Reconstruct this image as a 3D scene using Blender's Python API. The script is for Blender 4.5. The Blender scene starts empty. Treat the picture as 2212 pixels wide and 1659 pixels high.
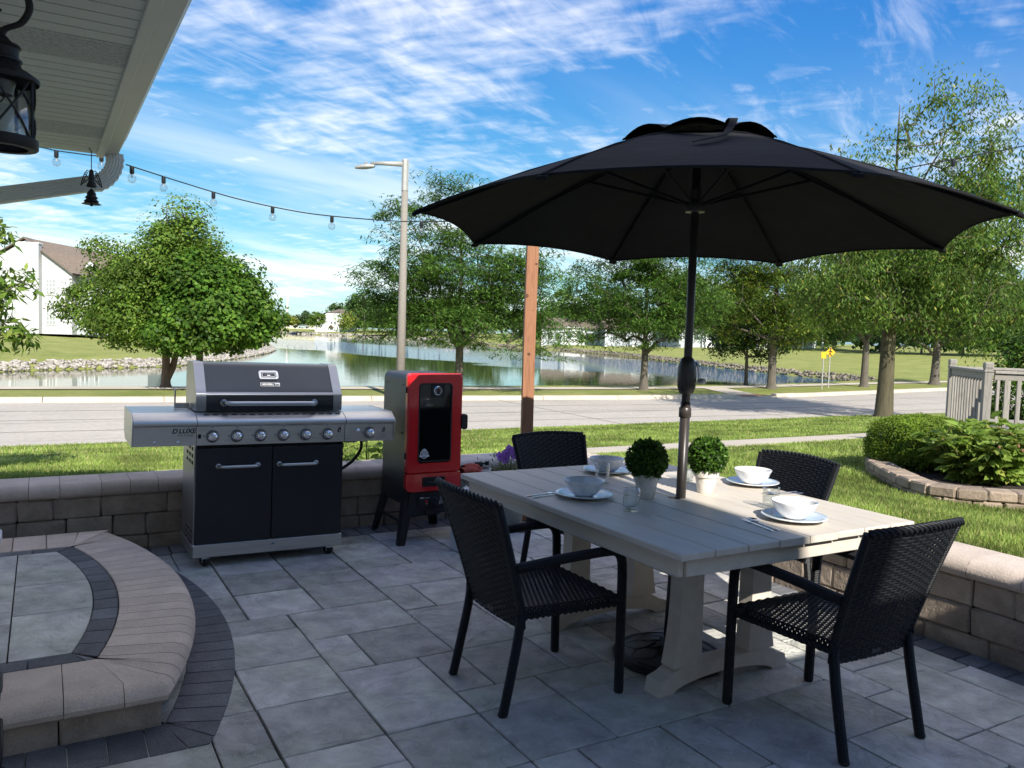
import bpy, bmesh, math, random
import numpy as np
from math import sin, cos, pi, radians, sqrt, atan2, hypot
from mathutils import Vector, Matrix

random.seed(7); RNG = np.random.default_rng(11)
SC = bpy.context.scene
COL = SC.collection

# ---------------------------------------------------------------- camera
CAM_H = 1.50; YAW = radians(30.16); PITCH = radians(3.5457); ROLL = radians(1.808)
FOCAL = 3192.2 / 4032 * 36
_fw = Vector((sin(YAW) * cos(PITCH), cos(YAW) * cos(PITCH), -sin(PITCH)))
_r0 = Vector((cos(YAW), -sin(YAW), 0)); _u0 = _r0.cross(_fw)
_rt = cos(ROLL) * _r0 + sin(ROLL) * _u0; _up = -sin(ROLL) * _r0 + cos(ROLL) * _u0
cam_data = bpy.data.cameras.new('camera'); cam = bpy.data.objects.new('camera', cam_data); COL.objects.link(cam)
cam_data.sensor_width = 36; cam_data.lens = FOCAL; cam_data.clip_start = .05; cam_data.clip_end = 6000
M4 = Matrix((( _rt.x, _up.x, -_fw.x, 0), (_rt.y, _up.y, -_fw.y, 0), (_rt.z, _up.z, -_fw.z, CAM_H), (0, 0, 0, 1)))
cam.matrix_world = M4
SC.camera = cam

# ---------------------------------------------------------------- sun, sky, exposure
SUN_EL = radians(36); SUN_DIR = Vector((.15, .989, 0)).normalized() * cos(SUN_EL) + Vector((0, 0, -sin(SUN_EL)))
sl = bpy.data.lights.new('sun', 'SUN'); sl.energy = 2.6; sl.angle = radians(.53); sl.color = (1, .945, .86)
so = bpy.data.objects.new('sun', sl); COL.objects.link(so)
so.rotation_mode = 'QUATERNION'; so.rotation_quaternion = SUN_DIR.to_track_quat('-Z', 'Y'); so.location = (-5, -30, 25)
SC.view_settings.view_transform = 'Standard'; SC.view_settings.look = 'None'
SC.view_settings.exposure = 1.6; SC.view_settings.gamma = 1
SKY_STRENGTH = .15

world = bpy.data.worlds.new('World'); SC.world = world; world.use_nodes = True
wn = world.node_tree; wn.nodes.clear()
def N(nt, typ, **kw):
    n = nt.nodes.new(typ)
    for k, v in kw.items():
        if k in n.inputs.keys() if hasattr(n, 'inputs') else False: n.inputs[k].default_value = v
        else: setattr(n, k, v)
    return n
def build_sky():
    L = wn.links.new
    sky = wn.nodes.new('ShaderNodeTexSky'); sky.sky_type = 'NISHITA'; sky.sun_disc = False
    sky.sun_elevation = SUN_EL; sky.sun_rotation = atan2(-SUN_DIR.x, -SUN_DIR.y); sky.altitude = 200
    sky.air_density = 1.0; sky.dust_density = .35; sky.ozone_density = 2.2
    tc = wn.nodes.new('ShaderNodeTexCoord')
    sep = wn.nodes.new('ShaderNodeSeparateXYZ'); L(tc.outputs['Generated'], sep.inputs[0])
    def mth(op, a, b=None, clamp=False):
        m = wn.nodes.new('ShaderNodeMath'); m.operation = op; m.use_clamp = clamp
        for i, q in enumerate((a, b)):
            if q is None: continue
            if isinstance(q, (int, float)): m.inputs[i].default_value = q
            else: L(q, m.inputs[i])
        return m.outputs[0]
    zc = mth('MAXIMUM', sep.outputs[2], 0.0); den = mth('ADD', zc, .10)
    u = mth('DIVIDE', sep.outputs[0], den); v = mth('DIVIDE', sep.outputs[1], den)
    def rot(ang, su, sv, ou=0, ov=0):
        c, s = cos(ang), sin(ang)
        a = mth('ADD', mth('MULTIPLY', u, c * su), mth('MULTIPLY', v, s * su))
        b = mth('ADD', mth('MULTIPLY', u, -s * sv), mth('MULTIPLY', v, c * sv))
        cb = wn.nodes.new('ShaderNodeCombineXYZ'); L(mth('ADD', a, ou), cb.inputs[0]); L(mth('ADD', b, ov), cb.inputs[1])
        return cb.outputs[0]
    def noise(vec, sc, det, rough, dist=0):
        n = wn.nodes.new('ShaderNodeTexNoise'); n.inputs['Scale'].default_value = sc; n.inputs['Detail'].default_value = det
        n.inputs['Roughness'].default_value = rough; n.inputs['Distortion'].default_value = dist; L(vec, n.inputs['Vector']); return n.outputs[0]
    def ramp(x, a, b):
        m = wn.nodes.new('ShaderNodeMapRange'); m.interpolation_type = 'SMOOTHSTEP'
        m.inputs[1].default_value = a; m.inputs[2].default_value = b; L(x, m.inputs[0]); return m.outputs[0]
    # broad bands of high cloud running across the view, broken into ripples
    big = noise(rot(CL_ANG, CL_SU, CL_SV, CL_OU, CL_OFF), 1.0, 2.0, .45)
    fine = noise(rot(radians(28), 1.5, 3.2, 1.3, .4), 2.2, 6.0, .60, .5)
    rip = noise(rot(radians(-50), 2.6, 6.0), 2.4, 3.0, .5, .25)
    tex = mth('ADD', mth('MULTIPLY', fine, .62), mth('MULTIPLY', rip, .38))
    comb = mth('ADD', mth('MULTIPLY', big, .62), mth('MULTIPLY', tex, .42))
    c1 = ramp(comb, CL_LO, CL_HI)
    # thin streaks low over the horizon
    low = noise(rot(radians(20), .16, .55, 8.0, 2.0), 1.6, 5.0, .62, .3)
    c2 = mth('MULTIPLY', ramp(low, .40, .66), ramp(zc, .34, .06))
    # faint wisps everywhere
    wis = mth('MULTIPLY', ramp(noise(rot(radians(25), .8, 3.0, 5.5, 1.0), 1.5, 6.0, .66, .5), .50, .80), .40)
    cl = mth('MAXIMUM', mth('MAXIMUM', mth('MULTIPLY', c1, .92), mth('MULTIPLY', c2, .60)), wis)
    fade = mth('MULTIPLY', cl, ramp(sep.outputs[2], .0, .05))
    # grade the clear sky the way the phone camera did: deeper and bluer away from the horizon
    sr = wn.nodes.new('ShaderNodeSeparateColor'); L(sky.outputs[0], sr.inputs[0]); cr = wn.nodes.new('ShaderNodeCombineColor')
    q = 1/(2**SC.view_settings.exposure*SKY_STRENGTH)
    for k_, (gn, pw) in enumerate(((.031, 1.42), (.114, .97), (.408, .42))): L(mth('MULTIPLY', mth('POWER', sr.outputs[k_], pw), gn*q), cr.inputs[k_])
    mix = wn.nodes.new('ShaderNodeMix'); mix.data_type = 'RGBA'
    L(fade, mix.inputs[0]); L(cr.outputs[0], mix.inputs[6]); mix.inputs[7].default_value = (CLOUD_LUM[0]*q, CLOUD_LUM[1]*q, CLOUD_LUM[2]*q, 1)
    bg = wn.nodes.new('ShaderNodeBackground'); bg.inputs[1].default_value = SKY_STRENGTH; L(mix.outputs[2], bg.inputs[0])
    out = wn.nodes.new('ShaderNodeOutputWorld'); L(bg.outputs[0], out.inputs[0])
CL_ANG = radians(-80); CL_SU = .40; CL_SV = .90; CL_OU = 12.0; CL_OFF = 6.0; CL_LO = .45; CL_HI = .72; CLOUD_LUM = (1.52, 1.47, 1.42)
build_sky()

# ---------------------------------------------------------------- pixel (of a 2212 x 1659 view) to a point in the place
def _ray(x, y):
    a = (x - 1106) / 1751.3; b = -(y - 829.5) / 1751.3
    return _fw + a * _rt + b * _up
def at(x, y, z):
    v = _ray(float(x), float(y)); return Vector((0, 0, CAM_H)) + v * ((float(z) - CAM_H) / v.z)
def far(x, y, d):
    v = _ray(float(x), float(y)); k = float(d) / (v.x * sin(YAW) + v.y * cos(YAW)); return Vector((0, 0, CAM_H)) + v * k

# ---------------------------------------------------------------- materials
MATS = {}
def ramp2(nt, fac, c0, c1, p0=.35, p1=.65):
    r = nt.nodes.new('ShaderNodeValToRGB'); r.color_ramp.elements[0].position = p0; r.color_ramp.elements[1].position = p1
    r.color_ramp.elements[0].color = (*c0, 1); r.color_ramp.elements[1].color = (*c1, 1); nt.links.new(fac, r.inputs[0]); return r.outputs[0]
def noise_node(nt, scale, detail=4, rough=.55, dist=0, vec=None):
    n = nt.nodes.new('ShaderNodeTexNoise'); n.inputs['Scale'].default_value = scale; n.inputs['Detail'].default_value = detail
    n.inputs['Roughness'].default_value = rough; n.inputs['Distortion'].default_value = dist
    if vec is not None: nt.links.new(vec, n.inputs['Vector'])
    return n.outputs[0]
def mixc(nt, fac, a, b, mode='MIX'):
    m = nt.nodes.new('ShaderNodeMix'); m.data_type = 'RGBA'; m.blend_type = mode
    for i, q in ((0, fac), (6, a), (7, b)):
        if isinstance(q, (int, float)): m.inputs[i].default_value = q
        elif isinstance(q, tuple): m.inputs[i].default_value = (*q, 1) if len(q) == 3 else q
        else: nt.links.new(q, m.inputs[i])
    return m.outputs[2]
def sc3(c, k): return tuple(min(1, max(0, v * k)) for v in c)
def mat(name, col, rough=.6, metal=0, var=.12, scale=6, bump=0, bscale=40, rand=0, stretch=None, coat=0, spec=.5, col2=None, scale2=None, sheen=0, fine=0):
    if name in MATS: return MATS[name]
    m = bpy.data.materials.new(name); MATS[name] = m; m.use_nodes = True; nt = m.node_tree
    b = nt.nodes['Principled BSDF']; b.inputs['Roughness'].default_value = rough; b.inputs['Metallic'].default_value = metal
    b.inputs['Specular IOR Level'].default_value = spec
    if coat: b.inputs['Coat Weight'].default_value = coat; b.inputs['Coat Roughness'].default_value = .08
    tc = nt.nodes.new('ShaderNodeTexCoord'); vec = tc.outputs['Object']
    if rand:   # shared meshes: move the texture by a per-object amount
        oi = nt.nodes.new('ShaderNodeObjectInfo'); va = nt.nodes.new('ShaderNodeVectorMath'); va.operation = 'ADD'
        cb = nt.nodes.new('ShaderNodeCombineXYZ'); mm = nt.nodes.new('ShaderNodeMath'); mm.operation = 'MULTIPLY'; mm.inputs[1].default_value = 37
        nt.links.new(oi.outputs['Random'], mm.inputs[0]); nt.links.new(mm.outputs[0], cb.inputs[0]); nt.links.new(mm.outputs[0], cb.inputs[2])
        nt.links.new(vec, va.inputs[0]); nt.links.new(cb.outputs[0], va.inputs[1]); vec = va.outputs[0]
    if stretch:
        mp = nt.nodes.new('ShaderNodeMapping'); mp.inputs['Scale'].default_value = stretch; nt.links.new(vec, mp.inputs[0]); vec = mp.outputs[0]
    f = noise_node(nt, scale, 5, .6, .2, vec)
    c = ramp2(nt, f, sc3(col, 1 - var), sc3(col, 1 + var), .3, .7)
    if col2 is not None:
        f2 = noise_node(nt, scale2 or scale * .4, 3, .5, 0, vec); c = mixc(nt, ramp2(nt, f2, (0, 0, 0), (1, 1, 1), .42, .62), c, tuple(col2))
    if fine:
        f3 = noise_node(nt, bscale * 2.5, 3, .7, 0, vec); c = mixc(nt, 1.0, c, ramp2(nt, f3, (1 - fine,) * 3, (min(1.6, 1 + fine),) * 3, .3, .7), 'MULTIPLY')
    if rand:
        hv = nt.nodes.new('ShaderNodeMapRange'); hv.inputs[3].default_value = 1 - rand; hv.inputs[4].default_value = 1 + rand
        nt.links.new(oi.outputs['Random'], hv.inputs[0]); cbn = nt.nodes.new('ShaderNodeCombineXYZ')
        for i in range(3): nt.links.new(hv.outputs[0], cbn.inputs[i])
        c = mixc(nt, 1.0, c, cbn.outputs[0], 'MULTIPLY')
    nt.links.new(c, b.inputs['Base Color'])
    if bump:
        fb = noise_node(nt, bscale, 6, .6, .1, vec); bn = nt.nodes.new('ShaderNodeBump'); bn.inputs['Strength'].default_value = 1; bn.inputs['Distance'].default_value = bump
        nt.links.new(fb, bn.inputs['Height']); nt.links.new(bn.outputs[0], b.inputs['Normal'])
    return m
def leafmat(name, c0, c1, c2=None, c2amt=.1, trans=.35, rough=.5):
    if name in MATS: return MATS[name]
    m = bpy.data.materials.new(name); MATS[name] = m; m.use_nodes = True; nt = m.node_tree
    b = nt.nodes['Principled BSDF']; b.inputs['Roughness'].default_value = rough; b.inputs['Specular IOR Level'].default_value = .18
    g = nt.nodes.new('ShaderNodeNewGeometry'); r = nt.nodes.new('ShaderNodeValToRGB')
    e = r.color_ramp.elements; e[0].color = (*c0, 1); e[1].color = (*c1, 1); e[0].position = 0; e[1].position = 1 - c2amt if c2 else 1
    if c2: q = e.new(1.0); q.color = (*c2, 1)
    nt.links.new(g.outputs['Random Per Island'], r.inputs[0])
    tc = nt.nodes.new('ShaderNodeTexCoord'); nv = noise_node(nt, 1.25, 3, .55, 0, tc.outputs['Object'])
    c = mixc(nt, 1.0, r.outputs[0], ramp2(nt, nv, (.55,) * 3, (1.25,) * 3, .36, .64), 'MULTIPLY')
    nt.links.new(c, b.inputs['Base Color'])
    t = nt.nodes.new('ShaderNodeBsdfTranslucent'); hs = nt.nodes.new('ShaderNodeHueSaturation'); hs.inputs['Hue'].default_value = .485; hs.inputs['Value'].default_value = 1.35
    nt.links.new(c, hs.inputs['Color']); nt.links.new(hs.outputs[0], t.inputs[0])
    mx = nt.nodes.new('ShaderNodeMixShader'); mx.inputs[0].default_value = trans
    nt.links.new(b.outputs[0], mx.inputs[1]); nt.links.new(t.outputs[0], mx.inputs[2]); nt.links.new(mx.outputs[0], nt.nodes['Material Output'].inputs[0])
    return m
def glassmat(name, col=(.95, .97, .97), bump=0):
    # thin clear glass: see-through with a Fresnel sheen
    if name in MATS: return MATS[name]
    m = bpy.data.materials.new(name); MATS[name] = m; m.use_nodes = True; nt = m.node_tree; nt.nodes.remove(nt.nodes['Principled BSDF'])
    t = nt.nodes.new('ShaderNodeBsdfTransparent'); t.inputs[0].default_value = (*col, 1); g = nt.nodes.new('ShaderNodeBsdfGlossy'); g.inputs['Roughness'].default_value = .03
    lw = nt.nodes.new('ShaderNodeLayerWeight'); lw.inputs[0].default_value = .32; mr = nt.nodes.new('ShaderNodeMapRange'); mr.inputs[3].default_value = .05; mr.inputs[4].default_value = .75
    nt.links.new(lw.outputs['Facing'], mr.inputs[0]); mx = nt.nodes.new('ShaderNodeMixShader'); nt.links.new(mr.outputs[0], mx.inputs[0]); nt.links.new(t.outputs[0], mx.inputs[1]); nt.links.new(g.outputs[0], mx.inputs[2])
    nt.links.new(mx.outputs[0], nt.nodes['Material Output'].inputs[0]); return m

# ---------------------------------------------------------------- mesh builder
class MB:
    def __init__(s): s.v = []; s.f = []
    def add(s, vs, fs):
        o = len(s.v); s.v += [tuple(p) for p in vs]; s.f += [tuple(i + o for i in q) for q in fs]; return s
    def box(s, a, b):
        (x0, y0, z0), (x1, y1, z1) = a, b
        return s.add([(x0,y0,z0),(x1,y0,z0),(x1,y1,z0),(x0,y1,z0),(x0,y0,z1),(x1,y0,z1),(x1,y1,z1),(x0,y1,z1)],
                     [(3,2,1,0),(4,5,6,7),(0,1,5,4),(1,2,6,5),(2,3,7,6),(3,0,4,7)])
    def bbox(s, a, b, ch=.004):
        # box with chamfered edges
        (x0, y0, z0), (x1, y1, z1) = a, b; ch = min(ch, (x1-x0)*.45, (y1-y0)*.45, (z1-z0)*.45)
        vs = []; idx = {}
        for ix, X in ((0, x0), (1, x1)):
            for iy, Y in ((0, y0), (1, y1)):
                for iz, Z in ((0, z0), (1, z1)):
                    sx = ch if ix == 0 else -ch; sy = ch if iy == 0 else -ch; sz = ch if iz == 0 else -ch
                    idx[ix,iy,iz] = len(vs); vs += [(X, Y+sy, Z+sz), (X+sx, Y, Z+sz), (X+sx, Y+sy, Z)]
        fs = []
        g = lambda a, k: idx[a] + k
        fs += [(g((0,0,0),0),g((0,0,1),0),g((0,1,1),0),g((0,1,0),0)), (g((1,0,0),0),g((1,1,0),0),g((1,1,1),0),g((1,0,1),0))]
        fs += [(g((0,0,0),1),g((1,0,0),1),g((1,0,1),1),g((0,0,1),1)), (g((0,1,0),1),g((0,1,1),1),g((1,1,1),1),g((1,1,0),1))]
        fs += [(g((0,0,0),2),g((0,1,0),2),g((1,1,0),2),g((1,0,0),2)), (g((0,0,1),2),g((1,0,1),2),g((1,1,1),2),g((0,1,1),2))]
        for iy in (0,1):
            for iz in (0,1): fs.append((g((0,iy,iz),1),g((1,iy,iz),1),g((1,iy,iz),2),g((0,iy,iz),2)))
        for ix in (0,1):
            for iz in (0,1): fs.append((g((ix,0,iz),0),g((ix,1,iz),0),g((ix,1,iz),2),g((ix,0,iz),2)))
        for ix in (0,1):
            for iy in (0,1): fs.append((g((ix,iy,0),0),g((ix,iy,1),0),g((ix,iy,1),1),g((ix,iy,0),1)))
        for k in idx.values(): fs.append((k, k+1, k+2))
        return s.add(vs, fs)
    def prism(s, poly, lo, hi, axis='z'):
        # polygon (2D) extruded along an axis
        n = len(poly)
        def P(p, h):
            return {'z': (p[0], p[1], h), 'y': (p[0], h, p[1]), 'x': (h, p[0], p[1])}[axis]
        vs = [P(p, lo) for p in poly] + [P(p, hi) for p in poly]
        fs = [tuple(range(n))[::-1], tuple(range(n, 2*n))] + [(i, (i+1) % n, n + (i+1) % n, n + i) for i in range(n)]
        return s.add(vs, fs)
    def tube(s, pts, r, n=8, cap=True, closed=False):
        pts = [Vector(p) for p in pts]; m = len(pts); rr = [float(q) for q in r] if isinstance(r, (list, tuple, np.ndarray)) else [r] * m
        vs = []; prev = None
        for i, p in enumerate(pts):
            if closed: t = (pts[(i+1) % m] - pts[i-1])
            else: t = pts[min(i+1, m-1)] - pts[max(i-1, 0)]
            t = t.normalized() if t.length > 1e-9 else Vector((0, 0, 1))
            if prev is None:
                a = Vector((0, 0, 1)) if abs(t.z) < .9 else Vector((1, 0, 0)); e1 = t.cross(a).normalized()
            else:
                e1 = prev - t * prev.dot(t); e1 = e1.normalized() if e1.length > 1e-6 else t.orthogonal().normalized()
            prev = e1; e2 = t.cross(e1)
            vs += [p + rr[i] * (cos(2*pi*k/n) * e1 + sin(2*pi*k/n) * e2) for k in range(n)]
        fs = []
        for i in range(m if closed else m - 1):
            j = (i + 1) % m
            fs += [(i*n+k, i*n+(k+1) % n, j*n+(k+1) % n, j*n+k) for k in range(n)]
        if cap and not closed: fs += [tuple(range(n))[::-1], tuple((m-1)*n+k for k in range(n))]
        return s.add(vs, fs)
    def lathe(s, prof, n=24, c=(0, 0, 0), cap=False):
        vs = []; m = len(prof)
        for r, z in prof: vs += [(c[0] + r*cos(2*pi*k/n), c[1] + r*sin(2*pi*k/n), c[2] + z) for k in range(n)]
        fs = [(i*n+k, i*n+(k+1) % n, (i+1)*n+(k+1) % n, (i+1)*n+k) for i in range(m-1) for k in range(n)]
        if cap: fs += [tuple(range(n))[::-1], tuple((m-1)*n+k for k in range(n))]
        return s.add(vs, fs)
    def sphere(s, c, r, n=12, m=8, sq=(1, 1, 1)):
        prof = [(r*sin(pi*i/m), -r*cos(pi*i/m)) for i in range(m+1)]
        o = len(s.v); s.lathe(prof, n)
        for i in range(o, len(s.v)):
            x, y, z = s.v[i]; s.v[i] = (c[0]+x*sq[0], c[1]+y*sq[1], c[2]+z*sq[2])
        return s
    def grid(s, fn, nu, nv, closeu=False):
        vs = [tuple(fn(i/(nu if closeu else nu), j/nv)) for j in range(nv+1) for i in range(nu + (0 if closeu else 1))]
        w = nu if closeu else nu + 1
        fs = [(j*w+i, j*w+(i+1) % w, (j+1)*w+(i+1) % w, (j+1)*w+i) for j in range(nv) for i in range(nu)]
        return s.add(vs, fs)
    def quad(s, a, b, c, d): return s.add([a, b, c, d], [(0, 1, 2, 3)])
    def xf(s, M):
        s.v = [tuple(M @ Vector(p)) for p in s.v]; return s
    def mesh(s, name, m=None, smooth=False):
        me = bpy.data.meshes.new(name); me.from_pydata(s.v, [], s.f); me.update()
        if m is not None: me.materials.append(m)
        if smooth:
            me.polygons.foreach_set('use_smooth', [True] * len(me.polygons))
            if smooth is not True: me.set_sharp_from_angle(angle=radians(smooth))
        return me
    def build(s, name, m, parent=None, smooth=False, **kw):
        return put(name, s.mesh(name, m, smooth), parent, **kw)
def put(name, me, parent=None, loc=None, rot=None, **kw):
    o = bpy.data.objects.new(name, me); COL.objects.link(o)
    if parent is not None: o.parent = parent
    if loc is not None: o.location = loc
    if rot is not None: o.rotation_euler = rot
    if kw: tag(o, **kw)
    return o
def tag(o, label=None, cat=None, group=None, kind=None):
    if label: o['label'] = label
    if cat: o['category'] = cat
    if group: o['group'] = group
    if kind: o['kind'] = kind
    return o
def thing(name, loc, label, cat, group=None, rot=0):
    o = bpy.data.objects.new(name, None); COL.objects.link(o); o.location = loc; o.rotation_euler = (0, 0, rot); o.empty_display_size = .1
    return tag(o, label, cat, group)
def copy_tree(o, parent=None):
    c = o.copy(); COL.objects.link(c); c.parent = parent
    for ch in list(o.children): copy_tree(ch, c)
    return c
def text(body, size, name, m, parent, mtx, shear=0, extrude=.0006, align='CENTER', space=1, bold=0):
    cu = bpy.data.curves.new(name, 'FONT'); cu.body = body; cu.size = size; cu.shear = shear; cu.extrude = extrude; cu.align_x = align; cu.align_y = 'CENTER'; cu.space_character = space
    cu.resolution_u = 3; cu.offset = bold
    o = bpy.data.objects.new('tmp', cu); COL.objects.link(o); bpy.context.view_layer.update()
    me = bpy.data.meshes.new_from_object(o.evaluated_get(bpy.context.evaluated_depsgraph_get())); bpy.data.objects.remove(o)
    me.transform(mtx); me.materials.clear(); me.materials.append(m); me.name = name
    return put(name, me, parent)
def npmesh(name, V, F, m, smooth=False):
    # V (n,3), F (k,3 or 4) numpy arrays
    me = bpy.data.meshes.new(name); n = len(V); k, w = F.shape
    me.vertices.add(n); me.vertices.foreach_set('co', np.ascontiguousarray(V, dtype=np.float32).ravel())
    me.loops.add(k*w); me.loops.foreach_set('vertex_index', F.astype(np.int32).ravel())
    me.polygons.add(k); me.polygons.foreach_set('loop_start', np.arange(0, k*w, w, dtype=np.int32)); me.polygons.foreach_set('loop_total', np.full(k, w, dtype=np.int32))
    if smooth: me.polygons.foreach_set('use_smooth', np.ones(k, dtype=bool))
    me.update(calc_edges=True); me.validate()
    if m is not None: me.materials.append(m)
    return me
FACE_CAM = Matrix(((1, 0, 0, 0), (0, 0, -1, 0), (0, 1, 0, 0), (0, 0, 0, 1)))   # text plane XY -> XZ, facing -Y
# ================================================================ materials of the setting
def slate(name, c, rand=.16):
    m = mat(name, c, .78, 0, .30, 7.0, .0, 30, rand, None, 0, .3, None)
    nt = m.node_tree; b = nt.nodes['Principled BSDF']
    tc = nt.nodes.new('ShaderNodeTexCoord'); oi = nt.nodes.new('ShaderNodeObjectInfo'); va = nt.nodes.new('ShaderNodeVectorMath'); va.operation = 'ADD'
    cb = nt.nodes.new('ShaderNodeVectorMath'); cb.operation = 'SCALE'; cb.inputs['Scale'].default_value = 53
    cx = nt.nodes.new('ShaderNodeCombineXYZ'); nt.links.new(oi.outputs['Random'], cx.inputs[0]); nt.links.new(oi.outputs['Random'], cx.inputs[1])
    nt.links.new(cx.outputs[0], cb.inputs[0]); nt.links.new(tc.outputs['Object'], va.inputs[0]); nt.links.new(cb.outputs[0], va.inputs[1])
    n1 = noise_node(nt, 7, 5, .55, 1.6, va.outputs[0])       # cleft ledges
    st = nt.nodes.new('ShaderNodeMath'); st.operation = 'SNAP'; st.inputs[1].default_value = .09; nt.links.new(n1, st.inputs[0])
    mixh = nt.nodes.new('ShaderNodeMath'); mixh.operation = 'MULTIPLY_ADD'; mixh.inputs[1].default_value = .35; nt.links.new(st.outputs[0], mixh.inputs[0]); nt.links.new(n1, mixh.inputs[2])
    n2 = noise_node(nt, 140, 4, .7, 0, va.outputs[0])
    m2 = nt.nodes.new('ShaderNodeMath'); m2.operation = 'MULTIPLY_ADD'; m2.inputs[1].default_value = .09; nt.links.new(n2, m2.inputs[0]); nt.links.new(mixh.outputs[0], m2.inputs[2])
    bn = nt.nodes.new('ShaderNodeBump'); bn.inputs['Distance'].default_value = .026; bn.inputs['Strength'].default_value = .9
    nt.links.new(m2.outputs[0], bn.inputs['Height']); nt.links.new(bn.outputs[0], b.inputs['Normal'])
    # greenish and purplish casts, pale scuffs
    old = b.inputs['Base Color'].links[0].from_socket
    n3 = noise_node(nt, 2.6, 3, .5, .4, va.outputs[0]); tint = ramp2(nt, n3, (1.01, .99, 1.03), (.98, 1.02, .95), .38, .62)
    c = mixc(nt, 1.0, old, tint, 'MULTIPLY')
    n4 = noise_node(nt, 19, 6, .62, 1.2, va.outputs[0]); c = mixc(nt, ramp2(nt, n4, (0, 0, 0), (.80, .80, .80), .56, .70), c, sc3(c0 := (.56, .55, .53), 1.0))
    nt.links.new(c, b.inputs['Base Color']); return m
M_PAVER = slate('slate_paver', (.520, .506, .470), .22)
M_CHAR = mat('charcoal_paver', (.145, .148, .160), .8, 0, .2, 8, .004, 60, .22, spec=.25, fine=.3)
M_TAN = mat('tan_stone', (.62, .515, .43), .85, 0, .14, 6, .004, 90, .10, spec=.25, fine=.22)
M_SAND = mat('joint_sand', (.080, .078, .068), .95, 0, .3, 30, .006, 120)
def blockmat(name, c, chip):
    m = mat(name, c, .88, 0, .28, 7, .010, 34, .16, spec=.2)
    nt = m.node_tree; b = nt.nodes['Principled BSDF']; old = b.inputs['Base Color'].links[0].from_socket
    tc = nt.nodes.new('ShaderNodeTexCoord'); n = noise_node(nt, 34, 5, .66, 2.4, tc.outputs['Object'])
    c2 = mixc(nt, ramp2(nt, n, (0, 0, 0), (.8, .8, .8), .60, .70), old, chip)
    nt.links.new(c2, b.inputs['Base Color']); return m
M_BLOCK = blockmat('wall_block', (.375, .305, .24), (.62, .55, .46))
M_CAP = mat('cap_stone', (.55, .465, .395), .85, 0, .13, 6, .003, 80, .10, spec=.25, fine=.2)
M_BEDBLOCK = blockmat('bed_block', (.30, .235, .175), (.42, .35, .28))
M_CONC = mat('concrete', (.50, .44, .35), .85, 0, .10, 1.2, .002, 60, spec=.2)
M_KERB = mat('kerb_concrete', (.50, .43, .33), .85, 0, .14, 1.5, .002, 60, spec=.2)

def grassmat(name, a, b_, stripes=True):
    m = bpy.data.materials.new(name); MATS[name] = m; m.use_nodes = True; nt = m.node_tree; b = nt.nodes['Principled BSDF']
    b.inputs['Roughness'].default_value = .85; b.inputs['Specular IOR Level'].default_value = .15
    tc = nt.nodes.new('ShaderNodeTexCoord'); v = tc.outputs['Object']
    c = ramp2(nt, noise_node(nt, .55, 5, .62, .3, v), a, b_, .36, .64)
    c = mixc(nt, 1.0, c, ramp2(nt, noise_node(nt, 26, 4, .75, 0, v), (.55,) * 3, (1.45,) * 3, .3, .7), 'MULTIPLY')
    c = mixc(nt, ramp2(nt, noise_node(nt, 2.3, 4, .6, 0, v), (0, 0, 0), (.5, .5, .5), .55, .75), c, (.27, .25, .085))
    if stripes:
        mp = nt.nodes.new('ShaderNodeMapping'); mp.inputs['Scale'].default_value = (.06, 1, 1); nt.links.new(v, mp.inputs[0])
        w = nt.nodes.new('ShaderNodeTexWave'); w.bands_direction = 'Y'; w.inputs['Scale'].default_value = .33; w.inputs['Distortion'].default_value = 1.2; w.inputs['Detail'].default_value = 2
        nt.links.new(mp.outputs[0], w.inputs[0]); c = mixc(nt, 1.0, c, ramp2(nt, w.outputs[0], (.80,) * 3, (1.16,) * 3, .25, .75), 'MULTIPLY')
    nt.links.new(c, b.inputs['Base Color'])
    bn = nt.nodes.new('ShaderNodeBump'); bn.inputs['Distance'].default_value = .03; nt.links.new(noise_node(nt, 45, 4, .8, 0, v), bn.inputs['Height']); nt.links.new(bn.outputs[0], b.inputs['Normal'])
    return m
M_LAWN = grassmat('lawn_grass', (.205, .262, .056), (.315, .355, .10))
M_FARGRASS = grassmat('far_grass', (.20, .235, .056), (.30, .305, .095), False)

# ================================================================ patio
PX0, PXU, PY0, PYU = 1.104, .1925, 2.747, .2025
patio = MB().box((-2.2, -2.6, -.12), (3.98, 5.85, -.022)).build('patio', M_SAND, None, kind='structure')
_pv = {}
def paver_mesh(w, h, v):
    if (w, h, v) in _pv: return _pv[w, h, v]
    g = .0042; sx, sy = w * PXU - 2 * g, h * PYU - 2 * g
    b = MB().bbox((-sx/2, -sy/2, -.05), (sx/2, sy/2, 0), .0035)
    r = random.Random(w * 100 + h * 10 + v)
    b.v = [(x + r.uniform(-.0022, .0022), y + r.uniform(-.0022, .0022), z + (r.uniform(-.0018, .0012) if z > -.02 else 0)) for x, y, z in b.v]
    _pv[w, h, v] = b.mesh('paver', M_PAVER); return _pv[w, h, v]
ARC_C = (-2.53, 4.32)
I0, I1, J0, J1 = -12, 14, -22, 14         # cell range of the field of slabs
occ = {}
def place(i, j, w, h):
    for a in range(i, i+w):
        for b in range(j, j+h): occ[a, b] = 1
    x = PX0 + (i + w/2) * PXU; y = PY0 + (j + h/2) * PYU
    corners = [(PX0 + a*PXU, PY0 + b*PYU) for a in (i, i+w) for b in (j, j+h)]
    if all(hypot(cx-ARC_C[0], cy-ARC_C[1]) < 3.30 and cy > 2.98 and cx > -1.2 for cx, cy in corners): return
    o = put('paver', paver_mesh(w, h, random.randrange(3)), patio, (x, y, random.uniform(-.0015, .001)), (radians(random.uniform(-.12, .12)), radians(random.uniform(-.12, .12)), 0))
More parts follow.
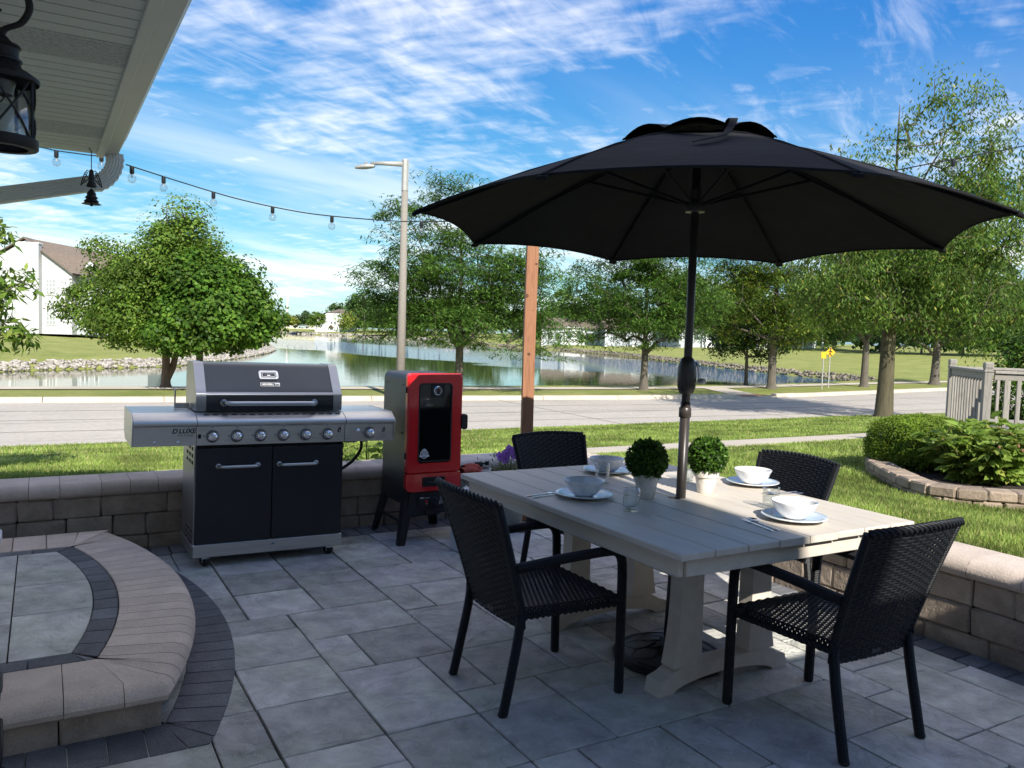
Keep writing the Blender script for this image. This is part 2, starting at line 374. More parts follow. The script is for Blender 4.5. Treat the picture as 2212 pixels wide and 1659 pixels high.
for q in [(0,0,2,3),(0,-2,2,2),(0,5,3,2),(-2,0,2,2),(0,3,1,2),(1,3,2,2),(3,3,2,3),(3,8,3,2),(2,-2,2,2),(1,7,2,2),(-1,7,2,2),(2,0,2,1),(1,9,2,1),(3,6,1,2),(4,6,2,2),(2,1,1,2),(3,1,2,2),(-2,2,2,2),(-2,4,2,2),(-2,6,2,1)]: place(*q)
sizes = [(2,3),(2,2),(3,2),(2,2),(1,2),(2,1),(3,2),(2,3)]
for j in range(J0, J1):
    for i in range(I0, I1):
        if (i, j) in occ: continue
        opts = sizes[:]; random.shuffle(opts); opts += [(1, 2), (2, 1), (1, 1)]
        for w, h in opts:
            if i + w <= I1 and j + h <= J1 and all((a, b) not in occ for a in range(i, i+w) for b in range(j, j+h)): place(i, j, w, h); break
XR = PX0 + I1 * PXU; YB = PY0 + J1 * PYU      # the field ends here; a soldier course of charcoal pavers follows
def bp(name, b, m=None, r=.0015):
    b.v = [(x + random.uniform(-r, r), y + random.uniform(-r, r), z) for x, y, z in b.v]; return b.build(name, m or M_CHAR, patio)
y = -2.5
while y < YB + .1:
    l = .118; bp('border_paver', MB().bbox((XR + .004, y, -.05), (3.955, y + l - .007, .001), .004)); y += l
x = -2.1
while x < XR:
    l = .118; bp('border_paver', MB().bbox((x, YB + .004, -.05), (x + l - .007, 5.828, .001), .004)); x += l
# charcoal ring round the landing
def arc_pt(R, y): return ARC_C[0] + sqrt(max(0, R*R - (y - ARC_C[1])**2))
def arc_piece(r0, r1, a0, a1, z0, z1, n=3, ch=.004, clampf=None):
    b = MB()
    prof = [(r0, z0), (r0, z1 - ch), (r0 + ch, z1), (r1 - ch, z1), (r1, z1 - ch), (r1, z0)]
    vs = []; m = len(prof)
    for k in range(n + 1):
        a = a0 + (a1 - a0) * k / n
        for r, z in prof:
            p = (ARC_C[0] + r * cos(a), ARC_C[1] + r * sin(a)); vs.append((*(clampf(p) if clampf else p), z))
    fs = [(k*m+i, k*m+i+1, (k+1)*m+i+1, (k+1)*m+i) for k in range(n) for i in range(m - 1)] + [tuple(range(m)), tuple(n*m+i for i in range(m))[::-1]]
    return b.add(vs, fs)
a = -.440
while a < .44:
    bp('border_paver', arc_piece(3.135, 3.338, a + .0011, a + .0345, -.05, .003, 2, clampf=lambda p: (p[0], max(p[1], 3.187 - (p[0]-.387)*1.78)))); a += .0356
x = -.55
while x < .50:
    lim = lambda p: (min(p[0], .387 + (3.187 - p[1]) / 1.78), p[1], p[2])
    b = MB().bbox((x, 2.958, -.05), (x + .121, 3.184, .003), .003); b.v = [lim(p) for p in b.v]; bp('border_paver', b); x += .124

# ================================================================ landing step by the door
step = thing('landing_step', (0, 0, 0), 'low rounded landing step of tan bullnose stones at the house door', 'step')
def mit_f(p):  # front mitre, keeps front stones left of it
    return (min(p[0], .176 + (3.454 - p[1]) * .64), p[1])
def mit_a(p):  # arc stones stay above the front mitre and below the back one
    y = max(p[1], 3.454 - (p[0] - .176) / .64); y = min(y, 5.272 + (p[0] - .147) * 1.55); return (p[0], y)
ZS = .19
nose = [(2.845, .105), (2.845, ZS - .003), (2.849, ZS), (3.105, ZS), (3.138, ZS - .008), (3.160, ZS - .026), (3.168, ZS - .048), (3.160, ZS - .070), (3.135, ZS - .085), (3.05, ZS - .088)]
def nose_piece(a0, a1, n=3):
    vs = []; m = len(nose)
    for k in range(n + 1):
        a = a0 + (a1 - a0) * k / n
        for r, z in nose: vs.append((*mit_a((ARC_C[0] + r*cos(a), ARC_C[1] + r*sin(a))), z))
    fs = [(k*m+i, k*m+i+1, (k+1)*m+i+1, (k+1)*m+i) for k in range(n) for i in range(m - 1)] + [tuple(range(m)), tuple(n*m+i for i in range(m))[::-1]]
    return MB().add(vs, fs)
a = -.425
while a < .43:
    w = random.choice((.030, .034, .034, .040)); nose_piece(a + .0008, a + w - .0008).build('nosing_stone', M_TAN, step, 35); a += w
fr = [(3.452, .105), (3.452, ZS - .003), (3.448, ZS), (3.175, ZS), (3.135, ZS - .009), (3.114, ZS - .027), (3.106, ZS - .046), (3.113, ZS - .066), (3.135, ZS - .081), (3.20, ZS - .084)]
x = -1.0
while x < .40:
    w = random.choice((.15, .19, .19)); n = 4; vs = []
    for k in range(n + 1):
        X = x + .0015 + (w - .003) * k / n
        for yy, z in fr: vs.append((*mit_f((X, yy)), z))
    m = len(fr); fs = [(k*m+i, (k+1)*m+i, (k+1)*m+i+1, k*m+i+1) for k in range(n) for i in range(m - 1)] + [tuple(range(m))[::-1], tuple(n*m+i for i in range(m))]
    MB().add(vs, fs).build('nosing_stone', M_TAN, step, 35); x += w
x = -1.0
while x < .36:
    w = .17; b = MB().bbox((x, 5.276, .105), (x + w - .004, 5.61, ZS), .004)
    b.v = [(min(p[0], .147 + (p[1] - 5.272) * .63), p[1], p[2]) for p in b.v]; b.build('nosing_stone', M_TAN, step); x += w
a = -.300
while a < .335:
    arc_piece(2.738, 2.840, a + .0008, a + .0500, .10, ZS - .001, 3, .003, lambda p: (p[0], min(max(p[1], 3.454 - (p[0] - .176) * 1.25), 5.272 + (p[0] - .147) * 1.2))).build('border_paver', M_CHAR, step); a += .0517
for y0, y1, sgn in ((3.458, 3.550, 1), (5.182, 5.268, -1)):
    x = -1.0
    while x < .17:
        w = .19; b = MB().bbox((x, y0, .10), (x + w - .004, y1, ZS - .001), .003)
        b.v = [(min(p[0], (.176 - (p[1] - 3.454) * .82) if sgn > 0 else (.147 - (5.272 - p[1]) * .9)), p[1], p[2]) for p in b.v]
        b.build('border_paver', M_CHAR, step); x += w
def infill(x0, x1, y0, y1):
    n = 6; vs = []
    for zz in (.12, ZS):
        for k in range(n + 1):
            Y = y0 + .003 + (y1 - y0 - .006) * k / n; xr = min(x1 - .003, arc_pt(2.734, Y))
            vs += [(x0 + .003, Y, zz), (max(xr, x0 + .01), Y, zz)]
    o = 2 * (n + 1); fs = []
    for k in range(n): fs += [(o+2*k, o+2*k+1, o+2*k+3, o+2*k+2), (2*k+1, 2*k+3, o+2*k+3, o+2*k+1), (2*k, o+2*k, o+2*k+2, 2*k+2)]
    fs += [(0, 1, o+1, o), (2*n, o+2*n, o+2*n+1, 2*n+1)]
    MB().add(vs, fs).build('paver', M_PAVER, step)
for q in [(-.12, .4, 3.554, 4.10), (-.12, .4, 4.10, 4.56), (-.12, .4, 4.56, 5.178), (-.50, -.12, 3.554, 4.0), (-.50, -.12, 4.0, 4.62), (-.50, -.12, 4.62, 5.178), (-1.0, -.50, 3.554, 4.4), (-1.0, -.50, 4.4, 5.178)]: infill(*q)
MB().prism([(-1.0, 3.20)] + [(arc_pt(3.02, y), y) for y in np.linspace(3.20, 5.58, 14)] + [(-1.0, 5.58)], -.01, .104).build('core', M_SAND, step)
def rough_block(a, b, j=.007, ch=.011):
    m = MB().bbox(a, b, ch); m.v = [(x + random.uniform(-j, j) * .6, y + random.uniform(-j, j), z + random.uniform(-j, j) * .4) for x, y, z in m.v]; return m
x = -1.0
for w in (.42, .30, .33, .337):
    b = rough_block((x, 3.172, -.03), (x + w - .006, 3.30, .106), .004, .006); b.build('riser_block', M_BLOCK, step); x += w
a = -.365
while a < .40:
    b = arc_piece(2.95, 3.075, a + .001, a + .095, -.03, .104, 4, .006); b.v = [(x + random.uniform(-.003, .003), y, z) for x, y, z in b.v]; b.build('riser_block', M_BLOCK, step); a += .097

# ================================================================ retaining walls
ZC0, ZC1 = .365, .462
def capprof(): return [(0, .004), (.006, 0), (.055, 0)]
def cap_profile(face, back, s):
    # s=+1: face at smaller coordinate
    f = face - .045 * s
    pts = [(back, ZC0), (back, ZC1 - .004), (back - .004*s, ZC1), (f + .055*s, ZC1), (f + .026*s, ZC1 - .010), (f + .006*s, ZC1 - .032), (f, ZC1 - .055), (f + .007*s, ZC1 - .078), (f + .028*s, ZC0 + .002), (f + .055*s, ZC0)]
    return pts
backwall = thing('retaining_wall', (0, 5.9, 0), 'low tan block retaining wall behind the grill and smoker', 'wall')
backwall.location = (0, 0, 0)
def wall_course(par, along, lo, hi, z0, z1, face, depth, seed):
    r = random.Random(seed); p = lo - r.uniform(0, .25)
    while p < hi:
        w = r.choice((.20, .27, .33, .40)); q = min(p + w, hi + .02); pj = r.uniform(-.006, .006)
        if q - p > .05:
            if along == 'x': b = rough_block((p + .002, face + pj, z0 + .0015), (q - .002, face + depth, z1 - .0015), .006, .010)
            else: b = rough_block((face + pj, p + .002, z0 + .0015), (face + depth, q - .002, z1 - .0015), .006, .010)
            b.build('wall_block', M_BLOCK, par)
        p += w
HS = (-.04, .085, .225, .363)
for k in range(3): wall_course(backwall, 'x', -1.3, 3.99, HS[k], HS[k+1], 5.835, .16, 20 + k)
MB().box((-1.6, 5.93, -.05), (4.15, 6.05, ZC0 - .004)).build('core', M_SAND, backwall)
x = -1.5; prof = cap_profile(5.835, 6.115, 1)
while x < 4.22:
    w = random.choice((.17, .21, .235)); xe = min(x + w, 4.22)
    if x < 3.93:
        b = MB().prism(prof, x + .0015, xe - .0015, 'x'); b.v = [(X, Y + random.uniform(-.001, .001), Z) for X, Y, Z in b.v]; b.build('cap_stone', M_CAP, backwall, 40)
    x += w
MB().bbox((3.935, 5.795, ZC0), (4.225, 6.115, ZC1), .02).build('cap_stone', M_CAP, backwall)
sidewall = thing('retaining_wall', (0, 0, 0), 'low tan block retaining wall with sunlit cap along the side lawn', 'wall')
for k in range(3): wall_course(sidewall, 'y', -2.4, 5.83, HS[k], HS[k+1], 3.962, .16, 40 + k)
MB().box((4.06, -2.5, -.05), (4.18, 5.80, ZC0 - .004)).build('core', M_SAND, sidewall)
y = -2.5; prof = cap_profile(3.962, 4.245, 1)
while y < 5.79:
    w = random.choice((.20, .235, .26)); ye = min(y + w, 5.79)
    b = MB().prism(prof, y + .0015, ye - .0015, 'y'); b.v = [(X + random.uniform(-.001, .001), Y, Z) for X, Y, Z in b.v]; b.build('cap_stone', M_CAP, sidewall, 40); y += w

# ================================================================ lawn, pavement, road
def sstep(a, b, x):
    t = np.clip((np.asarray(x, float) - a) / (b - a), 0, 1); return t*t*(3 - 2*t)
def prof_a(Y):
    Y = np.asarray(Y, float)
    lo = np.where(Y < 9.4, -.01 - .098*(Y - 8.3), -.118 - .085*(Y - 9.4)); k = .05
    return -k*np.log(np.exp(-lo/k) + math.exp(-.40/k))
def lawn_z(X, Y):
    a = prof_a(Y); b = np.minimum(a, .12); return a + (b - a)*sstep(4.4, 7.2, X)
def lawn_patch(xs, ys, name):
    X, Y = np.meshgrid(xs, ys); Z = lawn_z(X, Y); V = np.stack([X.ravel(), Y.ravel(), Z.ravel()], 1); n = len(xs); m = len(ys)
    i = np.arange((m-1)*n).reshape(m-1, n)[:, :-1].ravel(); return V, np.stack([i, i+1, i+1+n, i+n], 1)
Va, Fa = lawn_patch(np.linspace(-40, 4.26, 40), np.linspace(6.10, 16.25, 42), 'a')
Vb, Fb = lawn_patch(np.concatenate([np.linspace(4.24, 16, 60), np.linspace(17, 70, 30)]), np.linspace(-8, 16.25, 96), 'b')
lawn = put('lawn', npmesh('lawn', np.concatenate([Va, Vb]), np.concatenate([Fa, Fb + len(Va)]), M_LAWN, True), None, kind='structure')
# near pavement: slabs of concrete
swk = MB().box((-40, 8.35, -2), (70, 9.3, -1.8)).build('sidewalk', M_CONC, None, kind='structure')
x = 1.0
while x < 40:
    w = 1.5; b = MB(); z0 = float(lawn_z(9.0, 8.30)) + .025; z1 = float(lawn_z(9.0, 9.40)) + .025
    b.add([(x, 8.30, z0 - .2), (x + w - .012, 8.30, z0 - .2), (x + w - .012, 9.40, z1 - .2), (x, 9.40, z1 - .2), (x, 8.30, z0), (x + w - .012, 8.30, z0), (x + w - .012, 9.40, z1), (x, 9.40, z1)],
          [(4,5,6,7),(0,1,5,4),(1,2,6,5),(2,3,7,6),(3,0,4,7)]); b.build('slab', M_CONC, swk); x += w
ZR = -.75
NEAR = [(-90, 18.3), (-20, 16.9), (-1, 16.4), (8, 16.1), (22, 15.55), (45, 15.2), (110, 15.0)]
FARK = [(-90, 29.5), (-20, 26.4), (-1, 25.2), (8, 24.35), (20, 23.1), (28, 23.2), (41, 25.2), (110, 33)]
def roadmat():
    m = mat('road_concrete', (.43, .39, .335), .85, 0, .08, .5, .002, 50, spec=.2); nt = m.node_tree; b = nt.nodes['Principled BSDF']
    old = b.inputs['Base Color'].links[0].from_socket; tc = nt.nodes.new('ShaderNodeTexCoord'); mp = nt.nodes.new('ShaderNodeMapping'); mp.inputs['Scale'].default_value = (.02, 1.1, 1); mp.inputs['Rotation'].default_value = (0, 0, .03)
    nt.links.new(tc.outputs['Object'], mp.inputs[0]); n = noise_node(nt, 1.6, 5, .7, .3, mp.outputs[0])
    c = mixc(nt, ramp2(nt, n, (0, 0, 0), (.75, .75, .75), .56, .70), old, (.235, .215, .19))
    c = mixc(nt, 1.0, c, ramp2(nt, noise_node(nt, 9, 5, .7, 0, tc.outputs['Object']), (.88,) * 3, (1.1,) * 3), 'MULTIPLY')
    nt.links.new(c, b.inputs['Base Color']); return m
b = MB(); vs = [(x, y - .3, ZR) for x, y in NEAR] + [(x, y, ZR) for x, y in FARK]
def ymid(poly, x): return float(np.interp(x, [p[0] for p in poly], [p[1] for p in poly]))
xs = sorted(set([p[0] for p in NEAR + FARK])); vs = []
for x in xs: vs += [(x, ymid(NEAR, x) - .4, ZR), (x, ymid(FARK, x) + .4, ZR)]
b.add(vs, [(2*i, 2*i+2, 2*i+3, 2*i+1) for i in range(len(xs) - 1)])
road = b.build('road', roadmat(), None, kind='structure')
MB().box((-40, 15.9, -1.2), (70, 16.3, -.85)).build('near_kerb', M_KERB, None, kind='structure')
kerb = MB().box((-1, 40, -3), (1, 41, -2.9)).build('kerb', M_KERB, None, kind='structure')
KX = list(np.arange(-45, 23.6, 3.0)) + [23.6]; KX2 = [26.0] + list(np.arange(28.0, 76, 3.0))
for seg in (KX, KX2):
    for x0, x1 in zip(seg[:-1], seg[1:]):
        p0 = Vector((x0 + .01, ymid(FARK, x0), 0)); p1 = Vector((x1 - .01, ymid(FARK, x1), 0)); d = (p1 - p0).normalized(); nrm = Vector((-d.y, d.x, 0)); k = MB(); vs = []
        for p in (p0, p1):
            for o, z in ((-.02, -.05), (-.02, .01), (.05, .125), (.09, .14), (.30, .14), (.30, -.05)): vs.append(tuple(p + nrm*o + Vector((0, 0, ZR + z))))
        k.add(vs, [(i, i+1, 7+i, 6+i) for i in range(5)] + [tuple(range(6)), tuple(range(11, 5, -1))]); k.build('kerb_stone', M_KERB, kerb)
# ---- land beyond the road: one sheet out to the horizon, the lake pressed into it
ZW = -1.30
LAKE_PX = [(1900, 833), (1880, 832), (1800, 820), (1650, 805), (1500, 788), (1400, 775), (1215, 757), (1000, 742), (860, 732), (760, 727), (600, 719.5), (470, 716), (400, 716), (420, 722), (500, 732), (560, 742), (588, 750), (592, 757), (578, 763), (540, 770), (470, 780), (380, 791), (250, 795), (100, 799), (0, 803), (-300, 812), (-700, 822)]
LAKE = [(p.x, p.y) for p in (at(x, y, ZW) for x, y in LAKE_PX)] + [(-60, 33.5), (-20, 32.6), (5, 31.6), (20, 31.3), (32, 31.2)]
LK = np.array(LAKE)
def lake_sd(P):
    # signed distance to the shore, positive on land
    d = np.full(len(P), 1e9); inside = np.zeros(len(P), bool); A = LK; B = np.roll(LK, -1, 0)
    for a, b_ in zip(A, B):
        e = b_ - a; w = P - a; t = np.clip((w @ e) / (e @ e), 0, 1); d = np.minimum(d, np.hypot(*(w - t[:, None]*e).T))
        c = ((a[1] > P[:, 1]) != (b_[1] > P[:, 1])) & (P[:, 0] < (b_[0]-a[0])*(P[:, 1]-a[1])/(b_[1]-a[1]+1e-12)+a[0]); inside ^= c
    return np.where(inside, -d, d)
def land_z(X, Y):
    X = np.asarray(X, float); Y = np.asarray(Y, float); sh = X.shape; P = np.stack([X.ravel(), Y.ravel()], 1); s = lake_sd(P)
    z = ZW - .25 + .85*sstep(-1.2, 1.7, s) - .9*sstep(0, -6, s)
    z = z + np.clip(s - 1.5, 0, 48)*.034*sstep(31, 52, P[:, 1]); return z.reshape(sh)
angs = np.radians(np.arange(-62, 78.1, .30)); rad = np.concatenate([np.geomspace(23, 140, 190), np.geomspace(146, 5200, 46)])
A_, R_ = np.meshgrid(angs, rad); X = R_*np.sin(A_ + YAW - radians(0)); Y = R_*np.cos(A_ + YAW)
kline = np.interp(X.ravel(), [p[0] for p in FARK], [p[1] for p in FARK]).reshape(X.shape) + .18
Y = np.where((Y < kline), kline, Y)
Z = land_z(X, Y); n = len(angs); m = len(rad); i = np.arange((m-1)*n).reshape(m-1, n)[:, :-1].ravel()
land = put('far_ground', npmesh('far_ground', np.stack([X.ravel(), Y.ravel(), Z.ravel()], 1), np.stack([i, i+1, i+1+n, i+n], 1), M_FARGRASS, True), None, kind='structure')
# far pavement along the shore and the short link to the crossing
b = MB(); xs = np.arange(-60, 90, 3.0); vs = []
for x in xs:
    yk = ymid(FARK, x)
    for yy in (yk + 3.9, yk + 5.1): vs.append((x, yy, float(land_z(np.array([x]), np.array([yy]))[0]) + .03))
b.add(vs, [(2*i, 2*i+2, 2*i+3, 2*i+1) for i in range(len(xs) - 1)]); b.build('far_sidewalk', M_CONC, None, kind='structure')
b = MB(); b.add([(24.0, 23.3, ZR + .05), (25.4, 23.3, ZR + .05), (27.6, 28.2, -.66), (26.2, 28.2, -.66)], [(0, 1, 2, 3)]); b.build('crossing_path', M_CONC, None, kind='structure')
b = MB(); b.add([(24.2, 23.32, ZR + .056), (25.5, 23.32, ZR + .056), (25.7, 23.85, ZR + .07), (24.4, 23.85, ZR + .07)], [(0, 1, 2, 3)]); b.build('tactile_pad', mat('tactile_red', (.42, .19, .13), .8, 0, .2, 8), None, kind='structure')
b = MB(); b.add([(23.55, 23.05, ZR + .006), (26.05, 23.08, ZR + .006), (26.05, 23.55, ZR + .062), (23.55, 23.50, ZR + .062)], [(0, 1, 2, 3)]); b.build('kerb_ramp', M_CONC, None, kind='structure')
# sawn joints in the concrete of the road
M_JOINT = mat('road_joint', (.19, .178, .16), .9, 0, .2, 3)
for fr_ in (.26, .5, .74):
    b = MB(); vs = []; xs_ = np.linspace(-40, 60, 34)
    for x in xs_:
        y = ymid(NEAR, x)*(1 - fr_) + ymid(FARK, x)*fr_ + .02*sin(x*1.7); vs += [(x, y - .022, ZR + .004), (x, y + .022, ZR + .004)]
    b.add(vs, [(2*i_, 2*i_ + 2, 2*i_ + 3, 2*i_ + 1) for i_ in range(len(xs_) - 1)]); b.build('joint', M_JOINT, road)
for x in np.arange(6.5, 56, 6.5):
    b = MB(); y0 = ymid(NEAR, x); y1 = ymid(FARK, x); b.add([(x, y0, ZR + .005), (x + .03, y0, ZR + .005), (x + .33, y1, ZR + .005), (x + .30, y1, ZR + .005)], [(0, 1, 2, 3)]); b.build('joint', M_JOINT, road)
def watermat():
    m = bpy.data.materials.new('lake_water'); m.use_nodes = True; nt = m.node_tree; b = nt.nodes['Principled BSDF']
    b.inputs['Base Color'].default_value = (.060, .078, .028, 1); b.inputs['Roughness'].default_value = .02; b.inputs['IOR'].default_value = 1.33; b.inputs['Specular IOR Level'].default_value = .62
    tc = nt.nodes.new('ShaderNodeTexCoord'); v = tc.outputs['Object']
    sp = nt.nodes.new('ShaderNodeSeparateXYZ'); nt.links.new(v, sp.inputs[0])     # a breeze ruffles a band across the middle
    def mt(op, a, b_):
        q = nt.nodes.new('ShaderNodeMath'); q.operation = op
        for k, u in enumerate((a, b_)):
            if isinstance(u, (int, float)): q.inputs[k].default_value = u
            else: nt.links.new(u, q.inputs[k])
        return q.outputs[0]
    wob = mt('MULTIPLY', mt('SUBTRACT', noise_node(nt, .05, 3, .5, 0, v), .5), 16.0)
    s_ = mt('ADD', mt('ADD', mt('MULTIPLY', sp.outputs[0], .983), mt('MULTIPLY', sp.outputs[1], .182)), wob)
    def band(a, b_):
        mr = nt.nodes.new('ShaderNodeMapRange'); mr.interpolation_type = 'SMOOTHSTEP'; mr.inputs[1].default_value = a; mr.inputs[2].default_value = b_; nt.links.new(s_, mr.inputs[0]); return mr.outputs[0]
    mb_ = mt('MULTIPLY', band(45, 50), band(84, 70))
    mp = nt.nodes.new('ShaderNodeMapping'); mp.inputs['Rotation'].default_value = (0, 0, -YAW); mp.inputs['Scale'].default_value = (.55, 1.5, 1); nt.links.new(v, mp.inputs[0])
    n1 = noise_node(nt, 1.7, 3, .55, .4, mp.outputs[0])
    bn = nt.nodes.new('ShaderNodeBump'); ms = nt.nodes.new('ShaderNodeMapRange'); ms.inputs[3].default_value = .0035; ms.inputs[4].default_value = .14; nt.links.new(mb_, ms.inputs[0])
    nt.links.new(ms.outputs[0], bn.inputs['Distance']); nt.links.new(n1, bn.inputs['Height']); nt.links.new(bn.outputs[0], b.inputs['Normal'])
    mc = mixc(nt, mb_, (.060, .078, .028), (.030, .065, .11)); nt.links.new(mc, b.inputs['Base Color'])  # ruffled band gets a bluer base: reflected sky put into the colour
    return m
b = MB(); b.add([(-260, 28.5, ZW), (420, 28.5, ZW), (420, 900, ZW), (-260, 900, ZW)], [(0, 1, 2, 3)]); b.build('lake', watermat(), None, kind='structure')

# riprap along the shores (loose stone nobody could count)
def rocks(name, segs, per_m, wid, size, m, seed):
    r = np.random.default_rng(seed); C = []; S = []
    for (a, b_) in segs:
        a = np.array(a); b_ = np.array(b_); L = np.linalg.norm(b_ - a); n = int(L*per_m); t = r.random(n); e = (b_ - a)/L; nr = np.array([-e[1], e[0]])
        P = a + np.outer(t*L, e); q = P + nr*.5
        sg = np.where(lake_sd(q) > lake_sd(P - nr*.5), 1, -1)[:, None]
        P = P + sg*nr*(r.random(n)[:, None]*wid - .12*wid); C.append(P); S.append(size*(.45 + r.random(n)*.9))
    C = np.concatenate(C); S = np.concatenate(S); Z = land_z(C[:, 0], C[:, 1]); n = len(C)
    base = np.array([(-1,-1,-1),(1,-1,-1),(1,1,-1),(-1,1,-1),(-1,-1,1),(1,-1,1),(1,1,1),(-1,1,1)], float)*.5
    F0 = np.array([(0,3,2,1),(4,5,6,7),(0,1,5,4),(1,2,6,5),(2,3,7,6),(3,0,4,7)])
    V = base[None]*(1 + r.uniform(-.45, .3, (n, 8, 3))); th = r.random(n)*6.28; c, s = np.cos(th), np.sin(th)
    V = np.stack([V[..., 0]*c[:, None] - V[..., 1]*s[:, None], V[..., 0]*s[:, None] + V[..., 1]*c[:, None], V[..., 2]*.7], -1)*S[:, None, None]
    V += np.concatenate([C, Z[:, None] + .05], 1)[:, None]
    F = F0[None] + (np.arange(n)*8)[:, None, None]
    return put(name, npmesh(name, V.reshape(-1, 3), F.reshape(-1, 4), m), None)
def islmat(name, c0, c1):
    m = bpy.data.materials.new(name); m.use_nodes = True; nt = m.node_tree; b = nt.nodes['Principled BSDF']; b.inputs['Roughness'].default_value = .9
    g = nt.nodes.new('ShaderNodeNewGeometry'); nt.links.new(ramp2(nt, g.outputs['Random Per Island'], c0, c1, 0, 1), b.inputs['Base Color']); return m
M_ROCK = islmat('riprap', (.22, .20, .17), (.46, .42, .37)); M_ROCK2 = islmat('riprap_brown', (.13, .11, .08), (.30, .26, .20))
idx = lambda a, b_: [(LAKE[k], LAKE[k+1]) for k in range(a, b_)]
tag(rocks('riprap_stones', idx(15, 26), 40, 1.0, .19, M_ROCK, 1), 'pale loose riprap stones along the left bank of the lake', 'stones', kind='stuff')
tag(rocks('riprap_stones', idx(0, 7), 20, .95, .20, M_ROCK2, 2), 'brown loose riprap stones along the right shore of the lake', 'stones', kind='stuff')
tag(rocks('riprap_stones', idx(7, 13), 3.5, 2.4, .8, M_ROCK, 3), 'pale line of riprap along the far shore of the lake', 'stones', kind='stuff')

# ---- grass blades on the lawn close to the patio
def blades():
    r = np.random.default_rng(5); out = []
    def zone(x0, x1, y0, y1, dens):
        n = int((x1-x0)*(y1-y0)*dens); return np.stack([r.uniform(x0, x1, n), r.uniform(y0, y1, n)], 1)
    P = np.concatenate([zone(4.26, 7.5, 1.2, 8.28, 3600), zone(7.5, 13, 4.5, 8.28, 1500), zone(4.26, 16, 9.42, 12, 900), zone(-1, 4.26, 9.0, 12, 1300), zone(-2, 22, 12, 16.1, 420), zone(4.25, 4.5, -.5, 8.2, 6000)])
    keep = ~((P[:, 0] > 6.2) & (P[:, 1] < 5.4) & (P[:, 0] > 6.2 + 0*P[:, 1]) & (lake_bed(P))); P = P[keep]
    n = len(P); d = np.hypot(P[:, 0], P[:, 1]); h = r.uniform(.025, .06, n); w = .0022 + .0006*d; th = r.random(n)*6.283; ln = r.normal(0, .022, (n, 2))
    z = lawn_z(P[:, 0], P[:, 1]) - .004
    V = np.zeros((n, 3, 3)); dx = np.stack([np.cos(th), np.sin(th)], 1)*w[:, None]
    V[:, 0, :2] = P - dx; V[:, 1, :2] = P + dx; V[:, 0, 2] = V[:, 1, 2] = z; V[:, 2, :2] = P + ln; V[:, 2, 2] = z + h
    m = leafmat('grass_blade', (.145, .235, .038), (.30, .375, .095), (.42, .37, .17), .16, .3, .6)
    tag(put('grass', npmesh('grass', V.reshape(-1, 3), np.arange(3*n).reshape(n, 3), m), None), 'short mown green grass of the side and back lawn', 'grass', kind='stuff')
BED = [(p.x, p.y) for p in (at(x, y, .12) for x, y in [(1960, 985), (1885, 1000), (1875, 1018), (1935, 1055), (2010, 1082), (2100, 1092), (2212, 1102), (2330, 1108)])] + [(9.5, 2.0), (14, 4), (13, 7.4)]
def in_poly(P, poly):
    ins = np.zeros(len(P), bool)
    for a, b_ in zip(poly, poly[1:] + poly[:1]):
        ins ^= ((a[1] > P[:, 1]) != (b_[1] > P[:, 1])) & (P[:, 0] < (b_[0]-a[0])*(P[:, 1]-a[1])/(b_[1]-a[1]+1e-12)+a[0])
    return ins
def lake_bed(P): return in_poly(P, BED)
blades()

# ================================================================ the house: eave, gutter, downspout, wall
house = thing('house', (-.4, 2, 0), 'grey vinyl soffit eave with gutter of the house at top left', 'house')
house.location = (0, 0, 0)
M_SOFF = mat('soffit_vinyl', (.62, .62, .55), .55, 0, .03, 3); M_GUT = mat('gutter_paint', (.64, .63, .56), .45, 0, .04, 4); M_SID = mat('siding', (.70, .69, .65), .6, 0, .05, 2); M_ROOF = mat('shingle', (.13, .115, .10), .9, 0, .3, 14, .008, 30)
ZE = 2.545; YE = 5.83
MB().box((-3.6, -1.2, -.3), (-.42, 5.55, ZE + .05)).build('wall', M_SID, house)
MB().box((-1.6, -5, -.3), (1.40, -1.6, 5.75)).build('upper_shade_wall', M_SID, house)  # unseen mass behind the camera, sized to shade the left patio
MB().box((1.40, -8.2, -.3), (9, -1.45, 2.5)).build('rear_shade_wall', M_SID, house)  # unseen low wing behind the camera, placed to shade the near right paving
MB().prism([(-.80, -.0), (.35, ZE + .11), (.35, ZE + .14), (-2.0, ZE + .95), (-4.2, ZE + .14), (-4.2, ZE + .11)][1:], -1.6, YE - .0, 'y').build('roof', M_ROOF, house)
MB().prism([(-1.25, 5.72), (-1.25, 5.86), (-3.2, 6.75), (-5.3, 5.86), (-5.3, 5.72)], -1.8, 1.52, 'x').build('roof', M_ROOF, house)  # unseen roof on the tall mass, edges set by the wanted shadow line
MB().prism([(-1.0, 2.52), (-1.0, 2.64), (-4.8, 3.9), (-8.6, 2.66), (-8.6, 2.52)], 1.53, 9.4, 'x').build('roof', M_ROOF, house)  # unseen wing roof, eave brought forward to trim the sun patch
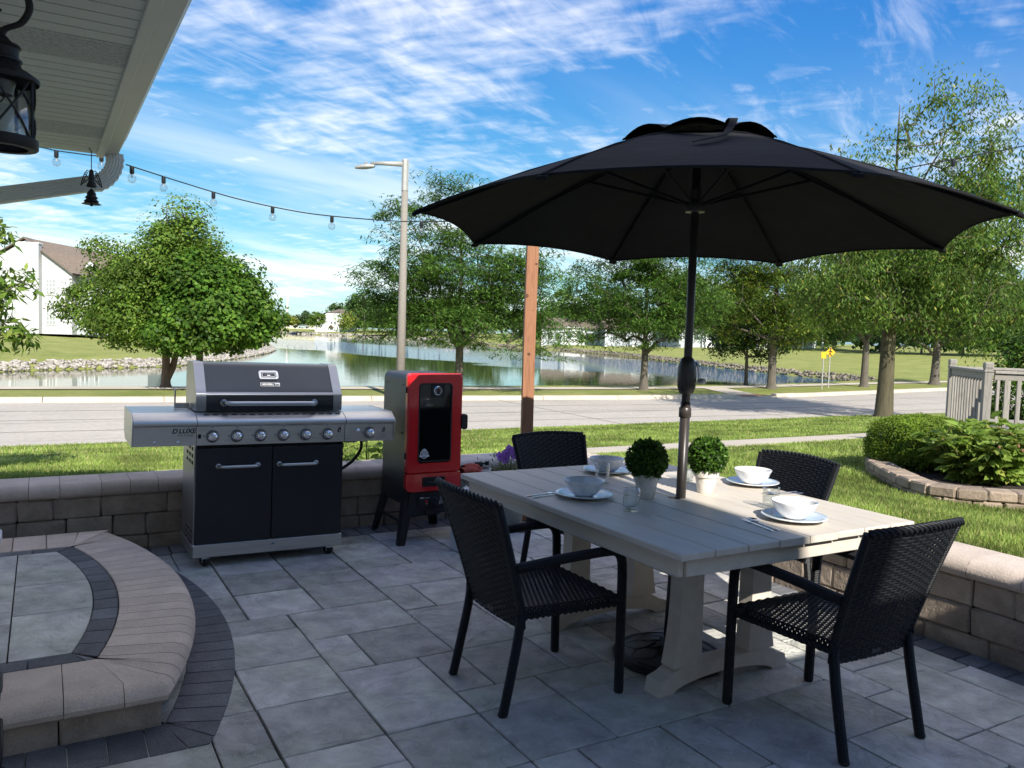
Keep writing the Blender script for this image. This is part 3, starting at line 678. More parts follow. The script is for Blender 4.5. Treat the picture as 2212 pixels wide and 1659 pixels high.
# soffit: separate vinyl panels with V grooves, some of them vented
yy = -1.5; k = 0; W = .1016
while yy < YE - .02:
    y1 = min(yy + W, YE - .004); vent = (k % 15) in (4, 5, 6)
    if vent:
        for s in range(3):
            u0 = yy + (y1 - yy)*s/3; u1 = yy + (y1 - yy)*(s + 1)/3
            MB().prism([(u0 + .002, ZE), (u1 - .006, ZE), (u1 - .003, ZE + .006), (u1, ZE + .006), (u1, ZE + .012), (u0, ZE + .012), (u0, ZE + .003)], -.42, .315, 'x').build('vent_strip', MATS.get('vent') or mat('vent', (.50, .50, .445), .6, 0, .35, 1, .0, 10, stretch=(120, 160, 1)), house)
    else:
        deep = .010 if k % 3 == 0 else .005
        MB().prism([(yy + .001, ZE), (y1 - .010, ZE), (y1 - .006, ZE + deep), (y1, ZE + deep), (y1, ZE + .016), (yy, ZE + .016)], -.42, .315, 'x').build('soffit_panel', M_SOFF, house)
    yy += W; k += 1
MB().bbox((.300, -1.5, ZE - .016), (.345, YE, ZE + .10), .004).build('fascia_trim', M_GUT, house)
# K-style gutter: trough profile extruded along the eave
gp = [(.347, ZE - .002), (.415, ZE - .002), (.425, ZE + .012), (.437, ZE + .055), (.452, ZE + .075), (.462, ZE + .105), (.470, ZE + .112), (.470, ZE + .122), (.347, ZE + .122)]
MB().prism(gp, -1.5, YE - .002, 'y').build('gutter', M_GUT, house)
def rect_tube(path, a, b_, side):
    # ribbed rectangular tube along a path lying in the X-Z plane
    vs = []; n = 0; P = [Vector(p) for p in path]
    prof = []
    for t in np.linspace(-1, 1, 13): prof.append((a*t, b_ + (.004 if int(round((t + 1)*6)) % 2 else 0)))
    for t in np.linspace(1, -1, 13): prof.append((a*t, -b_ - (.004 if int(round((t + 1)*6)) % 2 else 0)))
    m = len(prof)
    for i, p in enumerate(P):
        t = (P[min(i+1, len(P)-1)] - P[max(i-1, 0)]).normalized(); nn = Vector((0, 1, 0)); e = t.cross(nn)
        for u, w in prof: vs.append(tuple(p + e*u + nn*w))
    fs = [(i*m+k, i*m+(k+1) % m, (i+1)*m+(k+1) % m, (i+1)*m+k) for i in range(len(P)-1) for k in range(m)] + [tuple(range(m)), tuple((len(P)-1)*m+k for k in range(m))[::-1]]
    return MB().add(vs, fs)
ds = MB(); c = Vector((.245, YE - .05, 2.505)); elbow = []
for k in range(15):
    t = k/14; ang = radians(5 - 76*t); rr = .155 + (.006 if k % 2 else 0); elbow.append((c.x + rr*cos(ang), c.y, c.z + rr*sin(ang)*1.05 + .01))
elbow = [(.402, YE - .05, ZE + .01)] + elbow
e1 = rect_tube(elbow, .050, .040, 0); e1.build('downspout_elbow', M_GUT, house, 50)
last = Vector(elbow[-1]); rect_tube([last + Vector((.03, 0, .006)), last + Vector((-.95, 0, -.25))], .047, .037, 0).build('downspout', M_GUT, house)
# ================================================================ materials of the things
M_STEEL = mat('brushed_steel', (.62, .61, .59), .34, 1, .10, 3, .0006, 200, stretch=(1, 1, 30)); M_STEEL2 = mat('steel_dark', (.40, .40, .41), .36, 1, .08, 5)
M_CHROME = mat('chrome', (.82, .82, .84), .08, 1, .03, 5)
M_ENAMEL = mat('black_enamel', (.014, .017, .022), .25, 0, .15, 2, .0004, 12, coat=.4)
M_GRILLBLK = mat('grill_door_paint', (.012, .015, .019), .32, 0, .15, 2, .0003, 10)
M_BLACK = mat('black_paint', (.013, .014, .016), .42, 0, .2, 6); M_RUBBER = mat('rubber', (.012, .012, .012), .7, 0, .2, 6)
M_RED = mat('red_enamel', (.60, .012, .018), .26, 0, .05, 2, coat=.5)
M_INK = mat('print_ink', (.02, .02, .022), .6); M_WHITEINK = mat('white_print', (.80, .80, .80), .6, 0, .02)
M_WICKER = mat('black_wicker', (.009, .010, .0125), .50, 0, .25, 40, spec=.30)
M_TABLE = mat('taupe_poly_lumber', (.62, .56, .475), .50, 0, .07, 10, .0010, 110, stretch=(2.5, .35, 2.5), spec=.45)
M_BRONZE = mat('umbrella_pole', (.045, .037, .031), .35, 0, .1, 6); M_CANVAS = mat('black_canvas', (.012, .012, .0135), .9, 0, .25, 3, .006, 7, sheen=.2, spec=.2)
M_PORC = mat('white_porcelain', (.80, .80, .80), .12, 0, .02, 6, coat=.3); M_CUT = mat('cutlery_steel', (.75, .75, .77), .14, 1, .03, 5)
M_GLASS = glassmat('clear_glass'); M_BULB = glassmat('bulb_glass')
M_DARKGLASS = mat('smoked_glass', (.004, .004, .005), .04, 0, .1, 3, coat=.6)

# ================================================================ gas grill
G = thing('gas_grill', (1.26, 5.45, 0), 'wide black and stainless gas grill with seven chrome knobs', 'grill')
G.location = (1.26, 5.17, 0); G.rotation_euler = (0, radians(.75), 0)     # local x across, y back, z up
def gp_(b, name, m, smooth=False, par=None): return b.build(name, m, par or G, smooth)
cart = MB()
gp_(MB().bbox((-.458, .46, .10), (.452, .485, .76), .003), 'back_panel', M_GRILLBLK)
# left side panel with real slots
def slotted(x0, x1):
    b = MB(); ys = [.02]; 
    cols = [(.06, .125), (.155, .22), (.25, .315)]
    rows = [(.715, .738), (.672, .695), (.629, .652)]; rows2 = [(.205, .222), (.168, .185), (.131, .148)]
    # strips between slots
    zb = [.10] + [v for q in rows2[::-1] for v in q] + [v for q in rows[::-1] for v in q] + [.76]
    for i in range(0, len(zb) - 1):
        z0, z1 = zb[i], zb[i+1]
        if i % 2 == 0: b.box((x0, .02, z0), (x1, .46, z1))
        else:
            e = .02
            for c0, c1 in cols: b.box((x0, e, z0), (x1, c0, z1)); e = c1
            b.box((x0, e, z0), (x1, .46, z1))
    return b
gp_(slotted(-.470, -.460), 'side_panel', M_STEEL2); gp_(slotted(.452, .462), 'side_panel', M_GRILLBLK)
gp_(MB().bbox((-.470, .03, .085), (.462, .48, .105), .004), 'bottom_tray', M_STEEL2)
gp_(MB().bbox((-.474, .004, .060), (.466, .030, .142), .004), 'base_rail', M_STEEL)
gp_(MB().bbox((-.474, .03, .060), (-.462, .48, .130), .003), 'base_rail', M_STEEL)
for s, x0, x1 in ((0, -.462, -.004), (1, .000, .456)):
    d = gp_(MB().bbox((x0, .002, .146), (x1, .026, .738), .004), 'door', M_GRILLBLK)
    cx = (x0 + x1)/2 + (.02 if s == 0 else -.07); pts = []
    L = .118
    for t in np.linspace(0, 1, 24):
        u = -L + 2*L*t; e = min(1, (1 - abs(u)/L)/.22); pts.append((cx + u, -.002 - .038*sqrt(max(0, 1 - (1 - e)**2)), .625))
    MB().tube(pts, .0105, 10).build('handle', M_STEEL, d, True)
    for sx in (-1, 1): MB().lathe([(0, 0), (.017, 0), (.017, .004), (0, .006)], 14).xf(Matrix.Translation((cx + sx*L, .002, .625)) @ Matrix.Rotation(radians(90), 4, 'X')).build('handle_mount', M_STEEL, d, True)
# firebox behind the panel
gp_(MB().bbox((-.455, .06, .70), (.455, .47, .945), .006), 'firebox', M_BLACK)
# control panels with rolled front edge
def panel(x0, x1, name):
    pr = [(.0, .758), (.0, .872), (-.018, .876), (-.026, .884), (-.028, .894), (-.024, .906), (-.012, .918), (.05, .948), (.075, .952), (.075, .758)]
    return gp_(MB().prism(pr, x0 + .001, x1 - .001, 'x'), name, M_STEEL, 30)
PL = panel(-.815, -.465, 'left_panel'); PC = panel(-.463, .462, 'control_panel'); PR = panel(.464, .805, 'right_panel')
for k in range(16):
    x = -.42 + k*.055; MB().box((x, .030, .9405), (x + .032, .034, .9445)).build('vent_slot', M_RUBBER, PC)
# side shelves: flat top, end wall with raised lip
for x0, x1, nm in ((-.815, -.465, 'left_shelf'), (.464, .805, 'right_shelf')):
    s = gp_(MB().bbox((x0 + .001, .076, .920), (x1 - .001, .50, .952), .004), nm, M_STEEL)
    xe = x0 - .006 if x0 < 0 else x1
    MB().prism([(-.024, .880), (-.020, .905), (.06, .953), (.49, .956), (.50, .94), (.50, .80), (.43, .757), (.004, .757), (-.002, .78)], xe, xe + .006, 'x').build('end_plate', M_STEEL, s)
# knobs
def knob(x, z, r):
    k = thing  # local helper
    M = Matrix.Translation((x, 0, z)) @ Matrix.Rotation(radians(90), 4, 'X')
    o = MB().lathe([(0, .0), (r*1.28, .0), (r*1.28, .006), (r*1.02, .008), (r*1.0, .010), (0, .010)], 26).xf(M).build('knob', M_STEEL2, PC if abs(x) < .463 else PR, True)
    MB().lathe([(r*1.0, .009), (r*1.02, .020), (r*.98, .032), (r*.80, .045), (r*.45, .053), (0, .056)], 26).xf(M).build('knob_cap', M_CHROME, o, True)
    MB().lathe([(r*.88, .009), (r*1.08, .012), (r*1.08, .015), (r*.88, .018)], 26).xf(M).build('knob_ring', M_RUBBER, o)
    MB().bbox((x - .0025, -.058, z - .002), (x + .0025, -.048, z + r*.8), .001).build('pointer', M_CHROME, o)
    text('o', .018, 'mark', M_INK, PC if abs(x) < .463 else PR, Matrix.Translation((x, -.0012, z + .056)) @ FACE_CAM, extrude=.0002)
    text('0', .020, 'mark', M_INK, PC if abs(x) < .463 else PR, Matrix.Translation((x - .048, -.0012, z)) @ FACE_CAM, extrude=.0002)
for k in range(6): knob(-.372 + k*.1435, .812, .031)
knob(.632, .816, .031)
o = MB().lathe([(0, 0), (.015, 0), (.015, .006), (.010, .012), (.010, .022), (.013, .023), (.013, .028), (0, .028)], 18).xf(Matrix.Translation((.545, 0, .832)) @ Matrix.Rotation(radians(90), 4, 'X')).build('igniter_button', M_CHROME, PR, True)
for x in (-.70, -.57): MB().lathe([(0, 0), (.010, 0), (.010, .01), (.007, .016), (0, .017)], 14).xf(Matrix.Translation((x, 0, .782)) @ Matrix.Rotation(radians(90), 4, 'X')).build('hook_stud', M_CHROME, PL, True)
MB().box((-.455, -.0015, .800), (-.437, .001, .826)).build('switch', M_RUBBER, PC)
text('D', .040, 'lettering', M_INK, PL, Matrix.Translation((-.588, -.0012, .846)) @ FACE_CAM, .28, bold=.0012)
text('E', .019, 'lettering', M_STEEL2, PL, Matrix.Translation((-.568, -.0012, .858)) @ FACE_CAM, .28)
text('LUXE', .040, 'lettering', M_INK, PL, Matrix.Translation((-.518, -.0012, .846)) @ FACE_CAM, .28, space=1.0, bold=.0012)
text('dual energy', .0165, 'lettering', M_INK, PL, Matrix.Translation((-.528, -.0012, .822)) @ FACE_CAM, .1, space=1.15)
for k in range(4): MB().box((-.455, -.001, .862 - k*.006), (-.375 + .01*(k % 2), .001, .8635 - k*.006)).build('small_print', M_STEEL2, PC)
def flame(cx, cz, s, par):
    pts = [(0, -1), (-.45, -.75), (-.55, -.3), (-.25, .05), (-.18, .35), (.2, .65), (.25, 1), (.35, .7), (.3, .4), (.5, .3), (.55, .0), (.5, -.5), (.25, -.85)]
    MB().prism([(cx + x*s, cz + z*s) for x, z in pts], -.0015, .001, 'y').build('flame_mark', M_INK, par)
    MB().prism([(cx + x*s, cz + z*s) for x, z in [(.08, -.75), (-.12, -.4), (.12, -.1), (.2, .1), (.25, -.2), (.3, -.5)]], -.0022, -.0016, 'y').build('flame_mark', M_STEEL, par)
flame(.425, .842, .024, PC); flame(.735, .836, .022, PR)
for k in range(4):
    MB().box((.40, -.001, .808 - k*.006), (.455, .001, .8095 - k*.006)).build('small_print', M_STEEL2, PC)
    MB().box((.715, -.001, .806 - k*.006), (.755, .001, .8075 - k*.006)).build('small_print', M_STEEL2, PR)
# lid
lp = [(.085, .958), (.080, .970), (.078, 1.055), (.083, 1.068), (.094, 1.078), (.205, 1.232), (.222, 1.247), (.245, 1.254), (.40, 1.254), (.455, 1.235), (.475, 1.18), (.475, .958)]
LID = gp_(MB().prism(lp, -.40, .405, 'x'), 'lid', M_ENAMEL, 25)
ep = [(y + (-.003 if y < .3 else .003), z + (.003 if z > 1.0 else 0)) for y, z in lp]
for x0, x1 in ((-.458, -.399), (.404, .462)):
    MB().prism(ep, x0, x1, 'x').build('end_cap', M_STEEL2, LID, 25)
MB().prism([(y - .001, z + .002) for y, z in [(.0785, 1.058), (.081, 1.066), (.090, 1.075), (.0925, 1.0745), (.083, 1.0645), (.0805, 1.057)]], -.399, .404, 'x').build('lid_crease', M_STEEL2, LID)
pts = []
for t in np.linspace(0, 1, 40):
    u = -.285 + .57*t; e = min(1, (1 - abs(u)/.285)/.12); pts.append((u - .01, .078 - .055*sqrt(max(0, 1 - (1 - e)**2)), 1.010))
MB().tube(pts, .0145, 12).build('handle', M_STEEL, LID, True)
for sx in (-1, 1): MB().lathe([(.0, 0), (.024, 0), (.024, .006), (.017, .012), (0, .012)], 18).xf(Matrix.Translation((sx*.285 - .01, .079, 1.010)) @ Matrix.Rotation(radians(90), 4, 'X')).build('handle_mount', M_STEEL2, LID, True)
# thermometer and badge lie on the sloping face
sl_dir = Vector((0, .205 - .094, 1.232 - 1.078)).normalized(); nrm = Vector((0, -sl_dir.z, sl_dir.y))
def on_slope(x, t): p = Vector((x, .094, 1.078)) + sl_dir*t; return Matrix((( 1, sl_dir.x, nrm.x, p.x), (0, sl_dir.y, nrm.y, p.y), (0, sl_dir.z, nrm.z, p.z), (0, 0, 0, 1)))
def rrect(w, h, r, n=5):
    out = []
    for cx, cy, a0 in ((w-r, h-r, 0), (-w+r, h-r, 90), (-w+r, -h+r, 180), (w-r, -h+r, 270)):
        for k in range(n + 1): a = radians(a0 + 90*k/n); out.append((cx + r*cos(a), cy + r*sin(a)))
    return out
TH = MB().prism(rrect(.062, .032, .016), 0, .010).xf(on_slope(-.005, .125)).build('thermometer', M_STEEL, LID)
MB().prism(rrect(.048, .020, .006), .0102, .0112).xf(on_slope(-.005, .125)).build('dial', M_ENAMEL, TH)
for a, b_ in (((-.042, -.015), (.042, -.0135)), ((-.042, .0135), (.042, .015)), ((-.042, -.015), (-.0405, .015)), ((.0405, -.015), (.042, .015))):
    MB().box((*a, .0113), (*b_, .0116)).xf(on_slope(-.005, .125)).build('dial_line', M_WHITEINK, TH)
MB().box((-.010, -.007, .0113), (.010, -.003, .0118)).xf(on_slope(-.005, .125)).build('dial_mark', M_WHITEINK, TH)
for k in range(9):
    a = radians(20 + k*17.5); MB().box((-.004, -.0005, .0113), (.004, .0005, .0117)).xf(on_slope(-.005, .125) @ Matrix.Translation((.024*cos(a), -.008 + .017*sin(a), 0)) @ Matrix.Rotation(a, 4, 'Z')).build('dial_mark', M_STEEL2, TH)
BD = MB().prism(rrect(.062, .0135, .002), 0, .003).xf(on_slope(-.002, .055)).build('badge', M_ENAMEL, LID)
for a, b_ in (((-.061, -.0128), (.061, -.0115)), ((-.061, .0115), (.061, .0128)), ((-.061, -.0128), (-.0597, .0128)), ((.0597, -.0128), (.061, .0128))):
    MB().box((*a, .0031), (*b_, .0036)).xf(on_slope(-.002, .055)).build('badge_rim', M_WHITEINK, BD)
text('NEXGRILL', .0180, 'lettering', M_WHITEINK, BD, on_slope(-.016, .055) @ Matrix.Translation((0, 0, .0034)), extrude=.0004, space=.94)
MB().prism([(-.012, -.006), (.012, -.006), (.012, .004), (.018, .006), (.014, .010), (-.014, .010), (-.018, .006), (-.012, .004)], .0032, .0036).xf(on_slope(.044, .055)).build('badge_icon', M_STEEL, BD)
MB().prism([(-.009, -.004), (.009, -.004), (.009, .003), (-.009, .003)], .00365, .0040).xf(on_slope(.044, .055)).build('badge_icon', M_ENAMEL, BD)
# bracket beside the lid, gas hose, casters
MB().add([(-.52, .30, .955), (-.47, .30, .955), (-.47, .30, .985), (-.52, .30, .985)], [(0, 1, 2, 3)])
gp_(MB().bbox((-.545, .30, .955), (-.46, .306, .990), .001), 'rotisserie_bracket', M_STEEL2); gp_(MB().bbox((-.551, .302, .955), (-.543, .330, 1.075), .002), 'rotisserie_bracket', M_STEEL2)
hp = [(.64, .2, .76), (.66, .22, .72), (.665, .25, .66), (.62, .28, .58), (.54, .30, .52), (.47, .32, .50)]
def spline(p, n=8):
    P = [Vector(q) for q in p]; P = [P[0]*2 - P[1]] + P + [P[-1]*2 - P[-2]]; out = []
    for i in range(1, len(P) - 2):
        for k in range(n):
            t = k/n; a, b_, c, d = P[i-1:i+3]; out.append(.5*((2*b_) + (c - a)*t + (2*a - 5*b_ + 4*c - d)*t*t + (-a + 3*b_ - 3*c + d)*t**3))
    out.append(P[-2]); return out
gp_(MB().tube(spline(hp), .011, 8), 'gas_hose', M_RUBBER, True)
gp_(MB().lathe([(.02, 0), (.07, .004), (.075, .016), (.07, .02), (.02, .02)], 20, (.55, .20, .728)), 'side_burner', M_BLACK, True)
for cx, cy in ((-.395, .028), (.385, .028), (-.395, .43), (.385, .43)):
    c = gp_(MB().bbox((cx - .022, cy - .02, .050), (cx + .022, cy + .025, .062), .002).bbox((cx - .018, cy - .008, .025), (cx - .014, cy + .012, .055), .001).bbox((cx + .014, cy - .008, .025), (cx + .018, cy + .012, .055), .001), 'caster', M_CHROME)
    MB().lathe([(.006, -.011), (.031, -.013), (.035, -.007), (.035, .007), (.031, .013), (.006, .011)], 20).xf(Matrix.Translation((cx, cy + .008, .035)) @ Matrix.Rotation(radians(40), 4, 'Z') @ Matrix.Rotation(radians(90), 4, 'Y')).build('wheel', M_RUBBER, c, True)
MB().prism([(.0, -.0), (.03, .014), (.03, 0)], -.001, 0, 'y').xf(Matrix.Translation((-.01, .0035, .108))).build('sticker', mat('sticker_blue', (.03, .16, .30), .4), G)

# ================================================================ smoker
S = thing('vertical_smoker', (2.40, 5.20, 0), 'red door vertical gas smoker on splayed black legs', 'smoker')
SB = MB()
def sb(b, name, m, smooth=False, par=None): return b.build(name, m, par or S, smooth)
bodyp = rrect(.205, .225, .035, 4)
BODY = sb(MB().prism([(-.205, .345), (.205, .345), (.205, 1.155)] + [(.205 - .045*(1 - cos(radians(a))), 1.155 + .045*sin(radians(a))) for a in (30, 60, 90)] + [(-.205 + .045*(1 - cos(radians(a))), 1.155 + .045*sin(radians(a))) for a in (90, 60, 30)] + [(-.205, 1.155)], .035, .46, 'y'), 'cabinet', M_BLACK, 40)
for zz in (.42, .78, 1.12):
    for yy in (.10, .40): MB().sphere((-.206, yy, zz), .006, 8, 5).build('screw', M_RUBBER, BODY)
# door: frame with a real opening and a smoked pane
def frame(w, h, r, wi, hi, ri, z_off, y0, y1, bev=.010):
    n = 6; A = rrect(w, h, r, n); A2 = rrect(w - bev, h - bev, r, n); B = rrect(wi, hi, ri, n); m = len(A); vs = []
    for P, y in ((A, y1), (A, y0 + bev), (A2, y0), (B, y0), (B, y1)): vs += [(p[0], y, p[1] + z_off) for p in P]
    fs = [(k*m+i, k*m+(i+1) % m, (k+1)*m+(i+1) % m, (k+1)*m+i) for k in range(4) for i in range(m)]; return MB().add(vs, fs)
DOOR = sb(frame(.212, .353, .028, .130, .280, .025, .852, -.010, .030), 'door', M_RED, 30)
DOOR.location = (0, 0, 0)
WIN = MB().prism(rrect(.1285, .2785, .024, 6), -.004, .002, 'y').xf(Matrix.Translation((0, 0, .858))).build('window', M_DARKGLASS, DOOR)
frame(.1305, .2805, .026, .119, .269, .020, .858, -.0125, .0, .004).build('window_gasket', M_RUBBER, DOOR, 30)
GA = MB().lathe([(0, .004), (.034, .004), (.034, -.006), (.030, -.010), (.028, -.006), (0, -.006)], 28).xf(Matrix.Translation((.018, -.004, 1.082)) @ Matrix.Rotation(radians(90), 4, 'X') @ Matrix.Scale(-1, 4, (0, 0, 1))).build('thermometer', M_CHROME, DOOR, 40)
MB().bbox((-.036, -.0080, 1.036), (.070, -.0042, 1.134), .002).build('gauge_plate', M_RUBBER, DOOR)
MB().lathe([(0, .0065), (.026, .0065)], 28).xf(Matrix.Translation((.018, -.004, 1.082)) @ Matrix.Rotation(radians(90), 4, 'X')).build('dial', M_INK, GA)
for k in range(11):
    a = radians(-40 + k*26); MB().box((-.004, -.0008, 0), (.004, .0008, .0006)).xf(Matrix.Translation((.018, -.0112, 1.082)) @ FACE_CAM @ Matrix.Rotation(a, 4, 'Z') @ Matrix.Translation((.020, 0, 0))).build('dial_mark', M_WHITEINK, GA)
MB().box((-.002, -.001, 0), (.020, .001, .0008)).xf(Matrix.Translation((.018, -.0116, 1.082)) @ FACE_CAM @ Matrix.Rotation(radians(60), 4, 'Z')).build('needle', M_RED, GA)
# round emblem with ribbon, printed on the glass
EM = Matrix.Translation((-.077, -.0048, .635)) @ FACE_CAM
def ring(r0, r1, n=28):
    vs = [(r*cos(2*pi*k/n), r*sin(2*pi*k/n), 0) for r in (r0, r1) for k in range(n)]; return MB().add(vs, [(k, (k+1) % n, n + (k+1) % n, n + k) for k in range(n)])
ring(.026, .031).xf(EM).build('emblem_ring', M_WHITEINK, DOOR); ring(.0, .022).xf(EM @ Matrix.Translation((0, .002, .0002))).build('emblem_disc', MATS.get('grey_print') or mat('grey_print', (.45, .45, .45), .6), DOOR)
MB().prism([(-.040, -.012), (-.033, -.006), (-.026, -.010), (0, -.006), (.026, -.010), (.033, -.006), (.040, -.012), (.036, -.018), (.026, -.019), (0, -.016), (-.026, -.019), (-.036, -.018)], .0004, .0008).xf(EM).build('emblem_ribbon', M_WHITEINK, DOOR)
text('PIT BOSS', .0088, 'lettering', M_INK, DOOR, EM @ Matrix.Translation((0, -.0125, .0011)), extrude=.0001)
MB().prism([(-.012, .026), (-.015, .036), (-.006, .034), (0, .040), (.006, .034), (.015, .036), (.012, .026)], .0004, .0008).xf(EM).build('emblem_crown', M_WHITEINK, DOOR)
for zz in (.625, 1.09): MB().bbox((-.222, .004, zz - .022), (-.210, .04, zz + .022), .003).build('hinge', M_BLACK, DOOR)
MB().prism(rrect(.022, .055, .018, 5), -.022, .012, 'y').xf(Matrix.Translation((.228, 0, .858))).build('door_latch', M_RUBBER, DOOR, 30)
DRW = sb(MB().prism([(-.212, .497), (.212, .497), (.212, .40), (.196, .378), (.17, .370), (-.17, .370), (-.196, .378), (-.212, .40)], -.008, .03, 'y'), 'drawer', M_RED)
frame(.088, .034, .008, .080, .026, .006, .437, -.014, -.006, .003).build('handle_recess', M_RUBBER, DRW)
MB().box((-.081, -.0090, .410), (.081, -.0082, .464)).build('handle_plate', M_RUBBER, DRW)
MB().tube(spline([(-.058, -.010, .440), (-.046, -.028, .434), (0, -.031, .433), (.046, -.028, .436), (.058, -.010, .443)]), .007, 8).build('handle', M_BLACK, DRW, True)
# burner panel and legs
PAN = sb(MB().prism([(-.175, .360), (.175, .360), (.212, .215), (-.185, .185)], .012, .030, 'y'), 'burner_panel', M_BLACK)
MB().prism([(.0 + x, z) for x, z in rrect(.118, .042, .012, 4)], .006, .012, 'y').xf(Matrix.Translation((.01, 0, .298))).build('control_plate', M_RUBBER, PAN)
MB().lathe([(0, 0), (.034, 0), (.034, .012), (.026, .020), (.024, .034), (0, .036)], 22).xf(Matrix.Translation((.012, .006, .294)) @ Matrix.Rotation(radians(90), 4, 'X')).build('gas_knob', M_BLACK, PAN, 40)
MB().box((.055, .0048, .285 - .018), (.058, .0058, .29)).build('print', M_WHITEINK, PAN)
for k in range(9): MB().box((.058, .0052, .322 - k*.006), (.100 - .006*(k % 3), .0060, .3242 - k*.006)).build('small_print', MATS['grey_print'], PAN)
MB().box((-.095, .0052, .318), (-.068, .0060, .324)).build('small_print', M_WHITEINK, PAN); MB().box((-.060, .0052, .318), (-.020, .0060, .3215)).build('small_print', MATS['grey_print'], PAN)
MB().box((-.052, .0052, .276), (-.034, .0060, .281)).build('small_print', MATS['grey_print'], PAN); MB().lathe([(0, 0), (.009, 0), (.009, .008), (0, .009)], 12).xf(Matrix.Translation((-.046, .006, .296)) @ Matrix.Rotation(radians(90), 4, 'X')).build('igniter', M_RED, PAN)
MB().bbox((-.055, .0, .196), (.062, .014, .236), .005).build('tray_handle', M_RUBBER, PAN)
for sx in (-1, 1):
    for yb, yt, nm in ((-.02, .03, 'leg'), (.52, .455, 'leg')):
        xb, xt = sx*.262, sx*.196; vs = []; w0, w1 = .050, .075
        for z, x, y, w in ((0, xb, yb, w0), (.36, xt, yt, w1)):
            dy = 1 if yb < .2 else -1
            vs += [(x, y, z), (x - sx*w, y, z), (x - sx*w, y + dy*.006, z), (x - sx*.006, y + dy*.006, z), (x - sx*.006, y + dy*w, z), (x, y + dy*w, z)]
        fs = [(i, (i+1) % 6, 6 + (i+1) % 6, 6 + i) for i in range(6)] + [tuple(range(6)), tuple(range(11, 5, -1))]
        sb(MB().add(vs, fs), 'leg', M_BLACK)
sb(MB().prism([(.03, .345), (.46, .345), (.47, .30), (.40, .275), (.12, .275), (.04, .30)], -.206, -.200, 'x'), 'skirt', M_BLACK); sb(MB().prism([(.03, .345), (.46, .345), (.47, .30), (.40, .275), (.12, .275), (.04, .30)], .200, .206, 'x'), 'skirt', M_BLACK)
for sx in (-1, 1): sb(MB().bbox((sx*.232 - .005, .03, .15), (sx*.232 + .005, .48, .175), .002), 'brace', M_BLACK)

# ================================================================ table
TX, TY, ZT = 2.603, 2.985, .745; TW, TL = 1.335, 1.74
T_ = thing('dining_table', (TX, TY, 0), 'taupe slatted outdoor dining table set for four', 'table')
pw = TW/8
for k in range(8):
    x0 = -TW/2 + k*pw + .0025; x1 = -TW/2 + (k + 1)*pw - .0025
    if k in (3, 4):       # the hole for the umbrella is cut from the two middle planks
        b = MB(); r = .030; n = 8; sgn = 1 if k == 3 else -1; xi, xo = (x1, x0) if k == 3 else (x0, x1)
        arc = [(-sgn*r*sin(pi*i/n), -.08 - r*cos(pi*i/n)) for i in range(n + 1)]
        poly = [(xi, -TL/2), (xi, arc[0][1])] + [(p[0] if 0 < i < n else xi, p[1]) for i, p in enumerate(arc)][1:] + [(xi, TL/2), (xo, TL/2), (xo, -TL/2)]
        if k == 4: poly = poly[::-1]
        b.prism(poly, ZT - .028, ZT); b.build('plank', M_TABLE, T_)
    else: MB().bbox((x0, -TL/2, ZT - .028), (x1, TL/2, ZT), .004).build('plank', M_TABLE, T_)
for s in (-1, 1):
    MB().bbox((s*(TW/2 - .045) - .014, -TL/2 + .045, ZT - .100), (s*(TW/2 - .045) + .014, TL/2 - .045, ZT - .0285), .004).build('apron', M_TABLE, T_)
    MB().bbox((-TW/2 + .060, s*(TL/2 - .045) - .013, ZT - .098), (TW/2 - .060, s*(TL/2 - .045) + .013, ZT - .036), .003).build('apron', M_TABLE, T_)
    MB().bbox((s*.235 - .018, -.43, .475), (s*.235 + .018, .43, ZT - .102), .004).build('stretcher', M_TABLE, T_)
    MB().bbox((-.50, s*.30 - .02, ZT - .075), (.50, s*.30 + .02, ZT - .0285), .003).build('batten', M_TABLE, T_)
    yt = s*.415
    f = [(-.385, 0), (-.300, 0)] + [(-.300 + .60*t, .052*sin(pi*t)**.5) for t in np.linspace(.03, .97, 15)] + [(.300, 0), (.385, 0), (.372, .062), (.325, .075), (.285, .098), (.262, .106), (-.262, .106), (-.285, .098), (-.325, .075), (-.372, .062)]
    MB().prism(f, yt - .045, yt + .045, 'y').build('foot', M_TABLE, T_)
    for sx in (-1, 1):
        xo = sx*.205
        pl = [(xo - .058, .108), (xo + .058, .108)] if False else None
        L_ = []; R_2 = []
        for t in np.linspace(0, 1, 12):
            z = .106 + (ZT - .102 - .106)*t; fl = .040*(1 - t)**3 + .012*t**4; L_.append((xo - .056 - (fl if sx < 0 else fl*.2), z)); R_2.append((xo + .056 + (fl if sx > 0 else fl*.2), z))
        po = MB().prism(L_ + R_2[::-1], yt - .040, yt + .040, 'y').build('post', M_TABLE, T_)
        for zz in (.50, .60): MB().lathe([(0, .004), (.008, .004), (.011, .0)], 12).xf(Matrix.Translation((xo + .012, yt - .040, zz)) @ Matrix.Rotation(radians(90), 4, 'X')).build('bolt', M_CHROME, po, True)

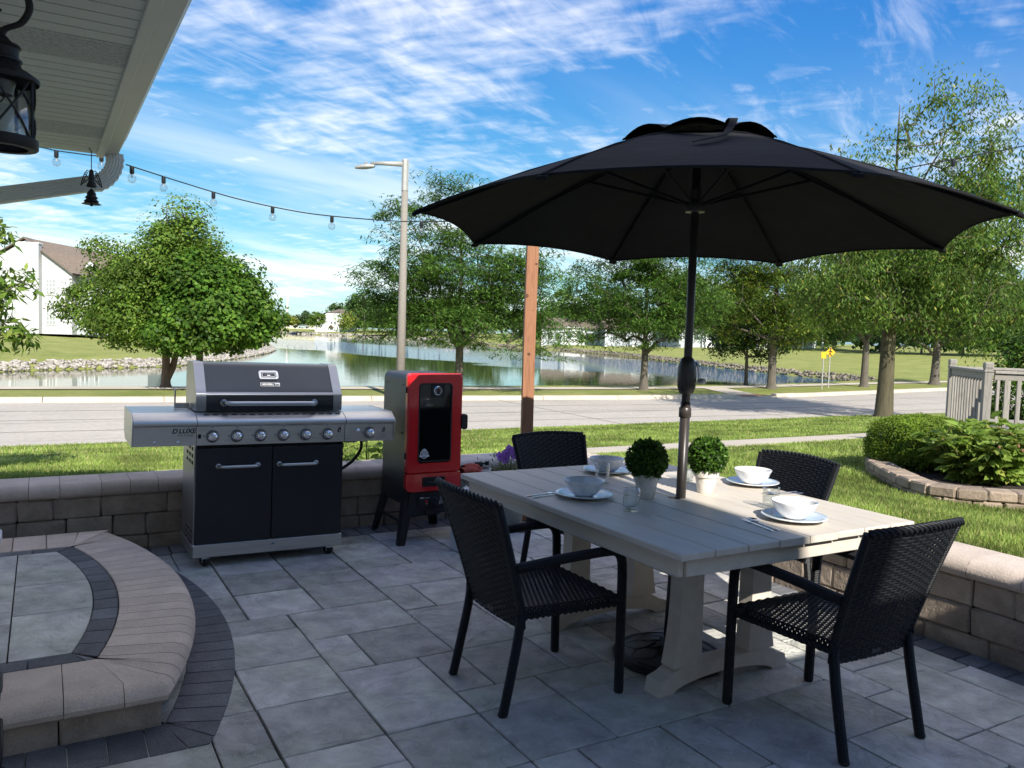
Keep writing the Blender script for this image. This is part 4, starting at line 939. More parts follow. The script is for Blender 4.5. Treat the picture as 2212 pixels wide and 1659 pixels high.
# ================================================================ wicker chairs
def weave(surf, nu, nv, tw=.86, amp=.0032, warp=.42, thick=True):
    # basket weave laid on surf(u,v)->(pos, normal): wefts run along u, warps along v
    b = MB(); m = 2*nu
    def pn(u, v):
        p = Vector(surf(u, v)); e = 1e-3; du = Vector(surf(min(1, u + e), v)) - Vector(surf(max(0, u - e), v)); dv = Vector(surf(u, min(1, v + e))) - Vector(surf(u, max(0, v - e))); return p, du.cross(dv).normalized(), dv.length/(2*e)
    for j in range(nv):
        v = (j + .5)/nv; vs = []
        for i in range(m + 1):
            u = i/m; h = amp*(1 if ((i//2 + j) % 2 == 0) else -1)*(1 if i % 2 else 0)
            for dv, dh in ((-.5*tw/nv, -.0016), (-.25*tw/nv, .0004), (.25*tw/nv, .0004), (.5*tw/nv, -.0016)):
                p, n, _ = pn(u, min(1, max(0, v + dv))); vs.append(tuple(p + n*(h + dh)))
        b.add(vs, [(4*i+k, 4*i+4+k, 4*i+5+k, 4*i+1+k) for i in range(m) for k in range(3)])
    for i in range(nu):
        u = (i + .5)/nu; vs = []; q = max(6, nv//3)
        for j in range(q + 1):
            for du in (-.5*warp/nu, .5*warp/nu): p, n, _ = pn(u + du, j/q); vs.append(tuple(p))
        b.add(vs, [(2*j, 2*j+1, 2*j+3, 2*j+2) for j in range(q)])
    return b
def ribbed(pts, r, n=9, pitch=.0075, amp=.0011):
    P = spline(pts, 10); L = [0]
    for a, b_ in zip(P, P[1:]): L.append(L[-1] + (b_ - a).length)
    T = np.arange(0, L[-1], pitch/2); X = [np.interp(T, L, [p[k] for p in P]) for k in range(3)]
    Q = list(zip(*X)) + [tuple(P[-1])]; rr = [r + (amp if i % 2 else -amp) for i in range(len(Q))]; rr[0] *= .8; rr[-1] *= .8
    return MB().tube(Q, rr, n)
def braid(pts, r, pitch=.026, n=8):
    # two strands wound round each other over a core, as the rolled edges are
    P = spline(pts, 10); L = [0]
    for a, b_ in zip(P, P[1:]): L.append(L[-1] + (b_ - a).length)
    T = np.linspace(0, L[-1], max(12, int(L[-1]/(pitch/7)))); Q = [Vector([float(np.interp(t, L, [p[k] for p in P])) for k in range(3)]) for t in T]
    b = MB(); b.tube(Q[::4] + [Q[-1]], r*.8, n)
    for ph in (0, 2*pi/3, 4*pi/3):
        path = []
        for i, t in enumerate(T):
            tg = (Q[min(i+1, len(Q)-1)] - Q[max(i-1, 0)]).normalized(); e1 = tg.cross(Vector((.3, .2, 1))).normalized(); e2 = tg.cross(e1); a = 2*pi*t/(pitch*3) + ph
            path.append(Q[i] + (e1*cos(a) + e2*sin(a))*r*.78)
        b.tube(path, r*.48, 5)
    return b
def back_s(u, v):
    z = .335 + (.855 - .335)*v; w = .215 + .048*v; x = -w + 2*w*u; bow = .040*(1 - (2*u - 1)**2)*(.35 + .65*v)
    y = -.205 - .16*max(0, v - .05)**1.15 - bow; z = z + (.012*(1 - (2*u-1)**2) if v > .9 else 0)*(v - .9)*10; return (x, y, z)
def seat_s(u, v):
    # bends down at the sides and the front
    s = 2*u - 1; a = abs(s); w = .218 + .030*v; e = .86
    if a <= e: x = s/e*w; zd = 0
    else: x = math.copysign(w + .006*(a - e)/(1 - e), s); zd = (a - e)/(1 - e)*.042
    if v <= .93: y = -.225 + v/.93*.475; zf = 0
    else: y = .25 + .005*(v - .93)/.07; zf = (v - .93)/.07*.040
    dip = .010*(1 - s*s)*math.sin(pi*min(1, v/.93)); return (x, y, .425 - max(zd, zf) - dip)
CH = thing('armchair', (0, 0, 0), 'black wicker armchair', 'chair', 'wicker chairs round the table')
chair_parts = []
w = weave(back_s, 17, 44, .92, .0030); w.build('backrest', M_WICKER, CH)
b2 = weave(lambda u, v: (back_s(u, v)[0], back_s(u, v)[1] + .016, back_s(u, v)[2]), 17, 44, .92, -.0030); b2.build('backrest_lining', M_WICKER, CH)
weave(seat_s, 22, 46, 1.02, .0026).build('seat', M_WICKER, CH)
braid([back_s(t, 1.0) for t in np.linspace(0, 1, 9)], .014).build('top_rail', M_WICKER, CH, True)
for sx in (0, 1):
    sg = 1 if sx else -1
    ribbed([(back_s(sx, t)[0], back_s(sx, t)[1] + .008, back_s(sx, t)[2]) for t in np.linspace(0, 1, 8)], .0155).build('back_post', M_WICKER, CH)
    ribbed([(sg*.222, -.276, .004), (sg*.220, -.245, .15), (sg*.217, -.215, .30), (sg*.216, -.203, .40)], .0195).build('leg', M_WICKER, CH)
    ribbed([(sg*.247, .272, .004), (sg*.249, .268, .30), (sg*.250, .264, .52), (sg*.250, .256, .580), (sg*.251, .234, .608), (sg*.252, .19, .617), (sg*.252, .0, .612), (sg*.250, -.16, .600), (sg*.240, -.250, .590)], .0205).build('leg_and_arm', M_WICKER, CH)
    ribbed([(sg*.247, .266, .40), (sg*.245, .235, .405), (sg*.24, .20, .41)], .017).build('seat_joint', M_WICKER, CH)
    braid([(sg*.226, -.20, .388), (sg*.236, .02, .388), (sg*.250, .24, .388)], .012).build('seat_edge', M_WICKER, CH, True)
braid([(-.245, .252, .392), (0, .254, .392), (.245, .252, .392)], .012).build('seat_edge', M_WICKER, CH, True)
for sx in (-1, 1):
    MB().lathe([(0, 0), (.017, 0), (.020, .008), (.020, .012), (0, .012)], 10, (sx*.247, .272, -.0005)).build('foot_cap', M_RUBBER, CH); MB().lathe([(0, 0), (.017, 0), (.020, .008), (.020, .012), (0, .012)], 10, (sx*.222, -.277, -.0005)).build('foot_cap', M_RUBBER, CH)
MB().bbox((-.025, -.2235, .352), (.025, -.2205, .368), .001).build('label_tag', mat('tag_grey', (.05, .05, .05), .5), CH)
spots = [((2.70, 2.092, 0), 0.0, 'black wicker armchair at the near end of the table, seen from behind'),
         ((1.835, 2.895, 0), -pi/2, 'black wicker armchair on the left side of the table beside the smoker'),
         ((2.80, 3.975, 0), pi, 'black wicker armchair at the far end of the table by the wooden post'),
         ((3.30, 3.08, 0), pi/2, 'black wicker armchair on the lawn side of the table')]
for i, (loc, rz, lab) in enumerate(spots):
    c = CH if i == 0 else copy_tree(CH); c.location = loc; c.rotation_euler = (0, 0, rz); c['label'] = lab

# ================================================================ umbrella and base
U = thing('patio_umbrella', (2.65, 2.905, 0), 'black canvas market umbrella standing through the table', 'umbrella')
URAD, UZ, UPH = 1.305, 2.010, 2.787
def tipa(k): return UPH - k*pi/4
NR = 8; RR = [(.0, 2.472), (.22, 2.415), (.60, 2.300), (1.0, 2.145), (1.305, 2.006)]
def ribz(r): return float(np.interp(r, [p[0] for p in RR], [p[1] for p in RR]))
tilt = lambda x, y, z: (x, y, z - .021*x - .016*y)
def canopy(r0, r1, sagk, seg=8, rad=12, lift=0, flare=0):
    b = MB()
    for k in range(8):
        a0, a1 = tipa(k), tipa(k + 1)
        def fn(u, v):
            r = r0 + (r1 - r0)*v; p0 = Vector((r*cos(a0), r*sin(a0))); p1 = Vector((r*cos(a1), r*sin(a1))); q = p0 + (p1 - p0)*u
            bow = 4*u*(1 - u); q = q*(1 - .024*bow*max(0, v - .6)/.4*sagk)          # scalloped edge
            z = ribz(r) - .012*bow*sagk*sin(pi*min(1, v*1.1)) + lift + .030*sagk*bow*v**3 + flare*bow*v
            return tilt(q.x, q.y, z)
        b.grid(fn, seg, rad)
    return b
canopy(.15, URAD, 1).build('canopy', M_CANVAS, U, 30)
can = U.children[0]
canopy(.0, .37, .3, 8, 6, .024, .034).build('vent_cap', M_CANVAS, U, 30)
# hem
for k in range(8):
    a = tipa(k); x, y, z = tilt(URAD*cos(a), URAD*sin(a), ribz(URAD)); d = Vector((cos(a), sin(a), -.35)).normalized()
    rb = MB().tube([tilt(r*cos(a), r*sin(a), ribz(r) - .014) for r in (.05, .4, .8, 1.27)], .0085, 6).build('rib', M_CANVAS, U)
    MB().bbox((-.045, -.020, -.010), (.012, .020, .004), .003).xf(Matrix.Translation((x, y, z - .006)) @ Matrix.Rotation(a, 4, 'Z') @ Matrix.Rotation(.42, 4, 'Y')).build('tip_pocket', M_CANVAS, rb)
    MB().tube([(.035*cos(a), .035*sin(a), 2.13), tilt(.58*cos(a), .58*sin(a), ribz(.58) - .02)], .0075, 6).build('strut', M_CANVAS, U)
MB().tube([(-.012, -.004, .75), (-.002, 0, 1.6), (0, 0, 2.43)], .0195, 16).build('upper_pole', M_BRONZE, U, True)
MB().tube([(-.090, -.055, .06), (-.045, -.026, .40), (-.014, -.005, .74), (-.008, -.003, 1.20)], .0235, 16).build('lower_pole', M_BRONZE, U, True)
MB().lathe([(.020, 2.09), (.045, 2.095), (.048, 2.115), (.045, 2.135), (.028, 2.15), (.026, 2.20), (.020, 2.205)], 18).build('runner_hub', M_BRONZE, U, 40)
MB().lathe([(.020, 2.40), (.045, 2.405), (.045, 2.43), (.020, 2.45)], 18).build('top_hub', M_BRONZE, U, 40); MB().lathe([(0, 2.502), (.030, 2.500), (.045, 2.488)], 14).build('finial', M_CANVAS, U, True)
MB().lathe([(.026, 1.13), (.029, 1.132), (.029, 1.175), (.026, 1.178)], 16, (-.009, -.003, 0)).build('pole_joint', M_BRONZE, U, True)
CR = MB().lathe([(.022, 1.240), (.034, 1.248), (.043, 1.275), (.045, 1.33), (.043, 1.37), (.032, 1.405), (.022, 1.415)], 22, (-.008, -.003, 0)).build('crank_housing', M_BRONZE, U, True)
for zz in (1.285, 1.30): MB().lathe([(.0435, zz - .001), (.0452, zz), (.0435, zz + .001)], 22, (-.008, -.003, 0)).build('groove', M_RUBBER, CR)
MB().tube([(.026, -.016, 1.395), (.044, -.027, 1.372), (.050, -.031, 1.312)], [.007, .009, .008], 8).build('crank_arm', M_CHROME, CR)
MB().lathe([(0, 0), (.012, 0), (.013, .03), (.010, .036), (0, .036)], 12).xf(Matrix.Translation((.050, -.026, 1.305)) @ Matrix.Rotation(radians(90), 4, 'X')).build('crank_knob', MATS['grey_print'], CR, True)
# stitched seams over the ribs and the hem round the edge
for k in range(8):
    a = tipa(k); MB().tube([tilt(r*cos(a), r*sin(a), ribz(r) + .002) for r in (.20, .5, .8, 1.1, 1.30)], .0045, 5).build('seam', M_CANVAS, U)
    a1 = tipa(k + 1); hem = []
    for u in np.linspace(0, 1, 9):
        p0 = Vector((URAD*cos(a), URAD*sin(a))); p1 = Vector((URAD*cos(a1), URAD*sin(a1))); q_ = p0 + (p1 - p0)*float(u); bow = 4*u*(1 - u); q_ = q_*float(1 - .024*bow); hem.append(tilt(q_.x, q_.y, ribz(URAD) + .030*bow))
    MB().tube(hem, .0055, 5).build('hem', M_CANVAS, U)
# tie strap lying on the canopy
sa = tipa(6) - .10; mid = tipa(6) - pi/8
def on_can(r, a, up=.006):
    return Vector(tilt(r*cos(a), r*sin(a), ribz(r*cos(a - mid)/cos(pi/8)) + up))
st = [on_can(.40, sa, .012), on_can(.44, sa, .050), on_can(.52, sa - .02, .060), on_can(.58, sa - .08, .025), on_can(.66, sa - .16, .012), on_can(.76, sa - .30, .009)]
b = MB(); P = spline(st); vs = []
for i, p in enumerate(P):
    t = (P[min(i+1, len(P)-1)] - P[max(i-1, 0)]).normalized(); e = t.cross(Vector((0, 0, 1))).normalized()*.016; vs += [tuple(p - e), tuple(p + e), tuple(p + e + Vector((0, 0, .003))), tuple(p - e + Vector((0, 0, .003)))]
b.add(vs, [(4*i+k, 4*i+(k+1) % 4, 4*i+4+(k+1) % 4, 4*i+4+k) for i in range(len(P)-1) for k in range(4)]); b.build('tie_strap', M_CANVAS, U)
UB = thing('umbrella_base', (2.545, 2.835, 0), 'round black cast umbrella base with scroll relief under the table', 'umbrella stand')
DISC = MB().lathe([(0, .0), (.250, .0), (.262, .010), (.262, .024), (.250, .034), (.236, .036), (.232, .030), (.222, .030), (.216, .038), (.13, .052), (.06, .062), (.045, .075), (.040, .10), (.036, .105), (0, .105)], 48).build('disc', M_BLACK, UB, 40)
for k in range(8):
    a = k*pi/4
    for s in (-1, 1): MB().tube([( (.06 + .15*t)*cos(a + s*.42*sin(pi*t)), (.06 + .15*t)*sin(a + s*.42*sin(pi*t)), .064 - .028*t) for t in np.linspace(0, 1, 9)], .005, 5).build('scroll', M_BLACK, DISC)
MB().tube([(0.0, 0, .09), (.02, .012, .30), (.035, .022, .44)], .028, 18).build('stem', M_BLACK, UB, True)

# ================================================================ table setting
def plate(loc, lab):
    return MB().lathe([(0, .003), (.060, .003), (.070, .0), (.075, .003), (.120, .014), (.135, .019), (.137, .021), (.134, .023), (.118, .018), (.075, .008), (0, .008)], 40).build('plate', MATS.get('marbled_plate') or mat('marbled_plate', (.82, .83, .85), .14, 0, .04, 4, coat=.3, col2=(.52, .60, .70), scale2=9), None, True, loc=loc, label=lab, cat='plate', group='white plates on the table')
def bowl(loc, lab):
    return MB().lathe([(0, .002), (.040, .0), (.046, .003), (.060, .012), (.082, .038), (.094, .066), (.097, .074), (.0945, .075), (.090, .066), (.078, .040), (.055, .015), (.030, .008), (0, .007)], 40).build('bowl', MATS.get('marbled_bowl') or mat('marbled_bowl', (.84, .84, .83), .12, 0, .02, 6, coat=.3, col2=(.66, .68, .70), scale2=14), None, True, loc=loc, label=lab, cat='bowl', group='white bowls on the table')
def tumbler(loc, lab):
    n = 40; b = MB(); vs = []; prof = []
    zs = np.linspace(0, .098, 20)
    for i, z in enumerate(zs):
        for k in range(n):
            cut = (.0010 if (k % 4 == 0) else 0) + (.0010 if (i % 3 == 0) else 0) if .012 < z < .078 else 0
            r = .0355 + .003*z/.098 - cut; vs.append((r*cos(2*pi*k/n), r*sin(2*pi*k/n), z))
    m = len(zs); inner = [(.0365, .098), (.0345, .06), (.0335, .016), (.028, .012), (0, .012)]
    for r, z in inner: vs += [(r*cos(2*pi*k/n), r*sin(2*pi*k/n), z) for k in range(n)]
    fs = [(i*n+k, i*n+(k+1) % n, (i+1)*n+(k+1) % n, (i+1)*n+k) for i in range(m + len(inner) - 1) for k in range(n)] + [tuple(range(n))[::-1]]
    b.add(vs, fs); return b.build('drinking_glass', M_GLASS, None, True, loc=loc, label=lab, cat='glass', group='cut glass tumblers on the table')
def fork(loc, rz, lab):
    t = thing('fork', loc, lab, 'fork', 'forks on the table', rz)
    MB().bbox((-.004, -.10, .002), (.004, .03, .0045), .001).bbox((-.006, -.105, .001), (.006, -.06, .004), .001).build('handle', M_CUT, t)
    MB().prism([(-.005, .03), (-.011, .045), (-.011, .055), (.011, .055), (.011, .045), (.005, .03)], .0025, .0045).build('root', M_CUT, t)
    for k in range(4): MB().bbox((-.011 + k*.0065, .055, .003), (-.0085 + k*.0065, .098, .005), .0006).build('tine', M_CUT, t)
def spoon(loc, rz, lab):
    t = thing('spoon', loc, lab, 'spoon', 'spoons on the table', rz)
    MB().bbox((-.0035, -.10, .002), (.0035, .045, .0045), .001).bbox((-.0055, -.105, .001), (.0055, -.06, .004), .001).build('handle', M_CUT, t)
    MB().grid(lambda u, v: (.019*v*cos(2*pi*u)*(1 - .15*sin(2*pi*u)), .068 + .032*v*sin(2*pi*u), .003 + .006*v*v), 20, 5, True).build('bowl', M_CUT, t, True)
ZP = ZT + .0005
sets = [((2.20, 3.08), 'beside the left armchair'), ((2.72, 3.60), 'at the far end of the table'), ((3.24, 3.02), 'on the lawn side of the table'), ((2.775, 2.345), 'at the near end of the table')]
for (x, y), w_ in sets:
    plate((x, y, ZP), 'white marbled dinner plate ' + w_); bowl((x - .0, y, ZP + .0085), 'white bowl on the plate ' + w_)
for (x, y), w_ in [((2.225, 2.76), 'in front of the left potted ball'), ((2.515, 3.365), 'near the far end place setting'), ((2.862, 2.553), 'behind the nearest bowl'), ((2.99, 3.25), 'behind the right potted ball')]: tumbler((x, y, ZP), 'clear cut glass tumbler ' + w_)
fork((2.543, 2.335, ZP), radians(-12), 'steel fork beside the nearest plate'); spoon((2.575, 2.330, ZP), radians(-12), 'steel spoon beside the nearest plate')
fork((2.05, 3.20, ZP), radians(-80), 'steel fork by the left plate'); spoon((2.06, 3.165, ZP), radians(-80), 'steel spoon by the left plate')
fork((3.20, 2.80, ZP), radians(80), 'steel fork by the lawn side plate'); spoon((3.20, 2.765, ZP), radians(80), 'steel spoon by the lawn side plate')

# potted boxwood balls
M_POT = mat('whitewashed_pot', (.72, .69, .63), .85, 0, .14, 14, .002, 70, col2=(.54, .50, .43), scale2=18)
def leaf_cloud(C, Nrm, L, W, r, curl=.25, seed=0):
    # leaf-shaped quads (two triangles folded on the midrib) at C with normals Nrm
    n = len(C); g = np.random.default_rng(seed); a = g.normal(size=(n, 3)); a -= (a*Nrm).sum(1)[:, None]*Nrm; a /= np.linalg.norm(a, axis=1)[:, None] + 1e-9
    b = np.cross(Nrm, a); L = L[:, None]; W = W[:, None]
    V = np.stack([C, C + a*L*.45 + b*W*.5 + Nrm*L*curl*.25, C + a*L, C + a*L*.45 - b*W*.5 + Nrm*L*curl*.25], 1)
    return V.reshape(-1, 3), np.arange(4*n).reshape(n, 4)
def boxball(loc, lab, seed, mm):
    t = thing('potted_topiary', loc, lab, 'potted plant', 'potted boxwood balls on the table'); t.scale = (1.14, 1.14, 1.14)
    p = MB().lathe([(0, 0), (.034, 0), (.036, .004), (.047, .068), (.047, .070), (.053, .071), (.055, .098), (.053, .101), (.047, .101), (.045, .085), (0, .085)], 32).build('pot', M_POT, t, 50)
    g = np.random.default_rng(seed); n = 2600; d = g.normal(size=(n, 3)); d /= np.linalg.norm(d, axis=1)[:, None]
    rad = .078*(1 + .06*np.sin(d[:, 0]*9 + seed)*np.cos(d[:, 1]*8)) * (.86 + .17*g.random(n)**.7); C = d*rad[:, None] + np.array([0, 0, .158])
    nn = d*.7 + g.normal(size=(n, 3))*.5; nn /= np.linalg.norm(nn, axis=1)[:, None]
    V, F = leaf_cloud(C, nn, g.uniform(.013, .020, n), g.uniform(.009, .013, n), 0, .3, seed); put('foliage', npmesh('foliage', V, F, mm), t)
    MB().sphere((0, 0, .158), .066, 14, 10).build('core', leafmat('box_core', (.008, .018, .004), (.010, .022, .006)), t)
M_BOX = leafmat('boxwood', (.020, .058, .008), (.080, .180, .024), (.17, .33, .04), .15, .2, .35)
boxball((2.475, 2.965, ZP), 'round green boxwood ball in whitewashed pot left of the umbrella pole', 1, M_BOX)
boxball((2.842, 2.950, ZP), 'round green boxwood ball in whitewashed pot right of the umbrella pole', 2, M_BOX)
# ================================================================ wooden post
def woodmat(name, c, dark, stretch):
    m = mat(name, c, .75, 0, .10, 6, .0015, 60, .12, stretch); nt = m.node_tree; b = nt.nodes['Principled BSDF']; old = b.inputs['Base Color'].links[0].from_socket
    tc = nt.nodes.new('ShaderNodeTexCoord'); mp = nt.nodes.new('ShaderNodeMapping'); mp.inputs['Scale'].default_value = stretch; nt.links.new(tc.outputs['Object'], mp.inputs[0])
    w = noise_node(nt, 22, 4, .6, 1.5, mp.outputs[0]); c2 = mixc(nt, ramp2(nt, w, (0, 0, 0), (.8, .8, .8), .48, .68), old, dark); nt.links.new(c2, b.inputs['Base Color']); return m
M_CEDAR = woodmat('cedar_post', (.31, .140, .068), (.20, .082, .038), (2.2, 2.2, .16)); M_GREYWOOD = woodmat('weathered_wood', (.31, .285, .245), (.18, .162, .135), (2, 2, .2)); M_GREYWOODH = woodmat('weathered_rail', (.31, .285, .245), (.18, .162, .135), (.25, 2, 2))
pb = far(1141.5, 800, 6.42)
post = thing('wooden_post', (pb.x, pb.y, 0), 'square reddish cedar post standing at the patio corner', 'post', rot=radians(-24))
b = MB(); zs = np.linspace(0, 2.37, 24); vs = []
for z in zs:
    k = .045; wv = .0025*sin(z*3.1); vs += [(-k + wv, -k, z), (k + wv, -k, z), (k + wv, k, z), (-k + wv, k, z)]
b.add(vs, [(4*i+k, 4*i+(k+1) % 4, 4*i+4+(k+1) % 4, 4*i+4+k) for i in range(len(zs)-1) for k in range(4)] + [(92, 93, 94, 95)]); b.build('timber', M_CEDAR, post)
M_KNOT = mat('knot', (.10, .045, .022), .8, 0, .4, 60)
for x, z, r in ((-.006, 1.345, .013), (-.038, 1.80, .016), (.012, .62, .012), (.030, 2.05, .010)):
    MB().lathe([(0, .002), (r*.5, .0018), (r, .0003)], 14).xf(Matrix.Translation((x, -.0452, z)) @ Matrix.Rotation(radians(90), 4, 'X')).build('knot', M_KNOT, post)
text('51/264', .022, 'stamp', mat('faint_stamp', (.30, .13, .065), .8), post, Matrix.Translation((0, -.0458, 1.69)) @ FACE_CAM, extrude=.0001)
MB().bbox((-.055, -.055, 0), (.055, .055, .02), .003).build('base_plate', M_BLACK, post)

# ================================================================ string lights
M_CORD = mat('black_cord', (.012, .012, .012), .6)
def string(pts, lab, bulbs):
    t = thing('string_lights', tuple(pts[0]), lab, 'string lights'); o = Vector(pts[0])
    P = spline([Vector(p) - o for p in pts], 14); MB().tube(P, .0042, 6).build('cord', M_CORD, t)
    L = [0]
    for a, b_ in zip(P, P[1:]): L.append(L[-1] + (b_ - a).length)
    for s in bulbs:
        q = Vector([float(np.interp(s*L[-1], L, [p[k] for p in P])) for k in range(3)])
        so_ = MB().lathe([(.006, .004), (.014, 0), (.0145, -.042), (.012, -.048), (0, -.048)], 12, tuple(q)).build('socket', M_BLACK, t, 40)
        MB().lathe([(.0105, -.047), (.0125, -.052), (.022, -.060), (.027, -.074), (.0265, -.084), (.020, -.098), (.010, -.105), (0, -.106)], 18, tuple(q)).build('bulb', M_BULB, so_, True)
        MB().lathe([(.003, -.048), (.004, -.072), (0, -.074)], 6, tuple(q)).build('filament', mat('filament', (.5, .42, .3), .4, .6), so_)
    return t
ptop = Vector((pb.x, pb.y, 2.34))
A0 = Vector((.47, 5.80, 2.50))
string([A0, far(390, 393, 6.05), far(500, 426, 6.12), far(600, 449, 6.2), far(700, 465, 6.3), far(865, 478, 6.4), far(1020, 479, 6.4), ptop - Vector((0, .05, 0))], 'string of clear globe bulbs running from the downspout to the wooden post', [.022, .165, .30, .425, .55, .745, .86, .95])
string([far(-60, 300, 5.2), far(75, 316, 5.5), far(120, 325, 5.6), far(170, 332, 5.62), far(205, 336, 5.66), far(232, 333, 5.70), far(262, 345, 5.74)], 'short run of black cord with clear bulbs under the eave', [.55, .86])
string([ptop + Vector((.03, 0, .0)), far(1500, 452, 6.2), far(1760, 404, 6.0), far(1930, 369, 5.7), far(2080, 340, 5.5), far(2212, 315, 5.4), far(2420, 268, 5.2)], 'string of clear globe bulbs rising to the right behind the umbrella', [.30, .48, .625, .76, .90])

# ================================================================ lantern on the house wall
lc = far(2, 190, 2.4)
LN = thing('wall_lantern', (lc.x, lc.y, 1.960), 'dark bronze wall lantern with crossed bars at the left edge', 'lantern')
M_BRZ = mat('aged_bronze', (.030, .028, .028), .55, .4, .3, 14)
MB().lathe([(.094, .045), (.098, .050), (.098, .085), (.094, .088), (.085, .088), (.085, .060), (.070, .045), (.094, .045)], 28).build('base_ring', M_BRZ, LN, 40)
MB().lathe([(.100, .300), (.103, .305), (.101, .318), (.078, .338), (.058, .352), (.050, .372), (.056, .376), (.056, .385), (.046, .392), (.048, .425), (.054, .430), (.050, .440), (.030, .452), (.016, .472), (0, .478)], 28).build('hood', M_BRZ, LN, 40)
MB().lathe([(.086, .088), (.086, .302), (.0845, .302), (.0845, .088)], 28).build('glass_cylinder', M_GLASS, LN, True)
MB().lathe([(.032, .09), (.032, .21), (.0, .212)], 18).build('candle_sleeve', mat('candle', (.75, .72, .62), .6), LN, True); MB().lathe([(.030, .25), (.040, .30), (.0, .30)], 14).build('bulb_holder', M_STEEL2, LN)
for k in range(4):
    a0 = k*pi/2 + .35
    for s in (1, -1): MB().tube([(.088*cos(a0 + s*(t - .5)*1.25), .088*sin(a0 + s*(t - .5)*1.25), .088 + .214*t) for t in np.linspace(0, 1, 9)], .0035, 6).build('cross_bar', M_BRZ, LN)
    a1 = a0 + pi/4
    for s in (.02, -.02): MB().tube([(.089*cos(a1 + s), .089*sin(a1 + s), .086), (.089*cos(a1 + s), .089*sin(a1 + s), .304)], .004, 6).build('upright', M_BRZ, LN)
LN.scale = (.97, .97, .75)
hk = [(0, 0, .47), (.012, 0, .50), (.055, -.005, .535), (.075, -.01, .60), (.050, -.012, .665), (-.02, -.012, .69), (-.10, -.012, .66), (-.20, -.01, .62), (-.30, 0, .60)]
MB().tube(spline(hk), .0105, 8).build('hook_arm', M_BRZ, LN, True)
MB().tube(spline([(.012, 0, .485), (-.03, -.004, .515), (-.042, -.006, .555), (-.018, -.008, .575), (.0, -.008, .56)]), [.010 - .00008*i for i in range(33)], 8).build('scroll', M_BRZ, LN, True)
MB().lathe([(0, 0), (.06, 0), (.06, .015), (0, .018)], 18).xf(Matrix.Translation((-.312, 0, .6)) @ Matrix.Rotation(radians(90), 4, 'Y')).build('wall_plate', M_BRZ, LN)

# ================================================================ wind chime
wc = far(197.5, 372, 5.0)
WC = thing('wind_chime', (wc.x, wc.y, wc.z), 'dark iron angel and pine tree wind chime hanging from the soffit', 'wind chime')
M_IRON = mat('cast_iron', (.025, .022, .022), .6, .3, .3, 30)
MB().tube([(0, 0, .20), (-.022, 0, .175), (-.018, 0, .15), (0, 0, .125), (0, 0, .01)], .0028, 6).build('wire', M_IRON, WC)
MB().lathe([(0, .018), (.010, .014), (.012, .004), (.008, -.006), (.012, -.012), (.017, -.035), (.015, -.050), (.030, -.088), (.027, -.089), (0, -.06)], 14).build('angel_body', M_IRON, WC, 40)
for s in (-1, 1):
    W_ = MB(); out = [(.010, .002), (.022, .012), (.036, -.010), (.050, -.050), (.058, -.085), (.040, -.066), (.026, -.052), (.014, -.040)]
    W_.tube([(s*x, .006, z) for x, z in out] + [(s*.010, .006, .002)], .0032, 5)
    for k in range(3): a, c = out[2 + k], out[7 - min(k, 2)]; W_.tube([(s*a[0], .006, a[1]), (s*c[0], .006, c[1])], .0026, 5)
    W_.tube([(s*.02, .006, 0), (s*.05, .006, -.075)], .0026, 5); W_.build('wing', M_IRON, WC)
zz = -.100; MB().tube([(0, 0, -.06), (0, 0, -.11)], .0018, 5).build('wire', M_IRON, WC)
for r0, r1, h in ((.004, .028, .032), (.020, .038, .028), (.028, .044, .026), (.034, .056, .022)):
    MB().lathe([(r0, zz), (r1*.7, zz - h*.55), (r1, zz - h), (r1*.9, zz - h - .001), (0, zz - h + .006)], 16).build('tree_tier', M_IRON, WC, 40); zz -= h - .005
MB().lathe([(.008, zz + .004), (.008, zz - .016), (0, zz - .018)], 10).build('clapper', M_IRON, WC)

# ================================================================ things in the far corner of the patio
tk = Vector((2.83, 5.32, 0))
TK = thing('propane_tank', tuple(tk), 'pale propane tank standing behind the smoker and table', 'gas tank')
M_TANK = mat('tank_paint', (.56, .56, .54), .4, 0, .08, 6)
MB().lathe([(0, .02), (.10, .02), (.14, .05), (.152, .09), (.152, .27), (.14, .32), (.09, .355), (.03, .365), (0, .366)], 28).build('vessel', M_TANK, TK, True)
MB().lathe([(.105, 0), (.105, .03), (.10, .03), (.10, 0)], 24).build('foot_ring', M_TANK, TK)
cb = MB(); n = 20; vs = []
for k in range(n + 1):
    a = radians(-250 + 320*k/n)
    for r, z in ((.088, .35), (.090, .490), (.084, .490), (.082, .35)): vs.append((r*cos(a), r*sin(a), z))
cb.add(vs, [(4*i+k, 4*i+(k+1) % 4, 4*i+4+(k+1) % 4, 4*i+4+k) for i in range(n) for k in range(4)]); cb.build('collar', M_TANK, TK)
MB().lathe([(.02, .36), (.02, .42), (.012, .425), (.012, .45)], 10).build('valve', mat('brass', (.5, .38, .15), .3, 1), TK)
gk = MB().bbox((-.035, -.018, .50), (.025, .018, .535), .006).bbox((.025, -.006, .515), (.055, .006, .528), .002).lathe([(0, -.014), (.016, -.014), (.016, .014), (0, .014)], 8, (.066, 0, .522)); gk.build('clamp_handle', M_RUBBER, TK)
GL = thing('work_gloves', (2.70, 5.235, .485), 'pair of red heat gloves lying over the gas tank', 'gloves')
M_GLV = mat('red_suede', (.36, .060, .040), .9, 0, .2, 30, .001, 200)
